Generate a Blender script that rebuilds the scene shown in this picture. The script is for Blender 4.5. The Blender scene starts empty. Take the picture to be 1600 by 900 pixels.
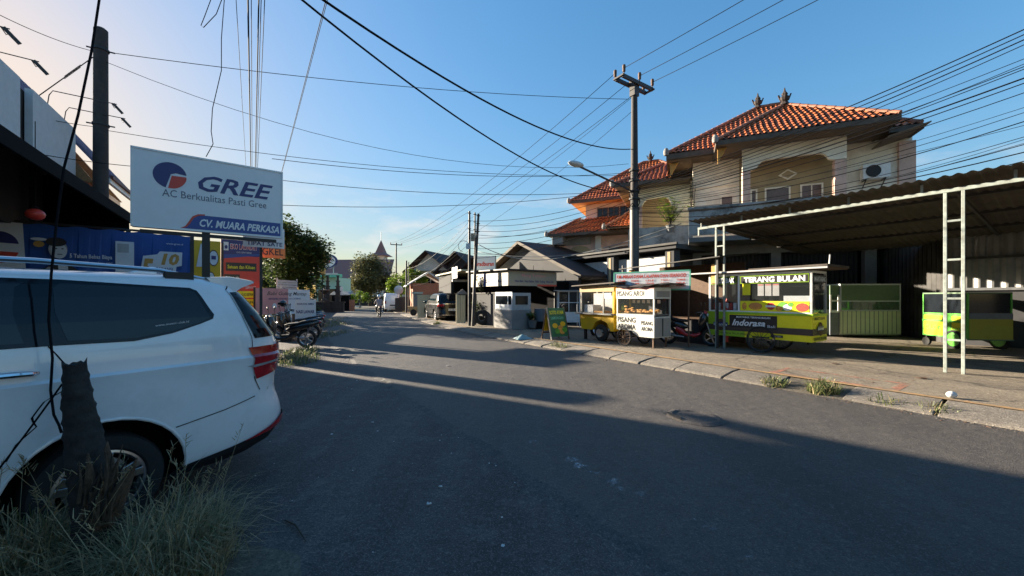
import bpy, bmesh, math, random
from mathutils import Vector, Matrix, noise
random.seed(7)
sc = bpy.context.scene
COL = sc.collection
rad = math.radians
# ------------------------------------------------------------------ camera, sky, sun, exposure
F, H0, CZ = 600.0, 464.0, 1.6
cam_d = bpy.data.cameras.new('camera'); cam = bpy.data.objects.new('camera', cam_d); COL.objects.link(cam)
cam.location = (0, 0, CZ); cam.rotation_euler = (rad(90), 0, 0)
cam_d.sensor_width = 36; cam_d.lens = 36*F/1600; cam_d.shift_y = (H0-450)/1600
cam_d.clip_start = .05; cam_d.clip_end = 3000
sc.camera = cam
SUN_AZ, SUN_EL = -60.5, 15.0
world = bpy.data.worlds.new("World"); sc.world = world; world.use_nodes = True
nt = world.node_tree; nd = nt.nodes; lk = nt.links
bg = nd['Background']; bg.inputs[1].default_value = .097
sky = nd.new('ShaderNodeTexSky'); sky.sky_type = 'NISHITA'; sky.sun_disc = False
sky.sun_elevation = rad(SUN_EL); sky.sun_rotation = rad(SUN_AZ)
sky.air_density = 1.0; sky.dust_density = .55; sky.ozone_density = 1.8
# low bank of soft clouds near the horizon
tc = nd.new('ShaderNodeTexCoord')
sep = nd.new('ShaderNodeSeparateXYZ'); lk.new(tc.outputs['Generated'], sep.inputs[0])
mp = nd.new('ShaderNodeMapping'); mp.inputs['Scale'].default_value = (3.2, 3.2, 11); mp.inputs['Location'].default_value = (1.7, .4, 0)
lk.new(tc.outputs['Generated'], mp.inputs[0])
nz = nd.new('ShaderNodeTexNoise'); nz.inputs['Scale'].default_value = 2.2; nz.inputs['Detail'].default_value = 8; nz.inputs['Roughness'].default_value = .6
lk.new(mp.outputs[0], nz.inputs['Vector'])
r1 = nd.new('ShaderNodeValToRGB'); r1.color_ramp.elements[0].position = .5; r1.color_ramp.elements[1].position = .74
lk.new(nz.outputs['Fac'], r1.inputs[0])
r2 = nd.new('ShaderNodeValToRGB'); cr = r2.color_ramp
cr.elements[0].position = .0; cr.elements[0].color = (.75, .75, .75, 1); cr.elements[1].position = .30; cr.elements[1].color = (0, 0, 0, 1)
e = cr.elements.new(.16); e.color = (.7, .7, .7, 1)
lk.new(sep.outputs['Z'], r2.inputs[0])
mu = nd.new('ShaderNodeMath'); mu.operation = 'MULTIPLY'; lk.new(r1.outputs[0], mu.inputs[0]); lk.new(r2.outputs[0], mu.inputs[1])
mixc = nd.new('ShaderNodeMix'); mixc.data_type = 'RGBA'
hs_ = nd.new('ShaderNodeHueSaturation'); hs_.inputs['Saturation'].default_value = 1.32; lk.new(sky.outputs[0], hs_.inputs['Color'])
lk.new(mu.outputs[0], mixc.inputs['Factor']); tn_ = nd.new('ShaderNodeMix'); tn_.data_type = 'RGBA'; tn_.blend_type = 'MULTIPLY'; tn_.inputs['Factor'].default_value = 1; tn_.inputs['B'].default_value = (1.16, 1.03, .94, 1)
lk.new(hs_.outputs[0], tn_.inputs['A']); lum = nd.new('ShaderNodeRGBToBW'); lk.new(tn_.outputs['Result'], lum.inputs[0])      # soft shoulder on the glow round the sun
m1_ = nd.new('ShaderNodeMath'); m1_.operation = 'MULTIPLY_ADD'; m1_.inputs[1].default_value = 1/2.4; m1_.inputs[2].default_value = 1; lk.new(lum.outputs[0], m1_.inputs[0])
sc_ = nd.new('ShaderNodeVectorMath'); sc_.operation = 'DIVIDE'; lk.new(tn_.outputs['Result'], sc_.inputs[0]); lk.new(m1_.outputs[0], sc_.inputs[1])
lk.new(sc_.outputs[0], mixc.inputs['A']); mixc.inputs['B'].default_value = (2.1, 2.05, 2.0, 1)
lk.new(mixc.outputs['Result'], bg.inputs[0])
sun_d = bpy.data.lights.new('sun', 'SUN'); sun = bpy.data.objects.new('sun', sun_d); COL.objects.link(sun)
sun_d.energy = 4.7; sun_d.angle = rad(.6); sun_d.color = (1, .87, .68)
sdir = Vector((math.sin(rad(SUN_AZ))*math.cos(rad(SUN_EL)), math.cos(rad(SUN_AZ))*math.cos(rad(SUN_EL)), math.sin(rad(SUN_EL))))
sun.rotation_euler = sdir.to_track_quat('Z', 'Y').to_euler(); sun.location = sdir*60
vs = sc.view_settings; vs.view_transform = 'Standard'; vs.look = 'None'; vs.gamma = 1; vs.use_curve_mapping = False; vs.exposure = 2.17

# ------------------------------------------------------------------ frames and pixel helpers
RZ = rad(34)                      # the road runs 34 degrees to the left of the view
def W(x, y, z=0):                 # road frame (x right across the road, y away along it) -> world
    return Vector((x*math.cos(RZ)-y*math.sin(RZ), x*math.sin(RZ)+y*math.cos(RZ), z))
def at(u, v, Y): return Vector(((u-800)/F*Y, Y, CZ+(H0-v)/F*Y))
def gp(u, v, z=0):
    Y = (CZ-z)*F/(v-H0); return Vector(((u-800)/F*Y, Y, z))

# ------------------------------------------------------------------ materials
def mat(name, col, rough=.6, metal=0, var=.12, scale=6, bump=0, bscale=40, coat=0, spec=.5, stain=None, stain_amt=.5, sscale=1.5, alpha=1, trans=0):
    m = bpy.data.materials.new(name); m.use_nodes = True
    n = m.node_tree.nodes; l = m.node_tree.links; b = n['Principled BSDF']
    b.inputs['Roughness'].default_value = rough; b.inputs['Metallic'].default_value = metal
    b.inputs['Coat Weight'].default_value = coat; b.inputs['Coat Roughness'].default_value = .04
    b.inputs['Specular IOR Level'].default_value = spec
    if trans: b.inputs['Transmission Weight'].default_value = trans
    if alpha < 1: b.inputs['Alpha'].default_value = alpha
    t = n.new('ShaderNodeTexCoord')
    z = n.new('ShaderNodeTexNoise'); z.inputs['Scale'].default_value = scale; z.inputs['Detail'].default_value = 6; z.inputs['Roughness'].default_value = .65
    l.new(t.outputs['Object'], z.inputs['Vector'])
    r = n.new('ShaderNodeValToRGB'); r.color_ramp.elements[0].position = .3; r.color_ramp.elements[1].position = .7
    r.color_ramp.elements[0].color = tuple(max(0, c*(1-var)) for c in col)+(1,)
    r.color_ramp.elements[1].color = tuple(min(1, c*(1+var)) for c in col)+(1,)
    l.new(z.outputs['Fac'], r.inputs[0]); out = r.outputs[0]
    if stain:
        z2 = n.new('ShaderNodeTexNoise'); z2.inputs['Scale'].default_value = sscale; z2.inputs['Detail'].default_value = 8; z2.inputs['Roughness'].default_value = .7
        l.new(t.outputs['Object'], z2.inputs['Vector'])
        rr = n.new('ShaderNodeValToRGB'); rr.color_ramp.elements[0].position = .46; rr.color_ramp.elements[1].position = .66
        rr.color_ramp.elements[1].color = (stain_amt,)*3+(1,)
        l.new(z2.outputs['Fac'], rr.inputs[0])
        mx = n.new('ShaderNodeMix'); mx.data_type = 'RGBA'; l.new(rr.outputs[0], mx.inputs['Factor']); l.new(out, mx.inputs['A']); mx.inputs['B'].default_value = tuple(stain)+(1,)
        out = mx.outputs['Result']
    l.new(out, b.inputs['Base Color'])
    if bump:
        z3 = n.new('ShaderNodeTexNoise'); z3.inputs['Scale'].default_value = bscale; z3.inputs['Detail'].default_value = 5
        l.new(t.outputs['Object'], z3.inputs['Vector'])
        bp = n.new('ShaderNodeBump'); bp.inputs['Strength'].default_value = bump; bp.inputs['Distance'].default_value = .02
        l.new(z3.outputs['Fac'], bp.inputs['Height']); l.new(bp.outputs[0], b.inputs['Normal'])
    return m
def glass(name, col=(.6, .65, .65), alpha=.3, rough=.05):
    m = mat(name, col, rough, 0, .05, alpha=alpha, spec=.8); return m
def leafmat(name, c1, c2, scale=1.2):
    m = mat(name, c1, .5, var=0, spec=.35); n = m.node_tree.nodes; l = m.node_tree.links; b = n['Principled BSDF']
    r = [x for x in n if x.type == 'VALTORGB'][0]; z = [x for x in n if x.type == 'TEX_NOISE'][0]; z.inputs['Scale'].default_value = scale; z.inputs['Detail'].default_value = 3
    r.color_ramp.elements[0].color = c1+(1,); r.color_ramp.elements[1].color = c2+(1,)
    g = n.new('ShaderNodeNewGeometry'); mx = n.new('ShaderNodeMix'); mx.data_type = 'RGBA'
    hs = n.new('ShaderNodeHueSaturation'); mr = n.new('ShaderNodeMapRange'); mr.inputs['To Min'].default_value = .6; mr.inputs['To Max'].default_value = 1.5
    l.new(g.outputs['Random Per Island'], mr.inputs[0]); l.new(mr.outputs[0], hs.inputs['Value']); l.new(r.outputs[0], hs.inputs['Color']); l.new(hs.outputs[0], b.inputs['Base Color'])
    ad = n.new('ShaderNodeMixShader'); tr = n.new('ShaderNodeBsdfTranslucent'); l.new(hs.outputs[0], tr.inputs['Color']); ad.inputs[0].default_value = .35
    o = n['Material Output']; l.new(b.outputs[0], ad.inputs[1]); l.new(tr.outputs[0], ad.inputs[2]); l.new(ad.outputs[0], o.inputs[0])
    return m
def asphalt(name, col, patch, dust, dust_amt, crack=0, big=.5, rough=.85, speck=.12, rut=0):
    m = mat(name, col, rough, var=.25, scale=big); n = m.node_tree.nodes; l = m.node_tree.links; b = n['Principled BSDF']
    t = [x for x in n if x.type == 'TEX_COORD'][0]; r = [x for x in n if x.type == 'VALTORGB'][0]
    def mixin(a, fac, colr):
        mx = n.new('ShaderNodeMix'); mx.data_type = 'RGBA'; l.new(fac, mx.inputs['Factor']); l.new(a, mx.inputs['A']); mx.inputs['B'].default_value = tuple(colr)+(1,); return mx.outputs['Result']
    def noise_(s, d, p0, p1, amt, ro=.65, vec=None):
        z = n.new('ShaderNodeTexNoise'); z.inputs['Scale'].default_value = s; z.inputs['Detail'].default_value = d; z.inputs['Roughness'].default_value = ro
        l.new(vec or t.outputs['Object'], z.inputs['Vector']); q = n.new('ShaderNodeValToRGB'); q.color_ramp.elements[0].position = p0; q.color_ramp.elements[1].position = p1; q.color_ramp.elements[1].color = (amt,)*3+(1,)
        l.new(z.outputs['Fac'], q.inputs[0]); return q.outputs[0], z
    o = r.outputs[0]
    f, _ = noise_(.9, 9, .5, .62, .7); o = mixin(o, f, patch)
    f, _ = noise_(2.6, 10, .52, .7, dust_amt, .75); o = mixin(o, f, dust)
    # streaks along the road
    mp = n.new('ShaderNodeMapping'); mp.inputs['Rotation'].default_value = (0, 0, -RZ); mp.inputs['Scale'].default_value = (1.6, .05, 1); l.new(t.outputs['Object'], mp.inputs[0])
    f, _ = noise_(1.3, 5, .42, .68, .45+rut, .6, mp.outputs[0]); o = mixin(o, f, dust)
    mp2 = n.new('ShaderNodeMapping'); mp2.inputs['Rotation'].default_value = (0, 0, -RZ); mp2.inputs['Scale'].default_value = (1.1, .09, 1); mp2.inputs['Location'].default_value = (3, 7, 0); l.new(t.outputs['Object'], mp2.inputs[0])
    f, _ = noise_(1.0, 6, .55, .7, .55, .65, mp2.outputs[0]); o = mixin(o, f, [c*.62 for c in col])
    f, z = noise_(95, 2, .53, .72, speck*3, .5); o = mixin(o, f, [min(1, c*3.5) for c in dust])
    f, z2 = noise_(42, 3, .5, .7, .7, .6); o = mixin(o, f, [c*.35 for c in col])
    f, z5 = noise_(9, 6, .5, .68, .5, .7); o = mixin(o, f, [c*.6 for c in col])
    f, z6 = noise_(28, 3, .56, .7, .5, .6); o = mixin(o, f, [min(1, c*1.6) for c in dust])
    if crack:
        v = n.new('ShaderNodeTexVoronoi'); v.feature = 'DISTANCE_TO_EDGE'; v.inputs['Scale'].default_value = crack
        zz = n.new('ShaderNodeTexNoise'); zz.inputs['Scale'].default_value = 2.5; zz.inputs['Detail'].default_value = 6
        l.new(t.outputs['Object'], zz.inputs['Vector']); va = n.new('ShaderNodeVectorMath'); va.operation = 'MULTIPLY_ADD'; va.inputs[1].default_value = (.5, .5, .5)
        l.new(zz.outputs['Color'], va.inputs[0]); l.new(t.outputs['Object'], va.inputs[2]); l.new(va.outputs[0], v.inputs['Vector'])
        q = n.new('ShaderNodeValToRGB'); q.color_ramp.elements[0].color = (.8, .8, .8, 1); q.color_ramp.elements[1].position = .012; q.color_ramp.elements[1].color = (0, 0, 0, 1)
        l.new(v.outputs['Distance'], q.inputs[0]); o = mixin(o, q.outputs[0], [c*.35 for c in col])
    l.new(o, b.inputs['Base Color'])
    bp = n.new('ShaderNodeBump'); bp.inputs['Strength'].default_value = .55; bp.inputs['Distance'].default_value = .012
    l.new(z.outputs['Fac'], bp.inputs['Height']); b2 = n.new('ShaderNodeBump'); b2.inputs['Strength'].default_value = .3; b2.inputs['Distance'].default_value = .04
    z4 = n.new('ShaderNodeTexNoise'); z4.inputs['Scale'].default_value = 5; z4.inputs['Detail'].default_value = 8; l.new(t.outputs['Object'], z4.inputs['Vector']); l.new(z4.outputs['Fac'], b2.inputs['Height'])
    l.new(bp.outputs[0], b2.inputs['Normal']); l.new(b2.outputs[0], b.inputs['Normal'])
    return m
M = dict(
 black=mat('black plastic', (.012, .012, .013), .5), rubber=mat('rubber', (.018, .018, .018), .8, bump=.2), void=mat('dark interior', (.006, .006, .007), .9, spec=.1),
 white=mat('white paint', (.75, .75, .73), .4), carwhite=mat('white car paint', (.78, .79, .8), .28, var=.015, scale=3, coat=1, stain=(.62, .6, .57), stain_amt=.45, sscale=2.2),
 carblack=mat('black car paint', (.006, .006, .008), .25, var=.1, coat=.35, spec=.3), tint=mat('tinted glass', (.006, .008, .011), .05, var=.1, spec=.3),
 chrome=mat('chrome', (.62, .62, .64), .16, 1, .03), alloy=mat('alloy', (.5, .5, .52), .28, 1, .08), steel=mat('dull steel', (.32, .32, .33), .45, .8, .2, 12),
 redlamp=mat('red lamp', (.38, .008, .012), .1, var=.35, scale=14, coat=1), clearlamp=mat('clear lamp', (.6, .6, .6), .08, .5),
 pole=mat('weathered pole', (.036, .03, .027), .75, var=.3, scale=9, bump=.3, bscale=30, stain=(.018, .016, .015)), poled=mat('dark steel pole', (.045, .042, .042), .55, .3, .3, 9),
 polel=mat('pale pole sleeve', (.085, .083, .08), .5, .3, .2, 9, stain=(.03, .028, .026)), cable=mat('cable', (.01, .01, .012), .85, spec=.1), cablew=mat('pale cable', (.2, .2, .19), .6),
 concrete=mat('concrete', (.27, .26, .245), .85, var=.2, scale=3, bump=.25, bscale=25, stain=(.1, .095, .09), stain_amt=.7), concd=mat('grey concrete', (.17, .17, .168), .85, var=.2, scale=3, bump=.25, stain=(.07, .068, .066)),
 cream=mat('cream plaster', (.88, .81, .67), .8, var=.1, scale=2, bump=.12, bscale=18, stain=(.5, .42, .32), stain_amt=.6, sscale=.9), tan=mat('tan plaster', (.42, .32, .18), .8, var=.1, scale=3, stain=(.2, .15, .09)),
 pink=mat('pink plaster', (.66, .44, .35), .8, var=.1, scale=4, stain=(.3, .22, .18)), ochre=mat('ochre wood', (.5, .27, .07), .65, var=.2, scale=6), mossy=mat('mossy concrete', (.36, .37, .36), .9, var=.2, scale=5, bump=.3, stain=(.05, .05, .045), stain_amt=.9, sscale=2.5),
 soffit=mat('brown soffit', (.15, .105, .068), .8, var=.2, scale=5), brown=mat('brown wood', (.11, .06, .035), .7, var=.3, scale=10), woodp=mat('pale wood', (.4, .27, .13), .7, var=.25, scale=14),
 tile=None, ridge=mat('ridge tile', (.3, .12, .07), .75, var=.35, scale=5, bump=.3, stain=(.09, .07, .06)), finial=mat('dark finial', (.035, .025, .022), .8, bump=.4),
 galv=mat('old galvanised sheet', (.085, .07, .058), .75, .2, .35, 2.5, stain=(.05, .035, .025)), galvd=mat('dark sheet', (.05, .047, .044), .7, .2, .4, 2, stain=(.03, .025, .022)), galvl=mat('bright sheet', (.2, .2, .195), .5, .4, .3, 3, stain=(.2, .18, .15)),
 cpaint=mat('chipped pale green paint', (.3, .34, .31), .55, var=.18, scale=8, stain=(.13, .1, .075), stain_amt=.55, sscale=6),
 lime=mat('lime paint', (.3, .5, .02), .4, var=.06), yellowl=mat('yellow paint', (.8, .72, .015), .4, var=.05), yel=mat('warm yellow paint', (.72, .43, .01), .45, var=.1, stain=(.4, .22, .02), stain_amt=.4), darkb=mat('dark brown paint', (.05, .035, .03), .5),
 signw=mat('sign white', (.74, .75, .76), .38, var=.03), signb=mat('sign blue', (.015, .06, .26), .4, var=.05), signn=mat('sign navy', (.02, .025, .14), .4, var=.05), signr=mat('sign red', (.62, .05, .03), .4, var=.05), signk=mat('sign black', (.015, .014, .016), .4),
 signgrey=mat('sign grey ink', (.13, .14, .18), .4), cloth_b=mat('blue banner cloth', (.012, .075, .3), .55, var=.12, scale=2, bump=.3, bscale=5), cloth_w=mat('white banner cloth', (.68, .69, .7), .6, var=.05, bump=.3, bscale=5), cloth_p=mat('pink banner cloth', (.6, .28, .26), .65, var=.2, scale=1.5), gold=mat('gold print', (.5, .27, .06), .5),
 lcream=mat('sign cream', (.33, .3, .23), .5, var=.05, stain=(.3, .26, .19), stain_amt=.4), food=mat('food print', (.6, .27, .05), .5, var=.6, scale=18), foodr=mat('food red print', (.55, .05, .03), .5, var=.5, scale=22), foodg=mat('food green print', (.1, .3, .03), .5, var=.6, scale=22), bread=mat('fried snack', (.6, .3, .07), .6, var=.35, scale=30),
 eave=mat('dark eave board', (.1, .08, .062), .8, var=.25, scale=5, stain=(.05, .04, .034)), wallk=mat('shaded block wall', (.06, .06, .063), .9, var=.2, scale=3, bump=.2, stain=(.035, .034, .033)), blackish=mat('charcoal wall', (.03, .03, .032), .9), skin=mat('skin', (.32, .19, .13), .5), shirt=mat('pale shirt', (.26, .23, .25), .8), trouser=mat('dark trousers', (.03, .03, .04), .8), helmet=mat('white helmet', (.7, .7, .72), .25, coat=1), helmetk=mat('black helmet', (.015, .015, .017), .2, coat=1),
 bikek=mat('black bike paint', (.014, .014, .016), .25, coat=.8), bikew=mat('white bike paint', (.7, .7, .7), .3, coat=.8), seat=mat('bike seat', (.014, .014, .014), .6, bump=.15), biker=mat('red bike paint', (.45, .02, .02), .3, coat=.6),
 glass=glass('shop glass', (.06, .07, .07), .14), glassg=glass('green glass', (.1, .16, .11), .75), glassd=mat('dark pane', (.012, .015, .019), .08, spec=.4), curtain=mat('curtain behind glass', (.13, .085, .07), .3, var=.3, scale=12),
 bark=mat('bark', (.07, .05, .036), .9, var=.4, scale=12, bump=.6, bscale=18), stump=mat('dead palm trunk', (.032, .027, .024), .95, var=.5, scale=14, bump=1.0, bscale=14), splinter=mat('splintered wood', (.1, .062, .038), .95, var=.5, scale=24, bump=.5),
 redroof=mat('red metal roof', (.13, .055, .048), .6, var=.15), brnroof=mat('brown tile roof', (.04, .023, .018), .75, var=.25, scale=6), hallroof=mat('hazed brown roof', (.26, .125, .11), .7, var=.15), purple=mat('violet metal roof', (.17, .15, .24), .4, .2, .12), mint=mat('mint plaster', (.36, .56, .47), .75, var=.06), minty=mat('mint trim', (.14, .5, .34), .7), boardg=mat('green board', (.02, .13, .06), .5, var=.2), offw=mat('off white plaster', (.6, .58, .53), .8, var=.08, stain=(.4, .38, .34), stain_amt=.5),
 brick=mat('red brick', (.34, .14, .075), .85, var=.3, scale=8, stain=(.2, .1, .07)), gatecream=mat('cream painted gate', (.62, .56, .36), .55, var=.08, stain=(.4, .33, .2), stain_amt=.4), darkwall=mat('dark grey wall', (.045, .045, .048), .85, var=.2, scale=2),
 palecorr=mat('pale cladding', (.5, .53, .55), .6, var=.08), tarp=mat('pale blue plastic sheet', (.26, .36, .36), .35, var=.2, bump=.4, bscale=8), tinwhite=mat('white tin', (.68, .68, .62), .45, var=.08, stain=(.42, .36, .26), stain_amt=.5, sscale=3), tinside=mat('grey tin', (.3, .3, .29), .5, var=.15, stain=(.2, .16, .12), stain_amt=.5),
 orange=mat('worn orange paint', (.34, .2, .085), .9, var=.3, scale=12, stain=(.17, .14, .105), stain_amt=.85, sscale=5), wornw=None, orangeb=mat('orange board', (.55, .22, .06), .6, var=.15), gcart=mat('bright green paint', (.1, .42, .05), .4), mustard=mat('mustard panel', (.36, .33, .03), .55, var=.08), palegreen=mat('pale green slats', (.52, .56, .36), .5, var=.06), greyblue=mat('blue grey paint', (.13, .15, .175), .5), greeninner=mat('green inner wall', (.1, .16, .09), .6),
 drygrass=None, litter=mat('pale litter', (.6, .6, .58), .6), terr=mat('dark carved stone', (.06, .045, .038), .85, var=.3, bump=.4), gray=mat('light grey paint', (.4, .4, .4), .6),
)
# ------------------------------------------------------------------ mesh builder
class MB:
    def __init__(s): s.v = []; s.f = []; s.m = []; s.mats = []; s.xf = None
    def mi(s, m):
        if isinstance(m, str): m = M[m]
        if m not in s.mats: s.mats.append(m)
        return s.mats.index(m)
    def add(s, vs, fs, m):
        o = len(s.v); i = s.mi(m)
        for p in vs:
            p = Vector(p); s.v.append(s.xf @ p if s.xf else p)
        for f in fs: s.f.append([a+o for a in f]); s.m.append(i)
    def box(s, x0, x1, y0, y1, z0, z1, m):
        s.add([(x, y, z) for z in (z0, z1) for y in (y0, y1) for x in (x0, x1)], [(0, 2, 3, 1), (4, 5, 7, 6), (0, 1, 5, 4), (2, 6, 7, 3), (0, 4, 6, 2), (1, 3, 7, 5)], m)
    def quad(s, a, b, c, d, m): s.add([a, b, c, d], [(0, 1, 2, 3)], m)
    def slab(s, pts, nrm, m):            # planar outline with thickness vector nrm
        n = len(pts); q = [Vector(p) for p in pts]; k = Vector(nrm)
        s.add(q+[p+k for p in q], [tuple(range(n-1, -1, -1)), tuple(range(n, 2*n))]+[(i, (i+1) % n, n+(i+1) % n, n+i) for i in range(n)], m)
    def bar(s, a, b, w, h, m, up=(0, 0, 1)):
        a = Vector(a); b = Vector(b); d = (b-a).normalized(); u = Vector(up)
        if abs(d.dot(u)) > .95: u = Vector((0, 1, 0))
        x = d.cross(u).normalized()*w/2; y = x.cross(d).normalized()*h/2
        s.add([a-x-y, a+x-y, a+x+y, a-x+y, b-x-y, b+x-y, b+x+y, b-x+y], [(3, 2, 1, 0), (4, 5, 6, 7), (0, 1, 5, 4), (1, 2, 6, 5), (2, 3, 7, 6), (3, 0, 4, 7)], m)
    def tube(s, pts, r, m, n=8, caps=True):
        pts = [Vector(p) for p in pts]; k = len(pts); R = r if isinstance(r, (list, tuple)) else [r]*k
        vs = []; u = None
        for i, p in enumerate(pts):
            d = (pts[min(i+1, k-1)]-pts[max(i-1, 0)]).normalized()
            if u is None: u = d.orthogonal().normalized()
            u = (u-d*u.dot(d)).normalized(); w = d.cross(u)
            vs += [p+(u*math.cos(2*math.pi*j/n)+w*math.sin(2*math.pi*j/n))*R[i] for j in range(n)]
        fs = [(i*n+j, i*n+(j+1) % n, (i+1)*n+(j+1) % n, (i+1)*n+j) for i in range(k-1) for j in range(n)]
        if caps: fs += [tuple(range(n-1, -1, -1)), tuple(range((k-1)*n, k*n))]
        s.add(vs, fs, m)
    def cyl(s, a, b, r, m, n=16): s.tube([a, b], r, m, n)
    def lathe(s, prof, c, axis, m, n=24):     # prof: (radius, along axis)
        ax = Vector(axis).normalized(); u = ax.orthogonal().normalized(); w = ax.cross(u); c = Vector(c); k = len(prof)
        vs = [c+ax*h+(u*math.cos(2*math.pi*j/n)+w*math.sin(2*math.pi*j/n))*r for r, h in prof for j in range(n)]
        s.add(vs, [(i*n+j, i*n+(j+1) % n, (i+1)*n+(j+1) % n, (i+1)*n+j) for i in range(k-1) for j in range(n)], m)
    def sphere(s, c, r, m, n=12, k=8):
        rx, ry, rz = r if isinstance(r, (tuple, list)) else (r,)*3; c = Vector(c); vs = []
        for i in range(k+1):
            a = math.pi*i/k
            vs += [c+Vector((rx*math.sin(a)*math.cos(2*math.pi*j/n), ry*math.sin(a)*math.sin(2*math.pi*j/n), rz*math.cos(a))) for j in range(n)]
        s.add(vs, [(i*n+j, (i+1)*n+j, (i+1)*n+(j+1) % n, i*n+(j+1) % n) for i in range(k) for j in range(n)], m)
    def text(s, body, o, xd, yd, h, m, width=None, bold=.0, shear=0, align='c', wide=1):
        cu = bpy.data.curves.new('t', 'FONT'); cu.body = body; cu.size = 1; cu.shear = shear; cu.offset = bold; cu.resolution_u = 2
        ob = bpy.data.objects.new('t', cu); me = bpy.data.meshes.new_from_object(ob)
        vs = [v.co.copy() for v in me.vertices]; fs = [tuple(p.vertices) for p in me.polygons]
        bpy.data.objects.remove(ob); bpy.data.curves.remove(cu); bpy.data.meshes.remove(me)
        if not vs: return
        x0 = min(v.x for v in vs); x1 = max(v.x for v in vs)
        ky = h/.72; kx = (width/(x1-x0)) if width else ky*wide
        sh = {'c': (x0+x1)/2, 'l': x0, 'r': x1}[align]
        o = Vector(o); xd = Vector(xd); yd = Vector(yd)
        s.add([o+xd*((v.x-sh)*kx)+yd*(v.y*ky) for v in vs], fs, m)
    def corr(s, o, ux, uy, nx, m, pitch=.18, amp=.03, sub=6):   # corrugated sheet: o corner, ux across ribs, uy along ribs
        o = Vector(o); ux = Vector(ux); uy = Vector(uy); up = ux.cross(uy).normalized(); L = ux.length; k = max(2, int(L/pitch*sub)); vs = []
        for j in range(nx+1):
            for i in range(k+1):
                vs.append(o+ux*(i/k)+uy*(j/nx)+up*amp*math.sin(2*math.pi*i/sub))
        s.add(vs, [(j*(k+1)+i, j*(k+1)+i+1, (j+1)*(k+1)+i+1, (j+1)*(k+1)+i) for j in range(nx) for i in range(k)], m)
    def build(s, name, parent=None, loc=(0, 0, 0), rz=0, smooth=False, bevel=0, merge=False, sharp=40):
        me = bpy.data.meshes.new(name); me.from_pydata([tuple(v) for v in s.v], [], s.f)
        for m in s.mats: me.materials.append(m)
        me.polygons.foreach_set('material_index', s.m)
        if merge or smooth:
            b = bmesh.new(); b.from_mesh(me)
            if merge: bmesh.ops.remove_doubles(b, verts=b.verts, dist=.0015)
            b.to_mesh(me); b.free()
        me.update()
        if smooth:
            me.polygons.foreach_set('use_smooth', [True]*len(me.polygons))
            if sharp < 180: me.set_sharp_from_angle(angle=rad(sharp))
        ob = bpy.data.objects.new(name, me); COL.objects.link(ob); ob.location = loc; ob.rotation_euler = (0, 0, rz)
        if parent: ob.parent = parent
        if bevel:
            md = ob.modifiers.new('bevel', 'BEVEL'); md.width = bevel; md.segments = 2; md.limit_method = 'ANGLE'; md.angle_limit = rad(50)
        return ob
def tag(o, label, cat, group=None, kind=None):
    o['label'] = label; o['category'] = cat
    if group: o['group'] = group
    if kind: o['kind'] = kind
    return o
def thing(name, label, cat, loc=(0, 0, 0), rz=0, group=None):
    o = bpy.data.objects.new(name, None); COL.objects.link(o); o.location = loc; o.rotation_euler = (0, 0, rz); o.empty_display_size = .2
    return tag(o, label, cat, group)
def struct(o): o['kind'] = 'structure'; return o
def dup(root, loc, rz, label=None, group=None):
    def cp(o, par):
        c = o.copy(); COL.objects.link(c)
        if par: c.parent = par
        for ch in list(o.children): cp(ch, c)
        return c
    r = cp(root, None); r.location = loc; r.rotation_euler = (0, 0, rz)
    if label: r['label'] = label
    if group: r['group'] = group
    return r
def box(name, parent, x0, x1, y0, y1, z0, z1, m, bevel=.006):
    b = MB(); b.box(x0, x1, y0, y1, z0, z1, m); return b.build(name, parent, bevel=bevel)
def wire(p0, p1, sag, r, label, group, m='cable', name='overhead_cable', n=16, ext=0):
    p0 = Vector(p0); p1 = Vector(p1)
    b = MB(); pts = []
    k = int(n*(1+ext))
    for i in range(k+1):
        t = i/n; p = p0.lerp(p1, t); p.z -= 4*sag*t*(1-t); pts.append(p)
    b.tube(pts, r, m, 5); return tag(b.build(name, smooth=True, sharp=180), label, 'cable', group)
def leaves(b, c, rx, ry, rz, count, size, m, clumps=14, seed=1, flat=.5, drop=.0, hollow=.55, long=1.5):
    rnd = random.Random(seed); cl = []
    for i in range(clumps):
        while True:
            p = Vector((rnd.uniform(-1, 1), rnd.uniform(-1, 1), rnd.uniform(-1, 1)))
            if hollow < p.length < 1: break
        cl.append((Vector((p.x*rx*.8, p.y*ry*.8, p.z*rz*.8)), rnd.uniform(.24, .46)))
    c = Vector(c); R = min(rx, ry, rz)*1.05
    for i in range(count):
        q, k = cl[rnd.randrange(clumps)]
        d = Vector((rnd.gauss(0, 1), rnd.gauss(0, 1), rnd.gauss(0, 1))).normalized()*(rnd.random()**.45)*k*R*1.25
        p = c+q+d; p.z -= drop*rnd.random()*d.length
        a = Vector((rnd.uniform(-1, 1), rnd.uniform(-1, 1), rnd.uniform(-1, 1)*flat)).normalized()
        w = a.cross(Vector((rnd.uniform(-.5, .5), rnd.uniform(-.5, .5), 1))).normalized()
        L = size*rnd.uniform(.6, 1.4); B = L/long
        up = a.cross(w)*L*.12
        b.add([p-a*L*.5, p+w*B*.5+up, p+a*L*.5, p-w*B*.5+up], [(0, 1, 2, 3)], m)
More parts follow.
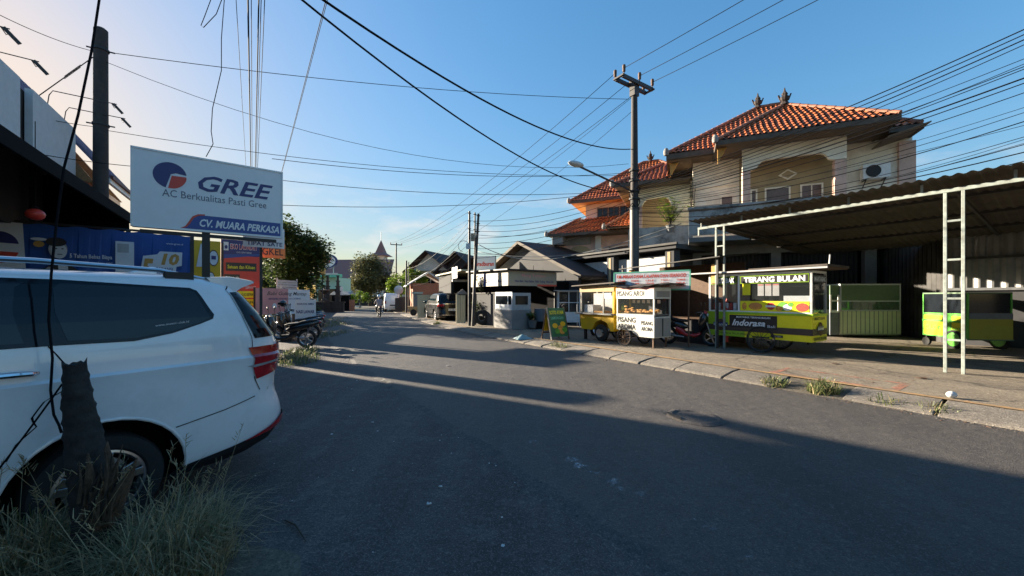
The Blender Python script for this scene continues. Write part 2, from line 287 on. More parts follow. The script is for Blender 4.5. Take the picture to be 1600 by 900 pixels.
def tree(name, label, base, height, cz, rx, rz, count, size, lm, seed, cat='tree', group=None, trunk_r=.14, clumps=18, ry=None, lean=(0, 0), flat=.5, hollow=.5):
    t = thing(name, label, cat, base, 0, group); rnd = random.Random(seed)
    b = MB(); top = Vector((lean[0], lean[1], cz-rz*.3))
    b.tube([(0, 0, -.1), (rnd.uniform(-.1, .1), rnd.uniform(-.1, .1), top.z*.5), top], [trunk_r*1.25, trunk_r, trunk_r*.7], 'bark', 8)
    for i in range(7):
        a = i*.9+rnd.random(); s = top*rnd.uniform(.6, .95); e_ = Vector((lean[0]+math.cos(a)*rx*.6, lean[1]+math.sin(a)*rx*.6, cz+rz*rnd.uniform(-.3, .6)))
        b.tube([s, s.lerp(e_, .5)+Vector((0, 0, rz*.1)), e_], [trunk_r*.5, trunk_r*.3, trunk_r*.1], 'bark', 5)
    b.build('trunk', t, smooth=True)
    c = MB(); leaves(c, (lean[0], lean[1], cz), rx, ry or rx, rz, count, size, lm, clumps, seed, flat, hollow=hollow); c.build('crown', t)
    return t
M['leaf_dark'] = leafmat('dark leaves', (.03, .052, .014), (.08, .11, .028)); M['leaf_mid'] = leafmat('mid leaves', (.04, .075, .015), (.09, .13, .03)); M['leaf_bright'] = leafmat('bright leaves', (.1, .17, .015), (.2, .27, .03)); M['leaf_olive'] = leafmat('olive leaves', (.085, .09, .04), (.16, .155, .065))
M['drygrass'] = leafmat('dry grass', (.25, .2, .11), (.44, .35, .2), 3); M['greengrass'] = leafmat('green grass', (.07, .095, .035), (.17, .19, .07), 3)
def tilemat():
    m = mat('clay roof tile', (.56, .15, .045), .45, var=.5, scale=3.6, spec=.5, stain=(.16, .06, .035), stain_amt=.65, sscale=1.6); return m
M['tile'] = tilemat()
# ------------------------------------------------------------------ clipping helpers
def clip_rect(poly, x0, x1, y0, y1):
    def cl(ps, f, inter):
        o = []
        for i in range(len(ps)):
            a = ps[i-1]; b = ps[i]; fa, fb = f(a), f(b)
            if fb >= 0:
                if fa < 0: o.append(inter(a, b, fa, fb))
                o.append(b)
            elif fa >= 0: o.append(inter(a, b, fa, fb))
        return o
    it = lambda a, b, fa, fb: (a[0]+(b[0]-a[0])*fa/(fa-fb), a[1]+(b[1]-a[1])*fa/(fa-fb))
    for f in (lambda p: p[0]-x0, lambda p: x1-p[0], lambda p: p[1]-y0, lambda p: y1-p[1]):
        poly = cl(poly, f, it)
        if len(poly) < 3: return []
    return poly
def cells(poly, dx, dy, x_off=0, y_off=0):
    X = [p[0] for p in poly]; Y = [p[1] for p in poly]; out = []
    i0 = math.floor((min(X)-x_off)/dx); i1 = math.ceil((max(X)-x_off)/dx); j0 = math.floor((min(Y)-y_off)/dy); j1 = math.ceil((max(Y)-y_off)/dy)
    for j in range(j0, j1):
        row = clip_rect(poly, -1e9, 1e9, y_off+j*dy, y_off+(j+1)*dy)
        if not row: continue
        for i in range(i0, i1):
            c = clip_rect(row, x_off+i*dx, x_off+(i+1)*dx, -1e9, 1e9)
            if len(c) >= 3: out.append((i, j, c))
    return out
def tiles(b, pts, m='tile', pitch=.21, course=.3, amp=.032, step=.035):   # pts[0]->pts[1] is the eave
    P = [Vector(p) for p in pts]; e = (P[1]-P[0]).normalized(); n = (P[1]-P[0]).cross(P[2]-P[0]).normalized()
    if n.z < 0: n = -n
    u = n.cross(e).normalized()
    if u.z < 0: u = -u
    poly = [((p-P[0]).dot(e), (p-P[0]).dot(u)) for p in P]
    for i, j, c in cells(poly, pitch/5, course):
        vs = []
        for x, y in c:
            f = (y-j*course)/course
            vs.append(P[0]+e*x+u*y+n*(amp*math.sin(2*math.pi*x/pitch+.6*math.sin(j*7.3))+step*(1-f)+.02))
        b.add(vs, [tuple(range(len(vs)))], m)
# ------------------------------------------------------------------ ground, road, shoulder, pavement
def bend(y): return .19*math.log1p(math.exp((y-16)/2.5))*2.5
def xk(y): return 7.5+bend(y)
def xl(y): return 2.05+bend(y)
def strip(name, fl, fr, y0, y1, z, m, dy=.5, wob=0, nx=1, skirt=0):
    b = MB(); k = int((y1-y0)/dy); vs = []; rnd = random.Random(3)
    for i in range(k+1):
        y = y0+(y1-y0)*i/k; a = fl(y)+(noise.noise((y*1.3, 5, 0))*.09+noise.noise((y*6, 2, 0))*.06+noise.noise((y*17, 4, 0))*.035 if wob else 0); c = fr(y)
        if skirt: vs.append(W(a-.1-.05*noise.noise((y*9, 8, 0)), y, z-skirt))
        vs += [W(a+(c-a)*j/nx, y, z) for j in range(nx+1)]
    w = nx+1+(1 if skirt else 0)
    b.add(vs, [(i*w+j, i*w+j+1, (i+1)*w+j+1, (i+1)*w+j) for i in range(k) for j in range(w-1)], m)
    return struct(b.build(name))
M['asphalt'] = asphalt('road asphalt', (.056, .049, .045), (.07, .062, .056), (.093, .082, .073), .5, rough=.72)
M['shoulder'] = asphalt('shoulder asphalt', (.046, .036, .034), (.06, .048, .045), (.14, .118, .108), .85, rough=.8)
M['pave'] = asphalt('dusty pavement', (.17, .135, .098), (.22, .175, .125), (.3, .25, .185), .55, crack=.3, rough=.95, speck=.05)
M['kerb'] = asphalt('kerb concrete', (.14, .12, .1), (.19, .165, .135), (.24, .21, .17), .5, rough=.95, speck=.06)
M['dirt'] = asphalt('dirt', (.09, .075, .055), (.12, .1, .07), (.18, .15, .11), .5, rough=.95, speck=.05)
b = MB(); b.quad((-1500, -300, -.03), (1500, -300, -.03), (1500, 2500, -.03), (-1500, 2500, -.03), 'dirt'); struct(b.build('ground'))
strip('road_shoulder', lambda y: -14, lambda y: xl(y)+.5, -16, 80, 0, 'shoulder', 1.0)
strip('road', xl, lambda y: xk(y)+.12, -16, 80, .022, 'asphalt', .1, wob=1, skirt=.024)
strip('pavement', lambda y: xk(y)+.74, lambda y: 46, -16, 80, .13, 'pave', 1.0)
b = MB(); rnd = random.Random(11); y = -15.
while y < 78:                                   # sloping kerb stones with open joints
    L = rnd.uniform(.88, 1.02); dz = rnd.uniform(-.012, .012); dx = rnd.uniform(-.015, .015); tlt = rnd.uniform(-.01, .01)
    if not (1.5 < y < 2.4):
        y1 = y+L-.04; q = []
        for yy, s in ((y, -1), (y1, 1)):
            x = xk(yy)+dx; q.append([W(x, yy, -.02), W(x, yy, .035+dz+s*tlt), W(x+.05, yy, .06+dz+s*tlt), W(x+.42, yy, .118+dz*.5), W(x+.755, yy, .14), W(x+.755, yy, -.02)])
        n = 6; b.add(q[0]+q[1], [(0, 1, 2, 3, 4, 5), (11, 10, 9, 8, 7, 6)]+[(i, i+n, (i+1) % n+n, (i+1) % n) for i in range(n)], 'kerb')
    y += L
struct(b.build('kerb', bevel=.012))
b = MB(); k = 24; vs = []
for i in range(k+1):
    y = 1.3+2.3*i/k; e = .03*noise.noise((y*3, 1, 1))
    vs += [W(xk(y)-.05+e, y, .02), W(xk(y)+.2, y, .05+e), W(xk(y)+.5, y, .1+e), W(xk(y)+.8, y, .139)]
b.add(vs, [(4*i+j, 4*i+j+1, 4*i+j+5, 4*i+j+4) for i in range(k) for j in range(3)], 'dirt'); struct(b.build('kerb_dirt', smooth=True))
strip('kerb_painted_line', lambda y: xk(y)+.66, lambda y: xk(y)+.78, -12, 60, .1475, 'orange', .5)
def worn(name, col, lo, hi, scale):
    m = mat(name, col, .8, var=.1); n = m.node_tree.nodes; l = m.node_tree.links; b = n['Principled BSDF']
    t = [x for x in n if x.type == 'TEX_COORD'][0]; z = n.new('ShaderNodeTexNoise'); z.inputs['Scale'].default_value = scale; z.inputs['Detail'].default_value = 9; z.inputs['Roughness'].default_value = .8
    r = n.new('ShaderNodeValToRGB'); r.color_ramp.elements[0].position = lo; r.color_ramp.elements[1].position = hi
    l.new(t.outputs['Object'], z.inputs['Vector']); l.new(z.outputs['Fac'], r.inputs[0]); l.new(r.outputs[0], b.inputs['Alpha']); return m
M['wornw'] = worn('worn white paint', (.5, .51, .52), .56, .7, 4); M['wornr'] = worn('worn red paint', (.42, .17, .11), .42, .62, 5); M['dust'] = worn('pale dust', (.2, .2, .2), .5, .75, 2)
strip('road_edge_line', lambda y: xl(y)+.42, lambda y: xl(y)+.56, -8, 3.4, .0265, 'wornw', .5)
strip('road_bay_line', lambda y: -3., lambda y: 1.15, 6.55, 6.66, .004, 'wornw', .05)
b = MB()                                                   # faded drawing on the pavement
def pq(x0, x1, y0, y1, z, m): b.quad(W(x0, y0, z), W(x1, y0, z), W(x1, y1, z), W(x0, y1, z), m)
pq(8.35, 9.2, 1.6, 1.72, .134, 'wornr'); pq(8.35, 9.2, 3.3, 3.42, .134, 'wornr'); pq(8.35, 8.45, 1.72, 3.3, .134, 'wornr'); pq(9.1, 9.2, 1.72, 3.3, .134, 'wornr'); pq(8.55, 9.0, 1.85, 3.15, .1342, 'wornw')
struct(b.build('pavement_drawing'))
b = MB(); c = (4.79, 2.83); N = 26; rr = []
for i in range(N):
    a = 2*math.pi*i/N; k = 1+.16*noise.noise((math.cos(a)*2, math.sin(a)*2, 3)); rr.append((math.cos(a)*k*.72, math.sin(a)*k*.72))
b.add([W(c[0]+x*.45, c[1]+y*.5, .0265) for x, y in rr]+[W(c[0]+x*.36, c[1]+y*.4, .046) for x, y in rr]+[W(c[0]+x*.3, c[1]+y*.33, .03) for x, y in rr]+[W(c[0], c[1], .026)],
      [(i, (i+1) % N, N+(i+1) % N, N+i) for i in range(N)]+[(N+i, N+(i+1) % N, 2*N+(i+1) % N, 2*N+i) for i in range(N)]+[(2*N+i, 2*N+(i+1) % N, 3*N) for i in range(N)], 'asphalt')
rnd = random.Random(5)
M['hole'] = mat('dark crescent', (.012, .012, .013), .95, var=.4, scale=20)  # flat dark crescent laid over the rim, no cavity cut
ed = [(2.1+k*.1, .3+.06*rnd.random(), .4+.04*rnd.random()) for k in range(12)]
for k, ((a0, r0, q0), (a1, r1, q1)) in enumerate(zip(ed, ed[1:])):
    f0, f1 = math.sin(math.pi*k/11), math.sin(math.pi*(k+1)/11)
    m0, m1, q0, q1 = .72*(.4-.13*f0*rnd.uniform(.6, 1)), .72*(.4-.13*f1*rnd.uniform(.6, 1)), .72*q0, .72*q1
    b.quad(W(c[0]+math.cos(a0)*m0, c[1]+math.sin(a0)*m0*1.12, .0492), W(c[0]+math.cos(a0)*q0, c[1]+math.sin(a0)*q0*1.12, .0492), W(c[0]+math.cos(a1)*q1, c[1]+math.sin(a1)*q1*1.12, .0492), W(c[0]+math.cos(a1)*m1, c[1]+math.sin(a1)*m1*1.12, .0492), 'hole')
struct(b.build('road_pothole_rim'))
# ------------------------------------------------------------------ car builder
class Car:
    def __init__(s, sx, wz, rear, front, hl_cap, wheels, wr, top):
        s.sx = sx; s.wz = wz; s.rear = rear; s.front = front; s.wheels = wheels; s.wr = wr; s.top = top
        N = 900; s.t = []
        fine = [math.pi*(i/N) for i in range(N+1)]
        fine = sorted(set(fine+[math.pi/2+d*10**(-k/12) for k in range(0, 72) for d in (-1, 1) if abs(10**(-k/12)) < 1.5]))
        c = []
        for f in fine:
            sn = max(math.sin(f), 0); cs = math.cos(f); c.append((sn**.46, math.copysign(abs(cs)**.17, cs)))
        acc = 0; s.c = c; s.s = [0]
        for a, d in zip(c, c[1:]): acc += math.hypot((d[0]-a[0])*.9, (d[1]-a[1])*2.4); s.s.append(acc)
        s.L = acc
    def lerp(s, tab, z):
        if z <= tab[0][0]: return tab[0][1]
        for (a, p), (b_, q) in zip(tab, tab[1:]):
            if z <= b_: 
                k = (z-a)/(b_-a); return p+(q-p)*k
        return tab[-1][1]
    def C(s, q):
        import bisect
        i = min(max(bisect.bisect_right(s.s, q)-1, 0), len(s.s)-2); k = (q-s.s[i])/(s.s[i+1]-s.s[i]+1e-12); a, b_ = s.c[i], s.c[i+1]
        return a[0]+(b_[0]-a[0])*k, a[1]+(b_[1]-a[1])*k
    def P(s, q, z, off=0, side=1):
        cx, cy = s.C(q); w = s.lerp(s.wz, z)+off; yr = s.lerp(s.rear, z)+off; yf = s.lerp(s.front, z)-off
        return Vector((side*w*cx, (yr+yf)/2+(yr-yf)/2*cy, z))
    def S(s, y, z):                              # arclength of side point (y, z)
        lo, hi = 0, s.L
        for _ in range(40):
            m = (lo+hi)/2
            if s.P(m, z).y > y: lo = m
            else: hi = m
        return lo
    def overlay(s, b, poly, m, off=.003, side=1, d=.04, sz=False):
        pl = poly if sz else [(s.S(y, z), z) for y, z in poly]
        for i, j, c in cells(pl, d, d): b.add([s.P(q, z, off, side) for q, z in c], [tuple(range(len(c)))], m)
    def line(s, b, pts, m, w=.006, off=.0035, side=1, sz=False):
        pl = pts if sz else [(s.S(y, z), z) for y, z in pts]; q = []
        for (a, z0), (c, z1) in zip(pl, pl[1:]):
            k = max(2, int(math.hypot(c-a, z1-z0)/.03))
            q += [(a+(c-a)*i/k, z0+(z1-z0)*i/k) for i in range(k)]
        q.append(pl[-1]); vs = []
        for i, (a, z) in enumerate(q):
            p, n_ = q[max(i-1, 0)], q[min(i+1, len(q)-1)]; dx, dz = n_[0]-p[0], n_[1]-p[1]; l = math.hypot(dx, dz) or 1
            vs += [s.P(a-dz/l*w/2, z+dx/l*w/2, off, side), s.P(a+dz/l*w/2, z-dx/l*w/2, off, side)]
        b.add(vs, [(2*i, 2*i+1, 2*i+3, 2*i+2) for i in range(len(q)-1)], m)
    def body(s, m, zs, ns=150):
        b = MB()
        sv = [s.L*i/ns for i in range(ns+1)]
        for side in (1, -1):
            for z0, z1 in zip(zs, zs[1:]):
                for a, c in zip(sv, sv[1:]):
                    q = [s.P(a, z0, 0, side), s.P(c, z0, 0, side), s.P(c, z1, 0, side), s.P(a, z1, 0, side)]
                    for wy in s.wheels:
                        f = [math.hypot(p.y-wy, p.z-s.wr)-(s.wr+.115) for p in q]
                        if all(k > 0 for k in f): continue
                        o = []
                        for i in range(len(q)):
                            A, B, fa, fb = q[i-1], q[i], f[i-1], f[i]
                            if fb > 0:
                                if fa <= 0: o.append(A.lerp(B, fa/(fa-fb)))
                                o.append(B)
                            elif fa > 0: o.append(A.lerp(B, fa/(fa-fb)))
                        q = o
                        if len(q) < 3: break
                    if len(q) >= 3: b.add(q if side == 1 else q[::-1], [tuple(range(len(q)))], m)
        zt = zs[-1]; rings = [(zt, 1)]+[(z, k) for z, k in s.top]
        for (z0, k0), (z1, k1) in zip(rings, rings[1:]):
            for side in (1, -1):
                for a, c in zip(sv, sv[1:]):
                    def R(q, z, k):
                        p = s.P(q, zt, 0, side); yc = (s.lerp(s.rear, zt)+s.lerp(s.front, zt))/2; ky = 1-(1-k)*.5 if k > .02 else .5
                        return Vector((p.x*k, yc+(p.y-yc)*ky, z))
                    b.add([R(a, z0, k0), R(c, z0, k0), R(c, z1, k1), R(a, z1, k1)], [(0, 1, 2, 3)] if side == 1 else [(3, 2, 1, 0)], m)
        z0 = zs[0]
        for side in (1, -1):
            vs = [s.P(q, z0, 0, side) for q in sv]; b.add(vs+[Vector((0, p.y, z0)) for p in vs], [(i, i+1, ns+2+i, ns+1+i) for i in range(ns)], 'black')
        return b
def wheel(parent, side, x, y, r, rim_r, w, style=5, name='wheel'):
    b = MB(); ax = (side, 0, 0); c = (x-side*w, y, r)
    b.lathe([(rim_r*.98, .0), (r*.93, .0), (r, .02), (r, w-.03), (r*.96, w-.006), (r*.9, w), (rim_r+.012, w-.004), (rim_r, w-.016)], c, ax, 'rubber', 40)
    o = b.build(name, parent, smooth=True)
    b = MB(); b.lathe([(rim_r, 0), (rim_r, w-.016), (rim_r-.02, w-.012), (rim_r-.03, w-.03), (rim_r-.035, .02)], c, ax, 'alloy', 40)
    for k in range(style):
        a = 2*math.pi*k/style+.3
        for da in (-.16, .16):
            p = Vector((x-side*.028, y+math.cos(a+da*.45)*.05, r+math.sin(a+da*.45)*.05)); q = Vector((x-side*.022, y+math.cos(a+da)*(rim_r-.02), r+math.sin(a+da)*(rim_r-.02)))
            b.bar(p, q, .05, .03, 'alloy', up=(1, 0, 0))
    b.lathe([(0, w-.012), (.045, w-.014), (.062, w-.03), (.065, w-.06)], c, ax, 'alloy', 16)
    b.build('rim', o, smooth=True, bevel=.003)
    d = MB(); d.lathe([(0, w-.1), (rim_r*.72, w-.1), (rim_r*.72, w-.125)], c, ax, 'steel', 24); d.lathe([(0, .03), (rim_r-.02, .03)], c, ax, 'void', 24); d.build('brake_disc', o, smooth=True)
    return o
def make_car(name, label, loc, rz, paint, P, group=None):
    t = thing(name, label, 'car', loc, rz, group); C = Car(1, P['wz'], P['rear'], P['front'], 0, P['wheels'], P['wr'], P['top'])
    zs = P['zs']; b = C.body(paint, zs, P.get('ns', 150)); b.build('body', t, smooth=True, merge=True, sharp=32)
    ar = C.wr+.115
    for wy in C.wheels:
        for side in (1, -1):
            b = MB(); k = 26; ring = [(wy+math.cos(a)*ar, C.wr+math.sin(a)*ar) for a in [math.pi*(-.25+1.5*i/k) for i in range(k+1)]]
            ring = [(y, z) for y, z in ring if z >= zs[0]]
            xs = [C.P(C.S(y, z), z).x for y, z in ring]
            b.add([(side*(x-.002), y, z) for x, (y, z) in zip(xs, ring)]+[(side*.5, y, z) for y, z in ring], [(i, i+1, len(ring)+i+1, len(ring)+i) for i in range(len(ring)-1)], 'void')
            b.quad((side*.5, wy-ar, .2), (side*.5, wy+ar, .2), (side*.5, wy+ar, C.wr+ar), (side*.5, wy-ar, C.wr+ar), 'void'); b.build('wheel_arch', t)
            if P.get('lip'):
                b = MB(); b.tube([(side*(x-.004), y, z) for x, (y, z) in zip(xs, ring)], .013, paint, 8); b.build('arch_lip', t, smooth=True)
            wheel(t, side, side*(C.lerp(C.wz, .4)-.035), wy, C.wr, C.wr*.69, .215, 5)
    return t, C
SUV = dict(wz=[(.24, .80), (.3, .845), (.42, .872), (.6, .888), (.8, .897), (1.0, .902), (1.08, .913), (1.097, .884), (1.2, .88), (1.3, .868), (1.45, .838), (1.6, .792), (1.68, .762), (1.735, .72), (1.755, .68)],
 rear=[(.24, 2.37), (.3, 2.49), (.42, 2.59), (.5, 2.6), (.62, 2.57), (.75, 2.52), (.9, 2.525), (1.1, 2.54), (1.17, 2.535), (1.25, 2.5), (1.45, 2.37), (1.62, 2.24), (1.7, 2.16), (1.735, 2.05), (1.755, 2.0)],
 front=[(.24, -2.3), (.5, -2.4), (.75, -2.36), (.88, -2.25), (.98, -1.9), (1.06, -1.35), (1.3, -1.0), (1.5, -.68), (1.66, -.35), (1.735, 0), (1.755, .1)],
 wheels=[1.26, -1.5], wr=.335, top=[(1.772, .93), (1.786, .75), (1.795, .4), (1.797, .0)],
 zs=[.24, .3, .36, .42, .48, .54, .6, .66, .72, .78, .84, .9, .96, 1.02, 1.05, 1.08, 1.097, 1.15, 1.2, 1.25, 1.3, 1.36, 1.42, 1.48, 1.54, 1.6, 1.65, 1.69, 1.72, 1.74, 1.755], lip=1)
CARLOC = (-4.087, 1.8875, 0)
car, C = make_car('parked_car', 'white family car parked nose-in with roof rails and red tail lamp, beside the dead stump', CARLOC, rad(-30), 'carwhite', SUV)
for side in (1, -1):
    b = MB(); C.overlay(b, [(-.75, 1.36), (.25, 1.3), (1.044, 1.3), (1.406, 1.292), (1.62, 1.33), (1.8, 1.39), (1.885, 1.425), (1.895, 1.46), (1.80, 1.652), (1.76, 1.672), (1.10, 1.712), (.2, 1.725), (-.1, 1.7)], 'tint', .003, side); b.build('window_surround', car, smooth=True)
    for pl in ([(1.1, 1.325), (1.406, 1.312), (1.62, 1.348), (1.79, 1.4), (1.865, 1.437), (1.78, 1.64), (1.735, 1.655), (1.09, 1.69)], [(.12, 1.325), (.93, 1.325), (.95, 1.69), (.15, 1.7)], [(-.7, 1.38), (.03, 1.33), (.03, 1.695), (-.08, 1.68)]):
        b = MB(); C.overlay(b, pl, 'glassd', .006, side); b.build('window', car, smooth=True)
    for ln_ in ([(.05, .4), (.05, 1.3)], [(1.02, 1.3), (1.04, 1.0), (.97, .83), (.86, .66)], [(1.98, 1.742), (2.015, 1.66), (2.1, 1.45), (2.165, 1.25), (2.16, 1.15)], [(2.18, .91), (2.235, .78)], [(1.63, .63), (1.95, .68), (2.19, .735)], [(-.98, .4), (-.98, 1.1)]):
        b = MB(); C.line(b, ln_, 'void', .007, side=side); b.build('panel_gap', car)
    b = MB(); y0, y1 = .72, .98; x = C.P(C.S(.85, 1.15), 1.15).x
    b.tube([(side*(x-.005), y0, 1.15), (side*(x+.03), y0+.04, 1.153), (side*(x+.034), .87, 1.152), (side*(x+.026), y1-.03, 1.148), (side*(x-.005), y1, 1.145)], [.012, .016, .018, .016, .012], 'chrome', 8); b.build('door_handle', car, smooth=True)
    b = MB(); b.tube([(side*.7, -.35, 1.745), (side*.7, -.2, 1.8), (side*.7, .3, 1.826), (side*.69, 1.0, 1.828), (side*.675, 1.6, 1.805), (side*.66, 1.9, 1.75)], [.012, .017, .018, .018, .017, .012], 'alloy', 8)
    for yy in (-.2, .72, 1.72): b.box(side*.685-.022, side*.685+.022, yy-.09, yy+.09, 1.73, 1.795, 'black')
    b.build('roof_rail', car, smooth=True)
    b = MB(); C.overlay(b, [(C.S(2.12, 1.15), 1.165), (C.S(2.19, .89), .885), (.6, .95), (.42, 1.05), (.42, 1.14), (.6, 1.17)], 'redlamp', .012, side, .02, sz=True)
    C.overlay(b, [(C.S(2.15, 1.15), 1.01), (C.S(2.16, .99), .992), (.52, 1.035), (.52, 1.05)], 'clearlamp', .0145, side, .02, sz=True); b.build('tail_lamp', car, smooth=True)
    b = MB(); C.overlay(b, [(C.S(1.64, .3), .24), (C.S(1.64, .3), .31), (C.S(2.0, .33), .35), (C.S(2.3, .38), .4), (.7, .49), (0, .5), (0, .24)], 'black', .008, side, .03, sz=True); b.build('bumper_skirt', car, smooth=True)
    b = MB(); C.overlay(b, [(C.S(2.1, .36), .36), (C.S(2.35, .38), .385), (.72, .43), (.64, .5), (.78, .5), (C.S(2.35, .42), .44)], 'redlamp', .014, side, .02, sz=True); b.build('reflector', car, smooth=True)
    b = MB(); b.tube([Vector((side*.9, -.72, 1.2)), Vector((side*1.0, -.74, 1.22))], .03, 'black', 6); b.sphere((side*1.05, -.72, 1.25), (.1, .07, .08), 'carwhite'); b.build('mirror', car, smooth=True)
b = MB()
for side in (1, -1): C.overlay(b, [(0, 1.26), (C.S(2.185, 1.25), 1.24), (C.S(2.12, 1.42), 1.42), (C.S(2.04, 1.64), 1.64), (0, 1.67)], 'tint', .006, side, .04, sz=True)
b.build('rear_window', car, smooth=True)
b = MB(); pr = [(1.9, 1.77), (2.1, 1.782), (2.3, 1.752), (2.31, 1.738), (2.19, 1.69), (2.06, 1.6)]
secs = [(-.7, -.1), (-.64, -.03), (-.4, 0), (0, .02), (.4, 0), (.64, -.03), (.7, -.1)]
vs = [(x, 1.9+(y-1.9)*(1+k*1.2), z+k*.12) for x, k in secs for y, z in pr]; n = len(pr)
b.add(vs, [(i*n+j, i*n+(j+1) % n, (i+1)*n+(j+1) % n, (i+1)*n+j) for i in range(6) for j in range(n)]+[tuple(range(n-1, -1, -1)), tuple(range(6*n, 7*n))], 'carwhite'); b.build('spoiler', car, smooth=True)
b = MB(); b.slab([(-.02, 1.55, 1.785), (-.02, 1.8, 1.78), (-.02, 1.79, 1.87), (-.02, 1.74, 1.865)], (.04, 0, 0), 'carwhite'); b.build('antenna_fin', car, bevel=.012)
b = MB(); p = C.P(.62, .77, .004); C_s = C.S(2.3, .78)
q = C.P(C_s, .775, .006); q2 = C.P(C_s-.16, .775, .006); xd = (q2-q).normalized(); b.text('LUXURY', (q+q2)/2-Vector((0, 0, .012)), xd, (0, 0, 1), .028, 'steel', .13, bold=.02); b.build('badge_lettering', car)
b = MB(); q = C.P(C.S(1.52, 1.385), 1.385, .0085); q2 = C.P(C.S(1.72, 1.405), 1.405, .0085); b.text('www.motor-club.id', (q+q2)/2, (q2-q).normalized(), (0, 0, 1), .016, 'signw', .2); b.build('window_sticker', car)
b = MB(); b.box(-.26, .26, C.P(0, .8).y+.004, C.P(0, .8).y+.014, .74, .86, 'signk'); b.build('number_plate', car)
# ------------------------------------------------------------------ right side: the big tiled house
HR = rad(-24); HO = Vector((9.9, 16.5, 0))
def roof_part(parent, faces, ridges, caps=(), soffit=None, m='tile', finials=(), r=.085):
    b = MB()
    for f in faces: tiles(b, f, m)
    o = b.build('roof', parent)
    b = MB()
    for f in faces:                              # under-boarding, just below the tiles
        P = [Vector(p) for p in f]; n = (P[1]-P[0]).cross(P[2]-P[0]).normalized(); n = n if n.z > 0 else -n
        b.slab([p-n*.03 for p in P], -n*.06, 'soffit')
    b.build('roof_boarding', o)
    for a, c in ridges:
        b = MB(); a = Vector(a); c = Vector(c); k = max(2, int((c-a).length/.38))
        for i in range(k):
            p, q = a.lerp(c, i/k), a.lerp(c, (i+1.06)/k); b.tube([p+Vector((0, 0, .05)), q+Vector((0, 0, .05))], [r*1.12, r*.92], 'ridge', 8)
        b.build('ridge_tiles', o, smooth=True, sharp=50)
    for p in caps:
        b = MB(); b.lathe([(0, -.1), (.1, -.1), (.13, 0), (.12, .12), (.07, .22), (0, .24)], p, (0, 0, 1), 'concrete', 10); b.build('ridge_end', o, smooth=True)
    for p in finials:
        b = MB(); b.lathe([(.2, 0), (.16, .1), (.1, .14), (.17, .22), (.2, .34), (.1, .42), (.13, .5), (.05, .62), (.02, .78), (0, .8)], p, (0, 0, 1), 'finial', 8)
        for k in range(4): a = k*math.pi/2; b.bar(Vector(p)+Vector((math.cos(a)*.14, math.sin(a)*.14, .2)), Vector(p)+Vector((math.cos(a)*.24, math.sin(a)*.24, .48)), .06, .06, 'finial')
        b.build('finial', o)
    return o
def win(parent, x0, x1, y, z0, z1, m='curtain', mull=1, fm='white', fw=.06):   # facing -y, frame proud
    b = MB(); 
    b.box(x0, x1, y-.05, y+.02, z0, z0+fw, fm); b.box(x0, x1, y-.05, y+.02, z1-fw, z1, fm); b.box(x0, x0+fw, y-.05, y+.02, z0+fw, z1-fw, fm); b.box(x1-fw, x1, y-.05, y+.02, z0+fw, z1-fw, fm)
    for i in range(mull):
        x = x0+(x1-x0)*(i+1)/(mull+1); b.box(x-.02, x+.02, y-.045, y+.015, z0+fw, z1-fw, fm)
    f = b.build('window', parent)
    b = MB(); b.box(x0+.01, x1-.01, y-.015, y+.005, z0+.01, z1-.01, m); b.build('pane', f); return f
hs = thing('tiled_house', 'large cream two-storey house with orange tiled hip roofs and an arched balcony, above the carport', 'house', HO, HR)
b = MB(); b.box(-1.9, 5.95, 1.2, 8.2, 4.15, 8.0, 'cream'); b.build('wall', hs)
b = MB(); b.box(.02, 3.5, 1.17, 1.198, 4.4, 7.9, 'tan'); b.build('balcony_back_wall', hs)
b = MB(); b.box(5.5, 6.0, 1.05, 1.35, 4.15, 7.75, 'pink'); b.build('pilaster', hs)
b = MB()
op = [(.3, 4.3), (.3, 7.0), (.42, 7.04), (.52, 7.08), (.6, 7.2), (.7, 7.32), (.85, 7.37), (1.2, 7.385), (2.4, 7.385), (2.7, 7.37), (2.85, 7.31), (2.93, 7.2), (2.98, 7.1), (3.06, 7.07), (3.16, 7.05), (3.16, 4.3)]
out = [(0, 4.3), (0, 7.95), (3.54, 7.95), (3.54, 4.3)]
def arch(b, op, out, y0, y1, m):                # ring between an opening and its outer rectangle
    up = op[1:-1]; n = len(up); top = out[1][1]; x0 = out[0][0]; x1 = out[3][0]
    pts = [(x0, up[0][1])]+[(x, z) for x, z in up]+[(x1, up[-1][1])]
    tp = [(p[0], top) for p in pts]
    for (a, c), (ta, tcp) in zip(zip(pts, pts[1:]), zip(tp, tp[1:])):
        if c[0]-a[0] < 1e-6: continue
        b.slab([(a[0], y0, a[1]), (c[0], y0, c[1]), (tcp[0], y0, top), (ta[0], y0, top)], (0, y1-y0, 0), m)
arch(b, op, out, 0, .16, 'cream'); b.build('balcony_arch', hs, merge=True)
for x0, x1 in ((0, .3), (3.16, 3.54)):
    b = MB(); b.box(x0, x1, 0, .3, 4.3, 7.03, 'pink'); b.build('column', hs, bevel=.02)
for x0, x1, mu in ((.45, .72, 0), (1.0, 1.95, 0), (2.3, 3.1, 1)): win(hs, x0, x1, 1.165, 5.1, 6.45, 'curtain', mu, 'cream')
win(hs, -.75, -.2, 1.19, 5.2, 6.3, 'curtain', 0, 'cream')
b = MB(); b.slab([(1.5, 1.1, 6.95), (1.85, 1.1, 6.72), (2.2, 1.1, 6.95), (1.85, 1.1, 7.18)], (0, .065, 0), 'cream'); b.slab([(1.6, 1.085, 6.95), (1.85, 1.085, 6.79), (2.1, 1.085, 6.95), (1.85, 1.085, 7.11)], (0, .02, 0), 'tan'); b.build('diamond_ornament', hs)
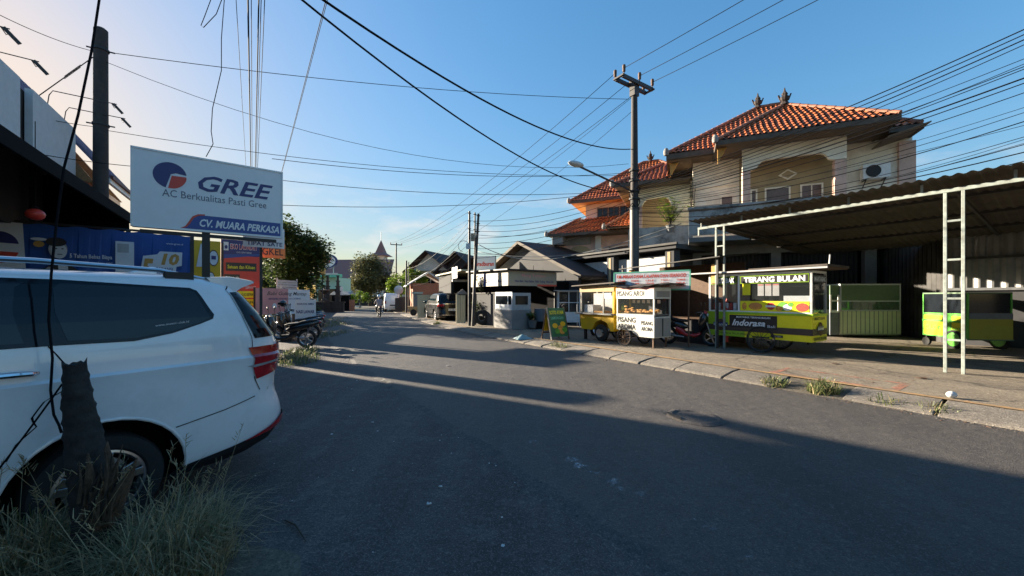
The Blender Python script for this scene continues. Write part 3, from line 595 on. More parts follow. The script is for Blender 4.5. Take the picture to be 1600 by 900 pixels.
b = MB(); b.box(-2.1, 4.1, -.5, -.36, 4.3, 5.42, 'mossy'); b.box(-2.15, 4.15, -.56, -.3, 5.42, 5.52, 'mossy'); b.build('parapet', hs)
b = MB(); b.box(-2.1, 6.0, -.5, 1.3, 4.0, 4.2, 'concd'); b.build('balcony_slab', hs)
b = MB(); b.box(-1.92, -.02, 1.12, 1.199, 6.75, 6.83, 'cream'); b.build('wall_ledge', hs)
for i, x in enumerate((-1.9, 1.3, 4.6, 7.9)):
    b = MB(); b.box(x, x+.38, 1.5, 1.9, .13, 4.0, 'concrete'); b.build('column', hs, bevel=.01)
b = MB(); b.box(-1.9, 8.3, 1.45, 1.95, 3.6, 4.0, 'concrete'); b.build('ground_floor_beam', hs)
b = MB(); b.box(-2.3, 8.3, .9, 1.5, .05, .34, 'concd'); b.build('step', hs)
for x in (-1.5, 1.72, 5.0):
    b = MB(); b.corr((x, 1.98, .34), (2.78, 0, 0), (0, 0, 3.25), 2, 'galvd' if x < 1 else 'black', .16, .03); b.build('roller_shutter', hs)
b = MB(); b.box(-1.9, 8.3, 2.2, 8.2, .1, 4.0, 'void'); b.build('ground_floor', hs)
EV = 8.12
rf_ = roof_part(hs, [[(-1.05, -.95, EV), (4.75, -.95, EV), (1.9, 2.0, 10.35)], [(-1.05, 3.2, EV), (-1.05, -.95, EV), (1.9, 2.0, 10.35), (1.9, 3.2, 10.35)], [(4.75, -.95, EV), (4.75, 3.2, EV), (1.9, 3.2, 10.35), (1.9, 2.0, 10.35)],
   [(-3.0, .3, 8.3), (5.85, .3, 8.1), (2.2, 4.2, 11.35), (1.2, 4.2, 11.35)], [(-3, 8.4, 8.3), (-3, .3, 8.3), (1.2, 4.2, 11.35)], [(5.85, .3, 8.1), (5.85, 8.4, 8.1), (2.2, 4.2, 11.35)], [(5.85, 8.4, 8.1), (-3, 8.4, 8.3), (1.2, 4.2, 11.35), (2.2, 4.2, 11.35)]],
   [((-1.05, -.95, EV), (1.9, 2, 10.35)), ((4.75, -.95, EV), (1.9, 2, 10.35)), ((1.9, 2, 10.35), (1.9, 3.1, 10.35)), ((-3, .3, 8.3), (1.2, 4.2, 11.35)), ((5.85, .3, 8.1), (2.2, 4.2, 11.35)), ((1.2, 4.2, 11.35), (2.2, 4.2, 11.35))],
   [(-1.1, -1, EV+.02), (-3.05, .25, 8.32)], finials=[(1.9, 1.95, 10.35), (1.2, 4.2, 11.35)])
b = MB()                                         # eave soffits and fascias
b.box(-1.0, 4.7, -.9, 1.2, 7.955, 8.03, 'soffit'); b.box(-1.08, 4.78, -.98, -.9, 7.93, 8.12, 'eave'); b.box(-1.08, -1.0, -.9, 1.3, 7.93, 8.12, 'eave'); b.box(4.7, 4.78, -.9, 1.3, 7.93, 8.12, 'eave')
b.box(-2.95, 5.8, .35, 8.3, 7.98, 8.06, 'soffit'); b.box(-3.05, 4.9, .25, .35, 8.02, 8.26, 'eave'); b.box(4.9, 5.9, .25, .35, 7.9, 8.1, 'eave'); b.box(-3.05, -2.95, .35, 8.3, 8.02, 8.28, 'eave'); b.box(5.8, 5.9, .35, 8.3, 7.9, 8.09, 'eave')
b.build('eaves', hs)
b = MB(); b.slab([(4.7, -.2, 7.6), (5.9, -.2, 7.95), (5.9, 1.2, 7.95), (4.7, 1.2, 7.6)], (0, 0, .05), 'soffit'); b.build('corner_soffit', hs)
for k in (-.98, -2.9):
    b = MB(); b.slab([(k, -.55 if k > -2 else .7, 7.3), (k+.35, -.55 if k > -2 else .7, 7.95), (k, -.55 if k > -2 else .7, 7.95)], (0, .12, 0), 'ochre'); b.build('eave_bracket', hs)
# left wing of the same house
b = MB(); b.box(-4.7, -1.9, 2.0, 7, .1, 5.0, 'concrete'); b.box(-4.7, -1.9, 2.9, 7, 5.0, 7.3, 'tan'); b.build('wing_wall', hs)
b = MB(); arch(b, [(-4.3, 5), (-4.3, 6.35), (-4.2, 6.55), (-4.0, 6.7), (-3.2, 6.72), (-3.0, 6.6), (-2.9, 6.4), (-2.9, 5)], [(-4.7, 5), (-4.7, 7.35), (-1.9, 7.35), (-1.9, 5)], 2.0, 2.2, 'cream'); b.build('wing_arch', hs)
b = MB(); b.box(-4.7, -4.3, 2.0, 2.3, 5, 6.35, 'pink'); b.build('column', hs); b = MB(); b.box(-2.9, -1.9, 2.0, 2.3, 5, 6.4, 'cream'); b.build('wing_wall', hs)
b = MB(); b.box(-4.9, -1.9, 1.4, 1.55, 4.2, 5.1, 'mossy'); b.box(-4.9, -1.9, 1.4, 2.1, 4.05, 4.2, 'concd'); b.build('parapet', hs)
roof_part(hs, [[(-5.6, 1.0, 7.35), (-2.9, 1.0, 7.35), (-2.9, 4.0, 9.0), (-3.4, 4.0, 9.0)], [(-5.6, 7.0, 7.35), (-5.6, 1.0, 7.35), (-3.4, 4.0, 9.0)]], [((-5.6, 1, 7.35), (-3.4, 4, 9.0))], [(-5.65, .95, 7.36)])
b = MB(); b.box(-5.5, -2.0, 1.1, 2.9, 7.25, 7.33, 'soffit'); b.box(-5.62, -2.9, .98, 1.1, 7.2, 7.37, 'eave'); b.build('eaves', hs)
b = MB(); b.corr((-5.0, .2, 3.75), (3.0, 0, 0), (0, 1.3, .35), 2, 'galvl', .18, .03); b.build('small_awning', hs)
# air conditioner (own thing)
ac = thing('air_conditioner', 'white outdoor air conditioner unit on the upper wall of the cream house', 'air conditioner', HO+Vector((4.35*math.cos(HR)-.8*math.sin(HR), 4.35*math.sin(HR)+.8*math.cos(HR), 6.35)), HR)
b = MB(); b.box(-.05, .8, 0, .32, 0, .58, 'white'); b.build('casing', ac, bevel=.015)
b = MB(); b.lathe([(0, 0), (.22, 0), (.24, .015)], (.27, -.005, .29), (0, -1, 0), 'black', 24)
for k in range(3): b.lathe([(.04+k*.075, .012), (.045+k*.075, .016), (.05+k*.075, .012)], (.27, -.005, .29), (0, -1, 0), 'poled', 24)
b.build('fan_grille', ac)
for x in (.05, .65): b = MB(); b.bar((x, .4, -.02), (x, 0, -.02), .03, .03, 'black'); b.bar((x, .4, -.3), (x, .02, -.03), .03, .03, 'black'); b.build('bracket', ac)
# potted plant on the wing balcony
def stalks(name, label, base, n, h, lm, seed, cat='plant', spread=.35, ls=.16, pot=True, group=None):
    t = thing(name, label, cat, base, 0, group); rnd = random.Random(seed); b = MB()
    for i in range(n):
        a = rnd.uniform(0, 6.28); r = rnd.uniform(.2, 1)*spread; hh = h*rnd.uniform(.6, 1)
        for k in range(9):
            f = .25+.75*k/8; p = Vector((math.cos(a)*r*f, math.sin(a)*r*f, hh*f)); q = rnd.uniform(0, 6.28); L = ls*rnd.uniform(.6, 1.3); d = Vector((math.cos(q), math.sin(q), rnd.uniform(-.4, .5))).normalized(); w = d.cross(Vector((0, 0, 1))).normalized()*L*.25
            b.add([p, p+d*L*.5+w, p+d*L, p+d*L*.5-w], [(0, 1, 2, 3)], lm)
        b.tube([(0, 0, 0), (math.cos(a)*r, math.sin(a)*r, hh)], [.012, .005], 'bark', 4)
    b.build('foliage', t)
    if pot: b = MB(); b.lathe([(0, -.35), (.16, -.35), (.22, -.02), (.24, 0), (.2, 0)], (0, 0, 0), (0, 0, 1), 'concd', 12); b.build('pot', t)
    return t
def HW(x, y, z): return HO+Vector((x*math.cos(HR)-y*math.sin(HR), x*math.sin(HR)+y*math.cos(HR), z))
stalks('potted_tree', 'leafy potted shrub on the balcony ledge left of the big cream house', HW(-2.9, 1.45, 5.15), 34, 1.35, 'leaf_bright', 5, spread=.85, ls=.26)
stalks('climbing_plant', 'thin climber growing up the left corner of the cream house', HW(-1.95, 1.05, 5.2), 12, 2.2, 'leaf_mid', 9, spread=.2, ls=.14, pot=False)
# ------------------------------------------------------------------ middle tiled house
mo = Vector((3.9, 26, 0)); mh = thing('tiled_house', 'two-tier orange tiled house with a window strip, behind the tall utility pole', 'house', mo, HR)
b = MB(); b.box(.9, 8.2, .9, 7, 6.2, 8.05, 'offw'); b.build('upper_wall', mh)
b = MB(); b.box(-.3, 9, -1.0, 7, 0, 5.55, 'pink'); b.build('lower_wall', mh)
b = MB(); b.box(-.35, 1.7, -1.08, -1.0, 4.95, 5.5, 'concrete'); b.build('wall_band', mh)
b = MB(); b.slab([(.15, -1.06, 3.4), (1.75, -1.06, 3.4), (1.75, -1.06, 4.5), (1.4, -1.06, 4.8), (.95, -1.06, 4.9), (.5, -1.06, 4.8), (.15, -1.06, 4.5)], (0, .055, 0), 'tan'); b.build('arched_panel', mh)
for x in (2.0, 5.3): b = MB(); b.box(x, x+.35, -1.25, -1.0, 2, 5.55, 'offw'); b.build('pilaster', mh)
win(mh, 2.8, 4.9, -1.02, 3.3, 4.7, 'glassd', 2, 'brown')
for i in range(4): win(mh, 1.7+i*.75, 2.4+i*.75, .88, 7.0, 7.62, 'glassd', 1, 'brown', .04)
roof_part(mh, [[(0, 0, 8.06), (9.6, 0, 8.06), (5.4, 3.6, 11.2), (4.4, 3.6, 11.2)], [(0, 7.4, 8.06), (0, 0, 8.06), (4.4, 3.6, 11.2)], [(9.6, 0, 8.06), (9.6, 7.4, 8.06), (5.4, 3.6, 11.2)],
   [(-.9, -2.05, 5.55), (10, -2.05, 5.55), (9.1, .95, 7.0), (.5, .95, 7.0)], [(-.9, 7, 5.55), (-.9, -2.05, 5.55), (.5, .95, 7.0), (.5, 6, 7.0)],
   [(2.9, -2.9, 5.6), (9.5, -2.9, 5.6), (7.2, -.4, 7.1), (4.4, -.4, 7.1)], [(2.9, -.9, 5.6), (2.9, -2.9, 5.6), (4.4, -.4, 7.1)]],
   [((0, 0, 8.06), (4.4, 3.6, 11.2)), ((9.6, 0, 8.06), (5.4, 3.6, 11.2)), ((4.4, 3.6, 11.2), (5.4, 3.6, 11.2)), ((-.9, -2.05, 5.55), (.5, .95, 7.0)), ((2.9, -2.9, 5.6), (4.4, -.4, 7.1))],
   [(-.05, -.05, 8.06), (-.95, -2.1, 5.55), (2.85, -2.95, 5.6)], finials=[(4.9, 3.6, 11.2)])
b = MB(); b.box(.05, 9.5, .05, 7.3, 7.93, 8.02, 'ochre'); b.box(-.8, 9.9, -1.95, -.99, 5.42, 5.5, 'soffit'); b.box(-.95, 10, -2.1, -2.0, 5.42, 5.58, 'eave'); b.box(-.05, 9.6, -.06, .04, 7.9, 8.06, 'eave'); b.build('eaves', mh)
b = MB(); b.box(-.6, .1, -2.0, -1.3, 4.9, 5.45, 'concrete'); b.build('corner_block', mh, bevel=.03)
# ------------------------------------------------------------------ carport with ladder posts
cp = thing('carport', 'long corrugated carport roof on white ladder posts over the snack carts', 'carport', W(0, 0, 0), RZ)
b = MB(); b.corr((10.85, 6.6, 3.89), (0, -19, 0), (8.6, 0, -.5), 3, 'galv', .17, .018); b.build('roof_sheet', cp)
b = MB()
for x, z in ((12.6, 3.78), (14.6, 3.66), (16.6, 3.54)): b.bar((x, 6.5, z), (x, -12, z), .06, .1, 'galvd')
b.build('purlins', cp)
for y in (5.84, 1.37, -3.1, -7.6):
    x = 11.2
    b = MB(); 
    for s in (-.115, .115): b.box(x-.024, x+.024, y+s-.024, y+s+.024, .13, 3.63, 'cpaint')
    for z in (.75, 1.55, 2.3, 3.05): b.box(x-.02, x+.02, y-.09, y+.09, z, z+.04, 'cpaint')
    b.build('post', cp, bevel=.004)
    b = MB(); b.bar((x, y, 3.66), (18.4, y, 3.45), .05, .07, 'galvd'); b.build('rafter', cp)
b = MB(); b.box(11.17, 11.23, -12, 6.5, 3.63, 3.7, 'cpaint')
for i in range(16):
    y = 6.4-i*1.15; b.box(11.18, 11.22, y-.02, y+.02, 3.7, 3.86, 'cpaint')
b.box(11.18, 11.22, 6.46, 6.5, 3.45, 3.63, 'cpaint'); b.build('beam', cp, bevel=.004)
# right-hand back wall under the carport
bw = thing('corrugated_wall', 'tall dark corrugated metal wall at the right back of the carport', 'wall', W(0, 0, 0), RZ)
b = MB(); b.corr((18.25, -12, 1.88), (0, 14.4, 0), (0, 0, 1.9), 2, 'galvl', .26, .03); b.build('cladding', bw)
b = MB(); b.box(18.2, 18.45, -12, 2.4, .1, 1.8, 'darkwall'); b.build('base_wall', bw)
b = MB(); b.box(18.12, 18.2, -12, 2.45, 1.8, 1.88, 'steel'); b.box(18.12, 18.2, -12, 2.4, 2.75, 2.82, 'galvd'); b.build('rail', bw)
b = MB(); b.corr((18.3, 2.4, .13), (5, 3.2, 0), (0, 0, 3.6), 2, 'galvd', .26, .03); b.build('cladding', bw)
# ------------------------------------------------------------------ grey open garage frame
gf = thing('garage', 'grey concrete open garage frame with a white banner inside, left of the tall utility pole', 'garage', W(0, 0, 0), RZ)
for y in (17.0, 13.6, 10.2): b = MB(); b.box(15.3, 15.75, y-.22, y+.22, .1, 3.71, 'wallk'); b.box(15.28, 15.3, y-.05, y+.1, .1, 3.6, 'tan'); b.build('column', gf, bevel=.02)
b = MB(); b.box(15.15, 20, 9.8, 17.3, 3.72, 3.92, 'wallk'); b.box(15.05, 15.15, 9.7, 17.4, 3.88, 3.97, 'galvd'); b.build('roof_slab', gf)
b = MB(); b.box(15.6, 15.64, 13.9, 16.7, 2.55, 3.5, 'gray')
for y in (15.75, 15.5, 14.6, 14.35): b.box(15.585, 15.6, y-.08, y+.08, 2.75, 2.95, 'signk')
b.build('banner', gf)
b = MB(); b.box(15.6, 15.64, 10.5, 13.3, 2.55, 3.5, 'gray'); b.build('banner', gf)
b = MB(); b.box(19.5, 19.7, 9.8, 17.3, .1, 3.7, 'darkwall'); b.box(15.7, 15.85, 10, 17, 2.2, 2.52, 'concrete'); b.corr((15.9, 10, .12), (0, 7, 0), (0, 0, 2.1), 1, 'concd', .2, .02); b.build('back_wall', gf)
# ------------------------------------------------------------------ grey gabled eatery with wrapped sign, kiosk and wall
ge = thing('eatery_building', 'grey plank gable eatery with dark brown roof behind the cream wrap-around sign', 'building', W(0, 0, 0), RZ)
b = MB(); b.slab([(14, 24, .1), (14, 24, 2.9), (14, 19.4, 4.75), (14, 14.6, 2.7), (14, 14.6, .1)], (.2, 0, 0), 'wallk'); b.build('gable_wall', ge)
b = MB()
for k in range(8): b.box(13.985, 14, 15.6+k*.95, 15.63+k*.95, .1, 2.6+min(k, 7-k)*.3, 'darkwall')
b.build('plank_joints', ge)
b = MB(); b.slab([(13.5, 19.4, 4.95), (13.5, 24.6, 2.85), (20, 24.6, 2.85), (20, 19.4, 4.95)], (0, 0, .09), 'brnroof'); b.slab([(13.5, 13.9, 2.6), (13.5, 19.4, 4.95), (20, 19.4, 4.95), (20, 13.9, 2.6)], (0, 0, .09), 'brnroof'); b.bar((13.5, 13.9, 2.62), (13.5, 19.45, 4.98), .06, .16, 'eave'); b.bar((13.5, 24.6, 2.87), (13.5, 19.35, 4.98), .06, .16, 'eave'); b.build('roof', ge)
b = MB(); b.slab([(15.2, 22.5, .1), (15.2, 22.5, 4.9), (15.2, 26, 3.6), (15.2, 26, .1)], (5, 0, 0), 'darkwall'); b.build('side_block', ge)
b = MB(); b.box(12.9, 13.99, 15.3, 24, .1, 2.4, 'void'); b.build('dark_interior', ge)
sg = thing('shop_sign', 'cream wrap-around eatery sign under a dark canopy edge at the kiosk corner', 'sign', W(10.0, 15.1, 0), RZ)
b = MB(); b.box(-.04, 0, 0, 3.7, 2.14, 2.84, 'lcream'); b.box(0, 2.95, 0, .04, 2.14, 2.84, 'lcream')
b.box(-.045, -.04, 2.1, 2.3, 2.15, 2.83, 'signb'); b.box(-.045, -.04, 2.6, 2.75, 2.15, 2.83, 'signb'); b.box(1.7, 2.95, -.004, 0, 2.14, 2.22, 'signr')
b.text('Mang Tempur', (1.5, -.006, 2.58), (1, 0, 0), (0, 0, 1), .16, 'cloth_p', 1.5, .02); b.text('Nasi Babi  Nasi Bakar  Babi Guling  Nasi Sela', (1.55, -.006, 2.32), (1, 0, 0), (0, 0, 1), .11, 'signn', 2.4, .02)
b.text('Nasi Babi  Nasi Bakar', (-.046, 1.5, 2.32), (0, -1, 0), (0, 0, 1), .11, 'signn', 2.4, .02); b.build('panel', sg)
b = MB(); b.slab([(-.25, -.25, 2.86), (3.2, -.25, 2.86), (3.2, 3.9, 2.95), (-.25, 3.9, 2.95)], (0, 0, .06), 'black'); b.build('canopy', sg)
b = MB()
for x, y in ((.05, 3.6), (2.9, .1)): b.box(x, x+.06, y, y+.06, .1, 2.14, 'poled')
b.build('canopy_post', sg)
ks = thing('kiosk', 'low grey concrete kiosk counter with white panels and a dark serving window', 'kiosk', W(9.65, 14.3, .13), RZ)
b = MB(); b.box(0, 1.1, 0, 1.55, 0, .88, 'concrete'); b.build('counter', ks, bevel=.015)
b = MB(); b.box(.03, 1.07, .03, .06, .88, 1.66, 'gray'); b.box(.03, .06, .06, 1.5, .88, 1.12, 'palecorr'); b.box(.03, .06, .06, 1.5, 1.52, 1.7, 'palecorr')
for y in (.06, .38, 1.46): b.box(.028, .062, y, y+.04, 1.12, 1.52, 'white')
b.build('upper_panel', ks)
b = MB(); b.box(.045, .055, .1, 1.46, 1.12, 1.52, 'glassd'); b.box(.2, .9, .02, .03, 1.12, 1.52, 'glassd'); b.build('window', ks)
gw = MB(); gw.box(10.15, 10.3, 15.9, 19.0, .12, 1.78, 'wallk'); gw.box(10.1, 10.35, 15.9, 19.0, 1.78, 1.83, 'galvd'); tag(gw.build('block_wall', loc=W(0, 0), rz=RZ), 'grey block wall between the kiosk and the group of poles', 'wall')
# glass display case and drum
gc = thing('display_cart', 'small white glass-sided display cart beside the kiosk', 'cart', W(11.6, 13.4, .13), RZ-.6)
b = MB()
for x in (0, .95):
    for y in (0, .6): b.box(x, x+.035, y, y+.035, .1, 1.75, 'white')
for z in (.75, 1.2, 1.7): b.box(.035, .95, 0, .035, z, z+.03, 'white')
b.box(.47, .5, .002, .03, .78, 1.7, 'white'); b.build('frame', gc)
b = MB(); b.box(.01, .975, .01, .62, .3, .74, 'white'); b.build('cabinet', gc, bevel=.01)
b = MB(); b.box(.03, .96, .015, .02, .78, 1.7, 'glass'); b.build('pane', gc); b = MB(); b.box(-.15, 1.15, -.12, .75, 1.75, 1.78, 'gray'); b.build('roof', gc)
b = MB(); b.lathe([(0, 0), (.26, 0), (.27, .03), (.26, .28), (.27, .3), (.26, .55), (.27, .58), (0, .57)], (0, 0, .35), (0, 0, 1), 'greyblue', 20); b.box(-.2, .2, -.2, .2, 0, .35, 'void'); tag(b.build('steel_drum', loc=W(11.0, 14.0, .13), smooth=True), 'grey blue steel drum on a dark stand beside the kiosk', 'drum')
# ------------------------------------------------------------------ snack carts
def spoked_wheel(parent, c, r, m_t='rubber', m_s='steel', n=16, axis=(1, 0, 0), w=.04):
    b = MB(); R = [(r+.02*math.cos(a), .022*math.sin(a)) for a in [2*math.pi*i/8 for i in range(9)]]; b.lathe(R, c, axis, m_t, 32); o = b.build('wheel', parent, smooth=True)
    b = MB(); b.lathe([(r-.03, -.014), (r-.045, 0), (r-.03, .014)], c, axis, m_s, 32); b.lathe([(0, -.06), (.03, -.06), (.03, .06), (0, .06)], c, axis, m_s, 10)
    ax = Vector(axis).normalized(); u = ax.orthogonal().normalized(); v = ax.cross(u)
    for i in range(n):
        a = 2*math.pi*i/n; b.tube([Vector(c)+ax*(.03*(-1)**i), Vector(c)+(u*math.cos(a)+v*math.sin(a))*(r-.03)], .006, m_s, 4, False)
    b.build('spokes', o); return o
# lime and yellow pancake cart: local x = depth away from the road, local y = along the road (away from camera)
T = thing('food_cart', 'long lime and yellow pancake cart with big spoked wheel, wide roof and printed food panels', 'cart', W(11.25, 3.65, .13), RZ)
L, D = 2.55, .95
b = MB(); b.box(0, D, 0, L, .36, 1.02, 'yellowl'); b.box(-.012, D+.012, -.012, L+.012, .52, .68, 'darkb'); b.box(-.02, D+.02, -.02, L+.02, 1.0, 1.05, 'lime')
for x0, x1, y0, y1 in ((-.006, 0, 1.55, L+.006),): b.box(x0, x1, y0, y1, .36, 1.0, 'lime')
# lettering on the long side reads from far end to near end: text x direction = -y
xd = (0, -1, 0); zd = (0, 0, 1)
b.box(-.014, -.007, .75, 1.95, .62, .97, 'signk'); b.box(-.01, -.003, .73, 1.97, .6, .99, 'yellowl')
b.text('MARTABAK TERANG BULAN', (-.02, 1.33, .89), xd, zd, .05, 'signw', .85, .02); b.text('Indorasa', (-.02, 1.45, .68), xd, zd, .17, 'signw', .85, .03, .35); b.text('Bali', (-.02, .88, .66), xd, zd, .07, 'signw', .18)
b.text('TAHUNA & TELUR SPESIAL', (-.008, 1.85, .42), xd, zd, .05, 'signk', .8, .01)
b.box(-.012, -.004, .62, .9, .42, .48, 'signk'); b.text('NETTEN', (-.015, .76, .43), xd, zd, .035, 'signw', .2)
for cx, cy, nx in ((-.016, 2.2, 0), (.48, -.018, 1)):
    P = (lambda a, z, o=0: (cx-o, cy-a, z)) if nx == 0 else (lambda a, z, o=0: (cx+a, cy-o, z))
    ring = [P(math.cos(2*math.pi*i/20)*.14, .67+math.sin(2*math.pi*i/20)*.17) for i in range(20)]; b.add(ring, [tuple(range(20))], 'brown')
    b.add([P(-.19, .63, .003), P(.19, .63, .003), P(.21, .74, .003), P(-.21, .74, .003)], [(0, 1, 2, 3)], 'signn')
    b.text('Indorasa', P(0, .65, .006), xd if nx == 0 else (1, 0, 0), zd, .075, 'signw', .38, .02)
b.text('MARTABAK', (.48, -.008, .9), (1, 0, 0), zd, .07, 'signk', .7, .03); b.text('TERANG BULAN', (.48, -.008, .4), (1, 0, 0), zd, .07, 'signk', .82, .03)
b.build('body', T)
b = MB()
for x in (0, D-.045):
    for y in (0, .0, L-.05, 1.68): b.box(x, x+.045, y, y+.05, 1.05, 2.12, 'white')
b.box(0, D, 0, .03, 2.06, 2.12, 'white'); b.box(0, .03, .05, L-.05, 2.06, 2.12, 'white'); b.box(0, .03, .05, L-.05, 1.05, 1.09, 'white'); b.build('frame', T, bevel=.004)
b = MB()
b.box(-.01, 0, .068, 1.652, 1.838, 2.042, 'lime'); b.box(-.014, -.01, .08, 1.64, 1.85, 2.03, 'signk'); b.text('TERANG BULAN', (-.016, .85, 1.87), xd, zd, .14, 'signw', 1.42, .035)
b.box(-.01, 0, 1.768, L-.058, 1.838, 2.042, 'lime'); b.box(-.014, -.01, 1.78, L-.07, 1.85, 2.03, 'signk'); b.text('MARTABAK', (-.016, 2.14, 1.87), xd, zd, .14, 'signw', .66, .03)
b.box(.06, .88, -.01, 0, 1.83, 2.02, 'signk'); b.text('MARTABAK', (.47, -.013, 1.86), (1, 0, 0), zd, .12, 'signw', .74, .02)
b.build('title_panel', T)
b = MB()                                     # printed food strip
b.box(-.006, .004, .06, 1.66, 1.09, 1.36, 'yellowl')
def disc(b, cy, cz, ry, rz, x, m, n=18): b.add([(x, cy-math.cos(2*math.pi*i/n)*ry, cz+math.sin(2*math.pi*i/n)*rz) for i in range(n)], [tuple(range(n))], m)
disc(b, 1.27, 1.22, .17, .1, -.009, 'food'); disc(b, 1.27, 1.25, .15, .06, -.011, 'orangeb'); disc(b, .9, 1.23, .1, .1, -.009, 'foodr'); b.box(-.013, -.01, .78, 1.02, 1.2, 1.25, 'signw'); disc(b, .62, 1.23, .13, .12, -.009, 'foodg'); disc(b, .52, 1.2, .1, .08, -.011, 'signw'); disc(b, .45, 1.28, .06, .06, -.012, 'foodg'); disc(b, .2, 1.21, .14, .11, -.009, 'foodr'); disc(b, 1.55, 1.22, .06, .1, -.009, 'food'); disc(b, .7, 1.17, .08, .06, -.012, 'food')
b.build('food_panel', T)
b = MB(); b.box(.005, .012, .05, 1.66, 1.36, 1.83, 'glass'); b.box(.06, .88, .004, .01, 1.05, 1.83, 'glass'); b.box(.005, .012, 1.75, L-.06, 1.09, 1.83, 'glass'); b.build('pane', T)
b = MB(); b.box(-.004, .002, 1.4, 1.6, 1.52, 1.83, 'yellowl'); b.build('yellow_card', T); b = MB()
for k in range(3): b.box(.03, .035, .72+k*.18, .87+k*.18, 1.5, 1.82, 'gray'); b.box(.024, .03, .73+k*.18, .86+k*.18, 1.78, 1.8, 'foodr')
b.box(.03, .04, .06, .62, 1.36, 1.5, 'palecorr'); b.build('menu_card', T)
b = MB()
for k in range(6): b.lathe([(0, 0), (.045, 0), (.05, .16), (.04, .2), (0, .2)], (.1, 1.85+k*.11, 1.1), (0, 0, 1), 'foodr' if k % 2 else 'signw', 8)
b.box(.04, .9, 1.72, L-.06, 1.05, 1.09, 'galvl'); b.box(.5, .55, .1, 2.4, 1.05, 1.9, 'void'); b.build('shelf_goods', T)
b = MB(); b.box(-.1, D+.45, -.3, L+.25, 2.17, 2.2, 'brown'); b.slab([(-.14, -.34, 2.2), (-.12, 1.4, 2.2), (-.12, 1.4, 2.23), (-.14, -.34, 2.25)], (1.5, 0, 0), 'galv'); b.box(-.15, -.1, -.34, L+.6, 2.15, 2.19, 'gray'); b.build('roof', T)
b = MB(); b.bar((.6, -.15, 2.24), (.6, -.17, 2.52), .05, .02, 'white'); b.build('roof_stake', T)
for x in (-.16, D+.02): spoked_wheel(T, (x, 1.08, .35), .33, 'rubber', 'poled')
b = MB(); b.cyl((-.18, 1.08, .35), (D+.05, 1.08, .35), .02, 'black', 8); b.bar((-.1, .9, .4), (-.1, 1.3, .4), .03, .04, 'black'); b.bar((.1, 2.3, .0), (.1, 2.3, .36), .04, .04, 'brown'); b.bar((.1, 1.9, .36), (.1, 2.25, .1), .03, .03, 'brown'); b.bar((.8, .35, .22), (.8, .35, .36), .04, .04, 'black'); b.box(-.32, 0, .95, 1.2, -.01, .02, 'brown'); b.build('axle', T)

# white banana cart
Pz = thing('food_cart', 'rusty white fried banana cart with black lettering and snacks behind glass', 'cart', W(9.4, 6.75, .13), RZ)
L, D = 1.35, .78
b = MB(); z0, z1 = .3, .9
b.slab([(0, 0, z0), (0, .55, z0), (0, .8, z0+.16), (0, L, z0+.16), (0, L, z1), (0, 0, z1)], (D, 0, 0), 'tinwhite')
b.text('PISANG', (-.005, .97, .71), xd, zd, .15, 'signk', .68, .03); b.text('AROMA', (-.005, .97, .5), xd, zd, .15, 'signk', .68, .03); b.text('PISANG', (-.005, .24, .66), xd, zd, .115, 'signk', .4, .025); b.text('AROMA', (-.005, .24, .49), xd, zd, .115, 'signk', .4, .025)
b.build('body', Pz, bevel=.006)
b = MB(); b.box(.03, D-.03, -.01, 0, .32, .86, 'tinside'); b.box(.36, .4, -.016, -.01, .34, .84, 'black'); b.build('door', Pz)
b = MB()
for x in (0, D-.04):
    for y in (0, L-.04): b.box(x, x+.04, y, y+.04, .9, 1.5, 'tinwhite')
b.box(-.015, 0, 0, L, .88, .95, 'tinwhite'); b.box(-.002, .02, .04, L-.04, .9, .96, 'tinside'); b.build('frame', Pz)
b = MB(); b.box(-.006, 0, .04, L-.04, .96, 1.42, 'glass'); b.box(.04, D-.04, .0, .006, .96, 1.42, 'glass'); b.build('pane', Pz)
b = MB(); b.box(-.02, D, -.006, L+.006, 1.42, 1.74, 'tinwhite'); b.box(-.026, -.02, -.01, L+.01, 1.68, 1.745, 'cloth_p'); b.text('PISANG AROI', (-.026, .82, 1.5), xd, zd, .16, 'signk', 1.0, .012); b.box(.1, D-.06, -.012, -.006, 1.46, 1.64, 'tinside'); b.build('title_panel', Pz)
b = MB(); rnd = random.Random(4)
for k in range(54):
    y = .1+rnd.random()*1.1; x = .1+rnd.random()*.35; z = 1.0+rnd.random()*.08+(0.16*rnd.random() if y > 1.02 else 0); b.sphere((x, y, z), (.04, .07, .028), 'bread', 8, 5)
b.box(.05, D-.05, .05, L-.05, .93, .97, 'galvl'); b.build('snacks', Pz, smooth=True)
b = MB()
for k in range(6): b.box(.5, .505, .15+k*.18, .25+k*.18, 1.28, 1.38, 'signw')
b.box(.62, .66, .06, L-.06, .97, 1.42, 'darkwall'); b.build('price_card', Pz)
b = MB(); rnd = random.Random(2); y = -.25
vs = []
for i in range(15):
    yy = -.3+i*1.95/14; s = .03*math.sin(i*1.1)+.03*(rnd.random()-.5); vs += [(-.1, yy, 1.78+s-(.05 if 4 < i < 10 else 0)), (.4, yy, 1.83+s), (1.1, yy, 1.86-s)]
b.add(vs, [(3*i+j, 3*i+j+1, 3*i+j+4, 3*i+j+3) for i in range(14) for j in range(2)], 'galv'); b.add([Vector(v)+Vector((0, 0, .02)) for v in vs], [(3*i+j, 3*i+j+3, 3*i+j+4, 3*i+j+1) for i in range(14) for j in range(2)], 'galv'); b.build('roof', Pz)
for x in (-.1, D+.06): spoked_wheel(Pz, (x, .98, .26), .25, 'rubber', 'brown')
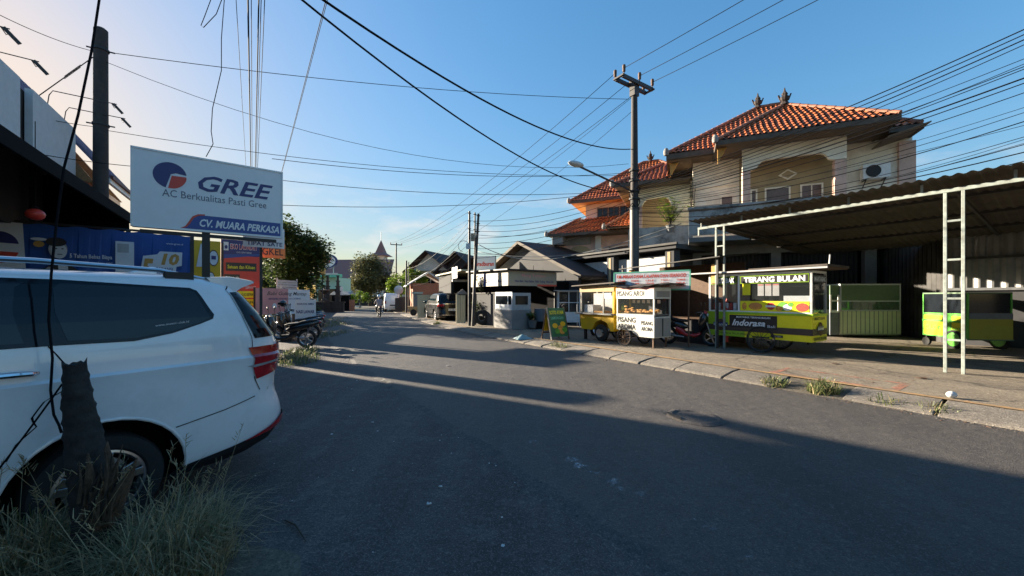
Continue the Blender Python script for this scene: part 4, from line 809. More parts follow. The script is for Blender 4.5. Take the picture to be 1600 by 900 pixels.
b = MB(); b.cyl((-.12, .98, .26), (D+.1, .98, .26), .018, 'black', 8); b.bar((.1, .1, 0), (.1, .1, .3), .04, .04, 'brown'); b.bar((.7, .1, 0), (.7, .1, .3), .04, .04, 'brown'); b.build('axle', Pz)

# yellow cart
Y_ = thing('food_cart', 'warm yellow snack cart with tin-framed glass case, left of the white banana cart', 'cart', W(9.55, 8.35, .13), RZ)
L, D = 1.5, .85
b = MB(); b.slab([(0, 0, .36), (0, .15, .36), (0, .3, .62), (0, .55, .72), (0, .8, .62), (0, .95, .36), (0, L-.05, .36), (0, L+.05, .88), (0, 0, .88)], (D, 0, 0), 'yel'); b.build('body', Y_, bevel=.008)
b = MB(); b.box(-.14, D, -.02, L+.14, .88, .93, 'galvl'); b.build('worktop', Y_, bevel=.006)
b = MB()
for x in (0, D-.05):
    for y in (.0, .42, L-.05): b.box(x, x+.05, y, y+.05, .93, 1.78, 'yel' if y < .1 else 'galvl')
b.box(-.02, .02, -.02, L+.02, 1.64, 1.84, 'woodp'); b.box(0, D, -.03, .02, 1.55, 1.85, 'yel'); b.box(0, D, -.03, .02, .93, 1.05, 'yel'); b.box(0, .12, -.02, .02, 1.05, 1.55, 'yel'); b.box(D-.12, D, -.02, .02, 1.05, 1.55, 'yel'); b.build('frame', Y_)
b = MB(); b.box(.0, .008, .05, L-.05, .94, 1.64, 'glass'); b.box(.12, D-.12, -.01, 0, 1.05, 1.55, 'glassd'); b.build('pane', Y_)
b = MB(); b.box(-.008, -.002, .1, .38, 1.42, 1.6, 'signw'); b.text('POLE', (-.01, .24, 1.46), xd, zd, .09, 'signb', .22); b.box(.1, .5, 1.0, 1.4, .94, 1.2, 'signw'); b.box(.1, .5, .5, .95, .94, 1.0, 'bread'); b.box(.6, .64, .06, L-.05, .94, 1.6, 'gray'); b.build('shelf_goods', Y_)
b = MB(); b.slab([(-.2, -.2, 1.9), (-.2, L+.25, 1.84), (1.05, L+.25, 1.95), (1.05, -.2, 2.0)], (0, 0, .03), 'galv'); b.build('roof', Y_)
for x in (-.02, D-.05): 
    b = MB(); b.lathe([(.14, 0), (.25, 0), (.28, .03), (.28, .1), (.25, .13), (.14, .13)], (x, .55, .28), (1, 0, 0), 'rubber', 24); b.lathe([(0, .04), (.06, .04), (.14, .06)], (x, .55, .28), (-1, 0, 0), 'steel', 16); w_ = b.build('wheel', Y_, smooth=True)
b = MB(); b.cyl((0, .55, .28), (D, .55, .28), .025, 'black', 8); b.bar((.1, L-.15, 0), (.1, L-.15, .36), .08, .08, 'black'); b.build('axle', Y_)

# warung menu banner on poles behind the carts, shack roof and lean-to
wb = thing('menu_banner', 'white menu banner with red writing above the white banana cart', 'banner', W(10.65, 6.2, -.1), RZ+rad(20))
b = MB(); b.box(0, .02, .2, 2.5, 1.93, 2.48, 'cloth_w'); b.box(-.005, 0, .18, 2.52, 2.46, 2.5, 'minty'); b.box(-.005, 0, .18, .22, 1.93, 2.5, 'minty'); b.box(-.005, 0, 2.48, 2.52, 1.93, 2.5, 'minty'); b.box(-.005, 0, .18, 2.52, 1.9, 1.94, 'minty')
b.text('RM. MIRAH DANA LALAPAN DAN SEAFOOD', (-.008, 1.35, 2.3), xd, zd, .1, 'signr', 2.1, .03)
for j, ws in enumerate((('AYAM', 'BEBEK', 'LELE', 'TAHU', 'TEMPE'), ('GURAME', 'CUMI', 'UDANG', 'KAKAP', 'NILA'), ('SATE', 'SOTO', 'RAWON', 'GULE', 'NASI'))):
    for i, w in enumerate(ws): b.text(w, (-.008, 2.25-i*.45, 2.19-j*.09), xd, zd, .05, 'signr', .25, .02)
b.build('cloth', wb)
for y in (.25, 2.45): b = MB(); b.box(.03, .07, y-.02, y+.02, 0, 2.5, 'brown'); b.build('pole', wb)
lt = thing('lean_to_stall', 'dark lean-to stall with sagging sheet roof on thin posts behind the menu banner', 'stall', W(11.0, 6.3, .13), RZ)
b = MB(); b.slab([(-.1, -.6, 2.6), (-.1, 3.0, 2.45), (2.3, 3.0, 2.75), (2.3, -.6, 2.85)], (0, 0, .03), 'galvd'); b.build('roof', lt)
b = MB(); b.box(2.0, 2.05, -.3, 2.8, 0, 2.6, 'brown'); b.box(.7, 2.0, 2.4, 2.44, 0, 2.0, 'brown'); b.build('back_wall', lt)
for x, y in ((0, -.5), (2.2, -.5), (0, 2.9)): b = MB(); b.box(x, x+.05, y, y+.05, 0, 2.6, 'poled'); b.build('post', lt)
for y0, y1 in ((-.4, -.2), (2.55, 2.8)): b = MB(); b.box(.2, .24, y0, y1, 1.87, 2.43, 'ochre'); b.build('wood_panel', lt)
b = MB(); b.box(.6, 1.7, .2, 2.0, 0, .75, 'darkwall'); b.box(.55, 1.75, .15, 2.05, .75, .79, 'brown'); b.build('counter', lt)
b = MB(); b.tube([(0, 0, 0), (0, 0, .7), (.03, 0, 1.25)], [.06, .12, .02], 'signr', 10); tag(b.build('folded_parasol', loc=W(11.35, 5.75, .3), smooth=True), 'folded red parasol leaning by the dark lean-to stall', 'parasol')

# green and white cabinet cart at the back
gwp = gp(1313, 527, .13); G = thing('food_cart', 'pale green slatted cabinet cart parked in shade at the back of the carport', 'cart', gwp, rad(-3))
L = 2.1
b = MB(); b.box(0, L, 0, .9, .08, .98, 'palegreen')
for k in range(13): b.box(.08+k*.155, .1+k*.155, -.006, 0, .14, .96, 'greyblue')
b.build('body', G); b = MB(); b.box(0, L, .0, .03, .95, 1.0, 'palecorr'); b.box(0, L, 0, .03, 1.3, 1.34, 'palecorr'); b.box(0, L, 0, .9, 1.9, 1.95, 'palecorr')
for x in (0, L-.04): b.box(x, x+.04, 0, .04, .98, 1.9, 'palecorr')
b.box(0, L, .0, .02, .08, .13, 'gray'); b.build('frame', G)
b = MB(); b.box(.04, L-.04, .012, .02, 1.0, 1.3, 'glassg'); b.box(.04, L-.04, .012, .02, 1.34, 1.9, 'greeninner'); b.box(.04, L, .86, .88, .98, 1.9, 'greeninner'); b.build('pane', G)
b = MB(); b.box(-.32, 0, .05, .09, .08, .95, 'greyblue'); b.box(-.32, 0, .05, .09, 1.5, 1.9, 'greeninner'); b.box(-.34, -.0, .03, .05, .9, .96, 'white'); b.box(-.34, 0, .03, .05, 1.3, 1.36, 'white'); b.box(-.34, -.28, .03, .05, .96, 1.55, 'white'); b.box(-.06, 0, .03, .05, .96, 1.55, 'white'); b.build('side_panel', G)
b = MB(); b.lathe([(0, 0), (.05, 0), (.055, .2), (0, .2)], (1.02, .1, 1.02), (0, 0, 1), 'signw', 10); b.lathe([(0, 0), (.05, 0), (.055, .24), (0, .24)], (.9, .1, 1.02), (0, 0, 1), 'palecorr', 10); b.build('jar', G)
for x in (.3, 1.8): b = MB(); b.lathe([(0, 0), (.09, 0), (.1, .03), (.09, .07), (0, .07)], (x, .1, .04), (0, 1, 0), 'rubber', 12); b.build('wheel', G)

# bright green cart
N_ = thing('food_cart', 'bright green snack cart with mustard end panel, beside the near ladder post', 'cart', gp(1512, 547, .13), RZ-rad(40))
L, D = 1.3, 1.1
b = MB(); b.box(0, D, 0, L, .3, 1.0, 'gcart'); b.box(-.01, 0, .08, L-.05, .34, .92, 'yellowl'); b.box(-.014, -.01, .42, .58, .34, .92, 'gcart'); b.box(-.014, -.01, .0, L, .74, .8, 'gcart'); b.box(.03, D, -.012, 0, .3, .86, 'mustard'); b.box(.03, D, -.014, 0, .86, 1.02, 'greyblue'); b.box(-.02, D+.02, -.02, 0, .27, .3, 'greeninner'); b.text('CILOK', (-.016, .95, .5), xd, zd, .14, 'gcart', .5, .02); b.text('BAKSO', (-.016, .25, .5), xd, zd, .1, 'gcart', .3, .02); b.build('body', N_)
b = MB()
for x in (0, D-.035):
    for y in (0, L-.035): b.box(x, x+.035, y, y+.035, 1.0, 1.58, 'gcart')
b.box(0, D, 0, L, 1.56, 1.6, 'greeninner'); b.box(.4, .43, .3, .33, 1.0, 1.56, 'poled'); b.build('frame', N_)
b = MB(); b.box(.02, .03, .04, L-.04, 1.0, 1.56, 'glassd'); b.box(.04, D-.04, .02, .03, 1.02, 1.56, 'glassd'); b.build('pane', N_)
for x in (-.05, D): 
    b = MB(); b.lathe([(0, 0), (.1, 0), (.2, .01), (.26, .03), (.26, .08), (.2, .1), (0, .1)], (x, .35, .26), (1, 0, 0), 'gcart', 20); b.lathe([(.2, -.004), (.265, .02), (.265, .09)], (x, .35, .26), (1, 0, 0), 'rubber', 20); b.build('wheel', N_, smooth=True)
b = MB(); b.lathe([(0, 0), (.12, 0), (.12, .06), (0, .06)], (0, L-.1, .12), (1, 0, 0), 'rubber', 14); b.bar((.03, L-.1, .12), (.03, L-.1, .32), .04, .04, 'black'); b.build('castor', N_)

# A-frame sign
A = thing('folding_sign', 'green and yellow A-frame sandwich board on the pavement, left of the yellow cart', 'sign', W(8.35, 9.95, .13), RZ)
# board faces the camera side (-y) and leans; second leaf behind it to the left
b = MB(); b.xf = Matrix.Translation((0, 0, 0)) @ Matrix.Rotation(rad(-14), 4, 'X')
b.box(0, .75, 0, .03, .12, 1.12, 'boardg'); b.text('SOTO AYAM', (.37, -.004, .9), (1, 0, 0), (0, 0, 1), .13, 'yellowl', .62, .02); b.text('LAMONGAN', (.37, -.004, .72), (1, 0, 0), (0, 0, 1), .1, 'minty', .55, .02)
for k, (x, z, m) in enumerate(((.22, .5, 'yel'), (.45, .42, 'food'), (.58, .55, 'yel'), (.3, .3, 'foodg'), (.5, .28, 'food'), (.62, .34, 'foodg'))): b.add([(x+math.cos(i*.5)*.12, -.003-k*.001, z+math.sin(i*.5)*.09) for i in range(12)], [tuple(range(12))], m)
b.box(-.03, 0, -.01, .04, -.02, 1.15, 'galvl'); b.box(.75, .78, -.01, .04, -.02, 1.15, 'brown'); b.build('front_board', A)
b = MB(); b.xf = Matrix.Translation((0, .56, 0)) @ Matrix.Rotation(rad(14), 4, 'X')
b.box(0, .75, 0, .03, .3, 1.1, 'yel'); b.box(-.03, 0, -.01, .04, -.02, 1.15, 'brown'); b.box(.75, .78, -.01, .04, -.02, 1.15, 'brown'); b.box(0, .75, 0, .03, .22, .27, 'brown'); b.build('back_board', A)
# ------------------------------------------------------------------ left side: shop, house behind, signs
sb = thing('shop_building', 'left-edge shop with white sign panels above a dark sloping canopy', 'building', W(0, 0, 0), RZ)
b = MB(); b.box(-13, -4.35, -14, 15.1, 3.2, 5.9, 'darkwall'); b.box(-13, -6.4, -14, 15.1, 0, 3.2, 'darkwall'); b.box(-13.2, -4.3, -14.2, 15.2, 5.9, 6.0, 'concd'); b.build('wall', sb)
for i in range(9):
    y1 = 15.3-i*3.0
    b = MB(); b.box(-4.12, -4.0, y1-2.45, y1, 4.75, 6.15, 'palecorr')
    b.lathe([(0, 0), (.33, 0)], (-3.996, y1-1.5, 5.5), (1, 0, 0), 'cloth_b', 24) if i != 0 else None
    b.build('fascia_panel', sb)
b = MB(); b.box(-4.3, -4.15, -14, 15.3, 4.7, 6.1, 'galvd'); b.build('fascia_frame', sb)
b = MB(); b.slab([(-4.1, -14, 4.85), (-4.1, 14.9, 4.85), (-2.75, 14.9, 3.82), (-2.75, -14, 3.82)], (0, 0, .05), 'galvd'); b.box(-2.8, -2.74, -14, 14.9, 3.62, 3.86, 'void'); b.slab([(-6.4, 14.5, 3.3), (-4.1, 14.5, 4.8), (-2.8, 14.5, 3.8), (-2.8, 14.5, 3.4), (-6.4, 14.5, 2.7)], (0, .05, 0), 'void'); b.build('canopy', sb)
for y in (13.5, 9.9, 6, 2, -2): b = MB(); b.box(-4.25, -4.15, y-.05, y+.05, 0, 4.7, 'poled'); b.build('canopy_post', sb)
# spot-light arms over the sign panels (each one could be unscrewed)
for lb, y, xr, z in (('nearest', 10.4, -3.5, 6.25), ('second', 11.5, -3.5, 6.24), ('third', 14.0, -2.93, 6.6), ('farthest', 15.0, -2.97, 6.6)):
    t = thing('sign_light', lb+' of the four thin rod spotlight arms over the white shop panels', 'lamp', W(-4.1, y, 0), RZ, 'sign lights over the left shop')
    L = xr+4.1
    b = MB(); b.tube([(-.05, 0, 6.05), (0, 0, z-.1), (.06, 0, z+.02), (L, 0, z)], .011, 'poled', 6); b.build('arm', t)
    b = MB(); b.bar((L-.06, -.04, z-.01), (L+.1, .05, z-.2), .035, .05, 'poled'); b.tube([(L-.1, 0, z), (L-.05, .03, z-.1), (L+.02, 0, z-.06)], .008, 'poled', 5); b.build('lamp_head', t)
# gable house with violet metal roof
vh = thing('house', 'house with brick and timber gable and steep violet metal roof behind the left utility pole', 'house', W(0, 0, 0), RZ)
b = MB(); b.box(-8.2, -3.95, 16.6, 19.3, 0, 5.0, 'offw'); b.build('wall', vh)
b = MB(); b.slab([(-3.45, 15.7, 5.02), (-3.45, 19.6, 5.02), (-6, 19.6, 8.3), (-6, 15.7, 8.3)], (0, 0, .06), 'purple')
for k in range(14): b.bar((-3.45, 15.8+k*.29, 5.1), (-6, 15.8+k*.29, 8.38), .03, .04, 'purple')
b.slab([(-6, 15.7, 8.3), (-6, 19.6, 8.3), (-8.6, 19.6, 5.02), (-8.6, 15.7, 5.02)], (0, 0, .06), 'purple'); b.box(-3.5, -3.42, 15.7, 19.6, 4.9, 5.03, 'white'); b.box(-3.42, -3.36, 15.7, 19.6, 5.03, 5.12, 'redroof'); b.build('roof', vh)
b = MB(); b.slab([(-3.9, 16.4, 5.0), (-6, 16.4, 7.9), (-8.2, 16.4, 5.0)], (0, .2, 0), 'woodp'); b.box(-8.2, -4.0, 16.35, 16.6, 4.5, 5.0, 'brick'); b.slab([(-3.9, 19.1, 5.0), (-6, 19.1, 7.9), (-8.2, 19.1, 5.0)], (0, .2, 0), 'woodp'); b.build('gable', vh)
b = MB(); b.box(-3.95, -3.9, 17.2, 18.4, 3.2, 4.4, 'glassd'); b.build('window', vh)
# left utility pole
lp = at(157.5, 464, 10.6); lp.z = 0
P1 = thing('utility_pole', 'plain round weathered pole with rounded top standing left of the big white sign', 'utility pole', lp, RZ)
zt = CZ+(H0-44)/F*10.6
b = MB(); b.tube([(0, 0, 0), (0, 0, zt-.05), (0, 0, zt)], [.17, .148, .09], 'pole', 16); b.build('pole', P1, smooth=True)
b = MB()
for z in (zt-.6, CZ+(H0-195)/F*10.6): b.lathe([(.155, -.03), (.175, -.03), (.175, .03), (.155, .03)], (0, 0, z), (0, 0, 1), 'black', 14); b.bar((-.28, 0, z), (.28, 0, z), .03, .03, 'black')
b.build('clamp', P1)
# big white sign on dark posts
SL, SR = at(205, 464, 6.5), at(441, 464, 7.89); SL.z = SR.z = 0
sx = (SR-SL); SW = sx.length; SRZ = math.atan2(sx.y, sx.x)
S = thing('billboard', 'big white air conditioner shop sign on two dark posts behind the white car', 'sign', SL, SRZ)
zb, zt2 = 2.80, 4.155; hh = zt2-zb
b = MB(); b.box(0, SW, 0, .12, zb, zt2, 'signw'); b.build('light_box', S, bevel=.012)
b = MB(); b.box(-.01, SW+.01, -.012, 0, zb, zb+.02, 'white'); b.box(-.01, SW+.01, -.012, 0, zt2-.02, zt2+.01, 'white'); b.box(-.01, .015, -.012, 0, zb, zt2, 'white'); b.box(SW-.015, SW+.01, -.012, 0, zb, zt2, 'white'); b.build('edge_trim', S)
b = MB(); y = -.004
cx, cz = .115*SW, 0
def L_(fx, fz): return (fx*SW, y, zb+fz*hh)
# emblem: navy ring segment with a red lower lobe
ec = (.222*SW, zb+.705*hh); R1 = .102*SW; R2 = .17*hh
n = 40; arc = [rad(a) for a in range(8, 262, 6)]
outer = [(ec[0]+math.cos(a)*R1, ec[1]+math.sin(a)*R2) for a in arc]
navy = outer+[(ec[0]-R1*.25, ec[1]-R2*.95), (ec[0]+R1*.05, ec[1]+R2*.1), (ec[0]+R1*.35, ec[1]+R2*.22)]
b.add([(x, y, z) for x, z in navy], [tuple(range(len(navy)-1, -1, -1))], 'signn')
red = [(ec[0]+R1*.1, ec[1]+R2*.0), (ec[0]+R1*.97, ec[1]+R2*.02)]+[(ec[0]+math.cos(rad(a))*R1, ec[1]+math.sin(rad(a))*R2) for a in range(-6, -80, -6)]+[(ec[0]-R1*.12, ec[1]-R2*.98)]
b.add([(x, y-.002, z) for x, z in red], [tuple(range(len(red)))], 'signr')
b.text('GREE', L_(.66, .565), (1, 0, 0), (0, 0, 1), .215*hh, 'signn', .53*SW, .02, .3)
b.text('AC Berkualitas Pasti Gree', L_(.525, .425), (1, 0, 0), (0, 0, 1), .098*hh, 'signgrey', .70*SW, .002)
band = [(.30, .03), (.985, .03), (.985, .225), (.44, .225), (.40, .215), (.37, .18), (.345, .1), (.325, .05)]
b.add([L_(*p) for p in band], [tuple(range(len(band)))], 'signb')
b.add([(x, y-.001, z) for x, _, z in [L_(*p) for p in [(.285, .03), (.3, .03), (.325, .05), (.345, .1), (.37, .18), (.4, .215), (.44, .225), (.44, .243), (.395, .235), (.36, .2), (.335, .12), (.315, .06)]]], [tuple(range(12))], 'signr')
b.text('CV. MUARA PERKASA', (L_(.69, .075)[0], y-.003, L_(.69, .075)[2]), (1, 0, 0), (0, 0, 1), .1*hh, 'signw', .57*SW, .03, .25); b.build('printed_face', S)
for fx in (.447,):
    b = MB(); b.box(fx*SW-.06, fx*SW+.06, .02, .12, 0, zb+.02, 'black'); b.build('post', S)
b = MB(); b.box(.1, SW-.1, .03, .09, zb-.09, zb-.03, 'black'); b.build('crossbar', S)
# blue banner fence behind the car
BL = at(-60, 464, 5.85); BR = at(297, 464, 7.55); BL.z = BR.z = 0; bx = BR-BL; BW = bx.length
Bn = thing('banner', 'long blue advertising banner with air conditioner picture, tied behind the white car', 'banner', BL, math.atan2(bx.y, bx.x))
b = MB(); k = 40; ztop = 2.81; vs = []
for i in range(k+1):
    x = BW*i/k; wv = .02*math.sin(i*.9)+.015*math.sin(i*2.3); sag = .03*math.sin(i*math.pi/6)**2
    vs += [(x, wv, .75), (x, wv*.5, 1.8), (x, 0, ztop-sag)]
b.add(vs, [(3*i+j, 3*i+3+j, 3*i+4+j, 3*i+1+j) for i in range(k) for j in range(2)], 'cloth_b')
y = -.045
def q(x0, z0, x1, z1, m, o=0): b.quad((x0, y-o, z0), (x1, y-o, z0), (x1, y-o, z1), (x0, y-o, z1), m)
def xb(u):                                    # place along the banner seen at picture column u
    t = (u-800)/F; dx, dy = bx.x/BW, bx.y/BW; return (t*BL.y-BL.x)/(dx-t*dy)
b.quad((0, y, .8), (xb(50), y, .8), (xb(37), y, 2.79), (0, y, 2.79), 'cloth_w')
def dsc(cx, cz, rx, rz, m, a0=0, a1=360, o=.002):
    p = [(cx+math.cos(rad(a))*rx, y-o, cz+math.sin(rad(a))*rz) for a in range(a0, a1+1, 10)]; b.add(p, [tuple(range(len(p)))], m)
c0 = xb(0); dsc(c0, 2.42, .2, .22, 'signn', 8, 172); dsc(c0, 2.36, .2, .22, 'signr', 188, 352)
c0 = xb(62); dsc(c0, 2.55, .09, .025, 'cloth_w', 0, 350); dsc(c0, 2.47, .06, .05, 'gold', 0, 350)
c0 = xb(92)                                   # man in a dark suit in the picture
b.add([(c0+x, y-.003, z) for x, z in [(-.22, .8), (.3, .8), (.32, 1.7), (.26, 2.02), (.12, 2.16), (-.06, 2.16), (-.18, 2.05), (-.26, 1.6)]], [tuple(range(8))], 'signk')
b.add([(c0+x, y-.005, z) for x, z in [(.03, 1.4), (.12, 1.4), (.11, 2.12), (.0, 2.14)]], [(0, 1, 2, 3)], 'cloth_w')
dsc(c0, 2.4, .105, .15, 'gray', 0, 350, .006); dsc(c0+.015, 2.37, .085, .125, 'cloth_w', 0, 350, .007); dsc(c0-.02, 2.52, .115, .075, 'signk', 0, 350, .008); dsc(c0-.09, 2.02, .055, .08, 'gray', 0, 350, .006)
for ex in (-.02, .05): dsc(c0+ex, 2.41, .014, .009, 'signk', 0, 350, .009)
b.add([(c0-.01, y-.009, 2.31), (c0+.05, y-.009, 2.31), (c0+.045, y-.009, 2.322), (c0-.005, y-.009, 2.322)], [(0, 1, 2, 3)], 'signk')
def tx(w, u0, u1, z, h, m, bold=.01, o=.004, sh=0): b.text(w, ((xb(u0)+xb(u1))/2, y-o, z), (1, 0, 0), (0, 0, 1), h, m, xb(u1)-xb(u0), bold, sh)
tx('5 Tahun Bebas Biaya', 110, 176, 2.27, .07, 'cloth_w', .02); tx('Hanya 1000 yang baru saja!', 110, 176, 2.18, .04, 'cloth_w')
q(xb(181), 1.55, xb(210), 2.6, 'cloth_w', .004); q(xb(184), 2.4, xb(202), 2.56, 'gray', .006); q(xb(146), 1.5, xb(181), 1.97, 'cloth_w', .004); q(xb(155), 1.8, xb(178), 1.88, 'gray', .006)
b.add([(xb(u), y-.005, z) for u, z in [(216, 1.86), (272, 1.86), (276, 2.18), (284, 2.2), (285, 2.46), (250, 2.46), (246, 2.4), (224, 2.36), (220, 2.1)]], [tuple(range(9))], 'cloth_w')
tx('5', 220, 240, 1.95, .36, 'gold', .045, .008, .2); tx('10', 252, 280, 2.22, .2, 'gold', .045, .008, .2)
for i, w in enumerate(('GARANSI', 'SPAREPART', '+ SERVIS')): tx(w, 243, 270, 2.1-i*.1, .06, 'cloth_b', .01, .008)
tx('www.gree.id', 260, 286, 2.6, .035, 'cloth_w')
b.build('cloth', Bn)
for x in (.05, 1.8, BW+.03): b = MB(); b.box(x-.03, x+.03, .03, .09, 0, 2.84, 'poled'); b.build('post', Bn)
b = MB(); b.tube([(0, .06, 2.83), (BW, .06, 2.83)], .02, 'poled', 6); b.build('rail', Bn)
Bn.location = (BL.x*1.36, BL.y*1.36, -.576); Bn.scale = (1.36,)*3      # banner scaled up about the camera, pushed back well behind the car
# yellow food banner strip
fo = at(302, 464, 8.2); fo.z = 0; YB = thing('banner', 'yellow food banner with round pictures, between the blue banner and the laundry sign', 'banner', fo, SRZ)
b = MB(); b.xf = Matrix.Diagonal((.49, 1, 1, 1)); b.box(0, .95, 0, .02, 1.2, 2.82, 'yel'); 
for x, z, r in ((.7, 2.45, .18), (.6, 2.0, .15)): b.lathe([(0, 0), (r, 0)], (x, -.006, z), (0, -1, 0), 'brown', 20); b.lathe([(0, 0), (r*.86, 0)], (x, -.009, z), (0, -1, 0), 'cloth_w', 20)
b.box(.62, .78, -.014, -.01, 2.42, 2.5, 'signn'); b.add([(.1, -.008, 2.25), (.4, -.008, 2.25), (.5, -.008, 2.7), (.25, -.008, 2.75)], [(0, 1, 2, 3)], 'cloth_w'); b.add([(.05, -.008, 1.95), (.2, -.008, 1.85), (.35, -.008, 1.85), (.2, -.008, 2.0)], [(0, 1, 2, 3)], 'brown'); b.text('NASI', (.62, -.008, 1.65), (1, 0, 0), (0, 0, 1), .1, 'cloth_w', .3); b.build('cloth', YB)
for x in (-.08, .47): b = MB(); b.box(x, x+.05, .02, .08, 0, 2.8, 'brown'); b.build('post', YB)
YB.location = (fo.x*1.42, fo.y*1.42, -.67); YB.scale = (1.42,)*3  # strip enlarged about the camera and moved back along the line of sight
# laundry sign
ln = at(345, 464, 7.7); ln.z = 0; LS = thing('sign', 'tall red and blue laundry sign board with yellow price boxes behind the car spoiler', 'sign', ln, SRZ)
LW = .78
b = MB(); b.xf = Matrix.Translation((0, 0, 1.6)) @ Matrix.Diagonal((.66*.856, 1, .856, 1)) @ Matrix.Translation((0, 0, -1.6)); LW = 1.18; b.box(0, LW, 0, .05, .9, 2.96, 'signr'); b.box(0, LW, -.004, 0, 2.58, 2.96, 'signn'); b.add([(0, -.006, 2.5), (LW, -.006, 2.62), (LW, -.006, 2.66), (0, -.006, 2.6)], [(0, 1, 2, 3)], 'signb')
b.text('EKO LAUNDRY', (.68, -.008, 2.74), (1, 0, 0), (0, 0, 1), .13, 'cloth_w', .82, .03); b.text('EKO LAUNDRY', (.68, -.010, 2.745), (1, 0, 0), (0, 0, 1), .115, 'signr', .8, .0); b.text('CUCI CEPAT BERSIH', (.68, -.008, 2.65), (1, 0, 0), (0, 0, 1), .04, 'cloth_w', .45)
b.box(.08, .22, -.008, -.004, 2.7, 2.9, 'cloth_w'); b.lathe([(0, 0), (.045, 0)], (.15, -.011, 2.78), (0, -1, 0), 'signn', 14)
b.box(.14, 1.06, -.005, 0, 2.22, 2.42, 'signk'); b.text('Satuan dan Kiloan', (.6, -.008, 2.28), (1, 0, 0), (0, 0, 1), .085, 'yellowl', .82, .012)
b.box(.1, .55, -.005, 0, 1.88, 2.14, 'signk'); b.text('1', (.16, -.008, 1.93), (1, 0, 0), (0, 0, 1), .16, 'cloth_w', .05, .02); b.text('HARI', (.32, -.008, 2.03), (1, 0, 0), (0, 0, 1), .05, 'cloth_w', .18); b.text('SELESAI', (.32, -.008, 1.93), (1, 0, 0), (0, 0, 1), .05, 'cloth_w', .2); b.lathe([(0, 0), (.07, 0)], (.48, -.008, 2.02), (0, -1, 0), 'gray', 14)
b.text('SERVICE', (.88, -.008, 1.8), (1, 0, 0), (0, 0, 1), .06, 'cloth_w', .32)
for i, w in enumerate(('CUCI SETRIKA', 'CUCI LIPAT', 'SETRIKA', '24 JAM', 'KARPET')): z = 1.58-i*.19; b.box(.5, 1.1, -.006, 0, z, z+.16, 'yellowl'); b.text(w, (.8, -.009, z+.05), (1, 0, 0), (0, 0, 1), .06, 'signk', .42, .015)
b.build('panel', LS); LW = .67
for x in (.05, LW-.1): b = MB(); b.box(x, x+.05, .05, .1, 0, 2.7, 'poled'); b.build('post', LS)
LS.location = (ln.x*2.05, ln.y*2.05, -1.68); LS.scale = (2.05,)*3      # board scaled about the camera, ending up some way down the verge
# two small signs hanging beyond
tp = at(380, 464, 8.15); tp.z = 0; TS = thing('sign', 'white sign reading TIPAT SATE just under the corner of the big white sign', 'sign', tp, SRZ)
b = MB(); b.box(0, .76, 0, .05, 2.68, 3.12, 'signw'); b.text('TIPAT SATE', (.39, -.005, 2.72), (1, 0, 0), (0, 0, 1), .09, 'signn', .66, .02); b.build('panel', TS)
b = MB(); b.box(.3, .35, .05, .1, 0, 3.12, 'poled'); b.build('post', TS)
bk = at(376, 464, 17.0); bk.z = 0; BS = thing('sign', 'orange BENGKEL sign board below the white sign, in front of the dark tree', 'sign', bk, SRZ)
b = MB(); b.box(0, 1.72, 0, .06, 3.4, 4.08, 'orangeb'); b.text('BENGKEL', (.9, -.005, 3.54), (1, 0, 0), (0, 0, 1), .34, 'signk', 1.46, .012); b.build('panel', BS); b = MB(); b.box(.4, .48, .06, .14, 0, 4.0, 'poled'); b.build('post', BS)
# pink fence banner, grey shutter panel, white standing sign
pk = at(400, 464, 16.0); pk.z = 0; pe = at(484, 464, 19.5); pe.z = 0; d = pe-pk; PB = thing('banner', 'faded pink and grey birthday banner tied to a fence behind the parked motorbikes', 'banner', pk, math.atan2(d.y, d.x))
pw = d.length; b = MB(); b.box(0, pw*.55, 0, .03, .85, 1.98, 'cloth_p'); b.box(pw*.55, pw, 0, .03, .8, 1.95, 'cloth_w'); b.text('Babi Guling Mantap', (pw*.55, -.006, 1.68), (1, 0, 0), (0, 0, 1), .17, 'signk', pw*.75, .005, .3); b.text('MENERIMA PESANAN DAN CATERING', (pw*.5, -.006, 1.48), (1, 0, 0), (0, 0, 1), .08, 'signn', pw*.6, .01); b.lathe([(0, 0), (.13, 0)], (pw*.3, -.006, 1.2), (0, -1, 0), 'cloth_w', 16); b.lathe([(0, 0), (.15, 0)], (pw*.52, -.006, 1.15), (0, -1, 0), 'gray', 16); b.build('cloth', PB)
for x in (.0, pw*.5, pw): b = MB(); b.box(x-.03, x+.03, .03, .09, 0, 2.0, 'poled'); b.build('post', PB)
gs = at(434, 464, 20); gs.z = 0; GS = thing('gate', 'grey slatted metal gate panel under the dark tree', 'gate', gs, math.atan2(d.y, d.x))
b = MB()
for k in range(14): b.box(0, 1.5, 0, .03, .7+k*.13, .81+k*.13, 'gray')
b.build('slats', GS); b = MB(); b.box(-.04, 0, 0, .05, 0, 2.6, 'gray'); b.box(1.5, 1.54, 0, .05, 0, 2.6, 'gray'); b.build('frame', GS)
ns = at(461, 464, 14.6); ns.z = 0; NS = thing('standing_sign', 'white standing sign reading NASI LAWAR beside the parked motorbikes', 'sign', ns, rad(12))
b = MB(); b.box(0, .72, 0, .04, .05, 1.5, 'signw'); b.text('WARUNG AMBU', (.36, -.004, 1.3), (1, 0, 0), (0, 0, 1), .07, 'signn', .6, .02); b.text('NASI LAWAR', (.36, -.004, .98), (1, 0, 0), (0, 0, 1), .12, 'signn', .64, .03); b.build('panel', NS)
b = MB()
for x in (.05, .63): b.bar((x, .05, 0), (x, .05, 1.5), .03, .03, 'white'); b.bar((x, .5, 0), (x, .06, 1.3), .03, .03, 'white')
b.build('stand', NS)
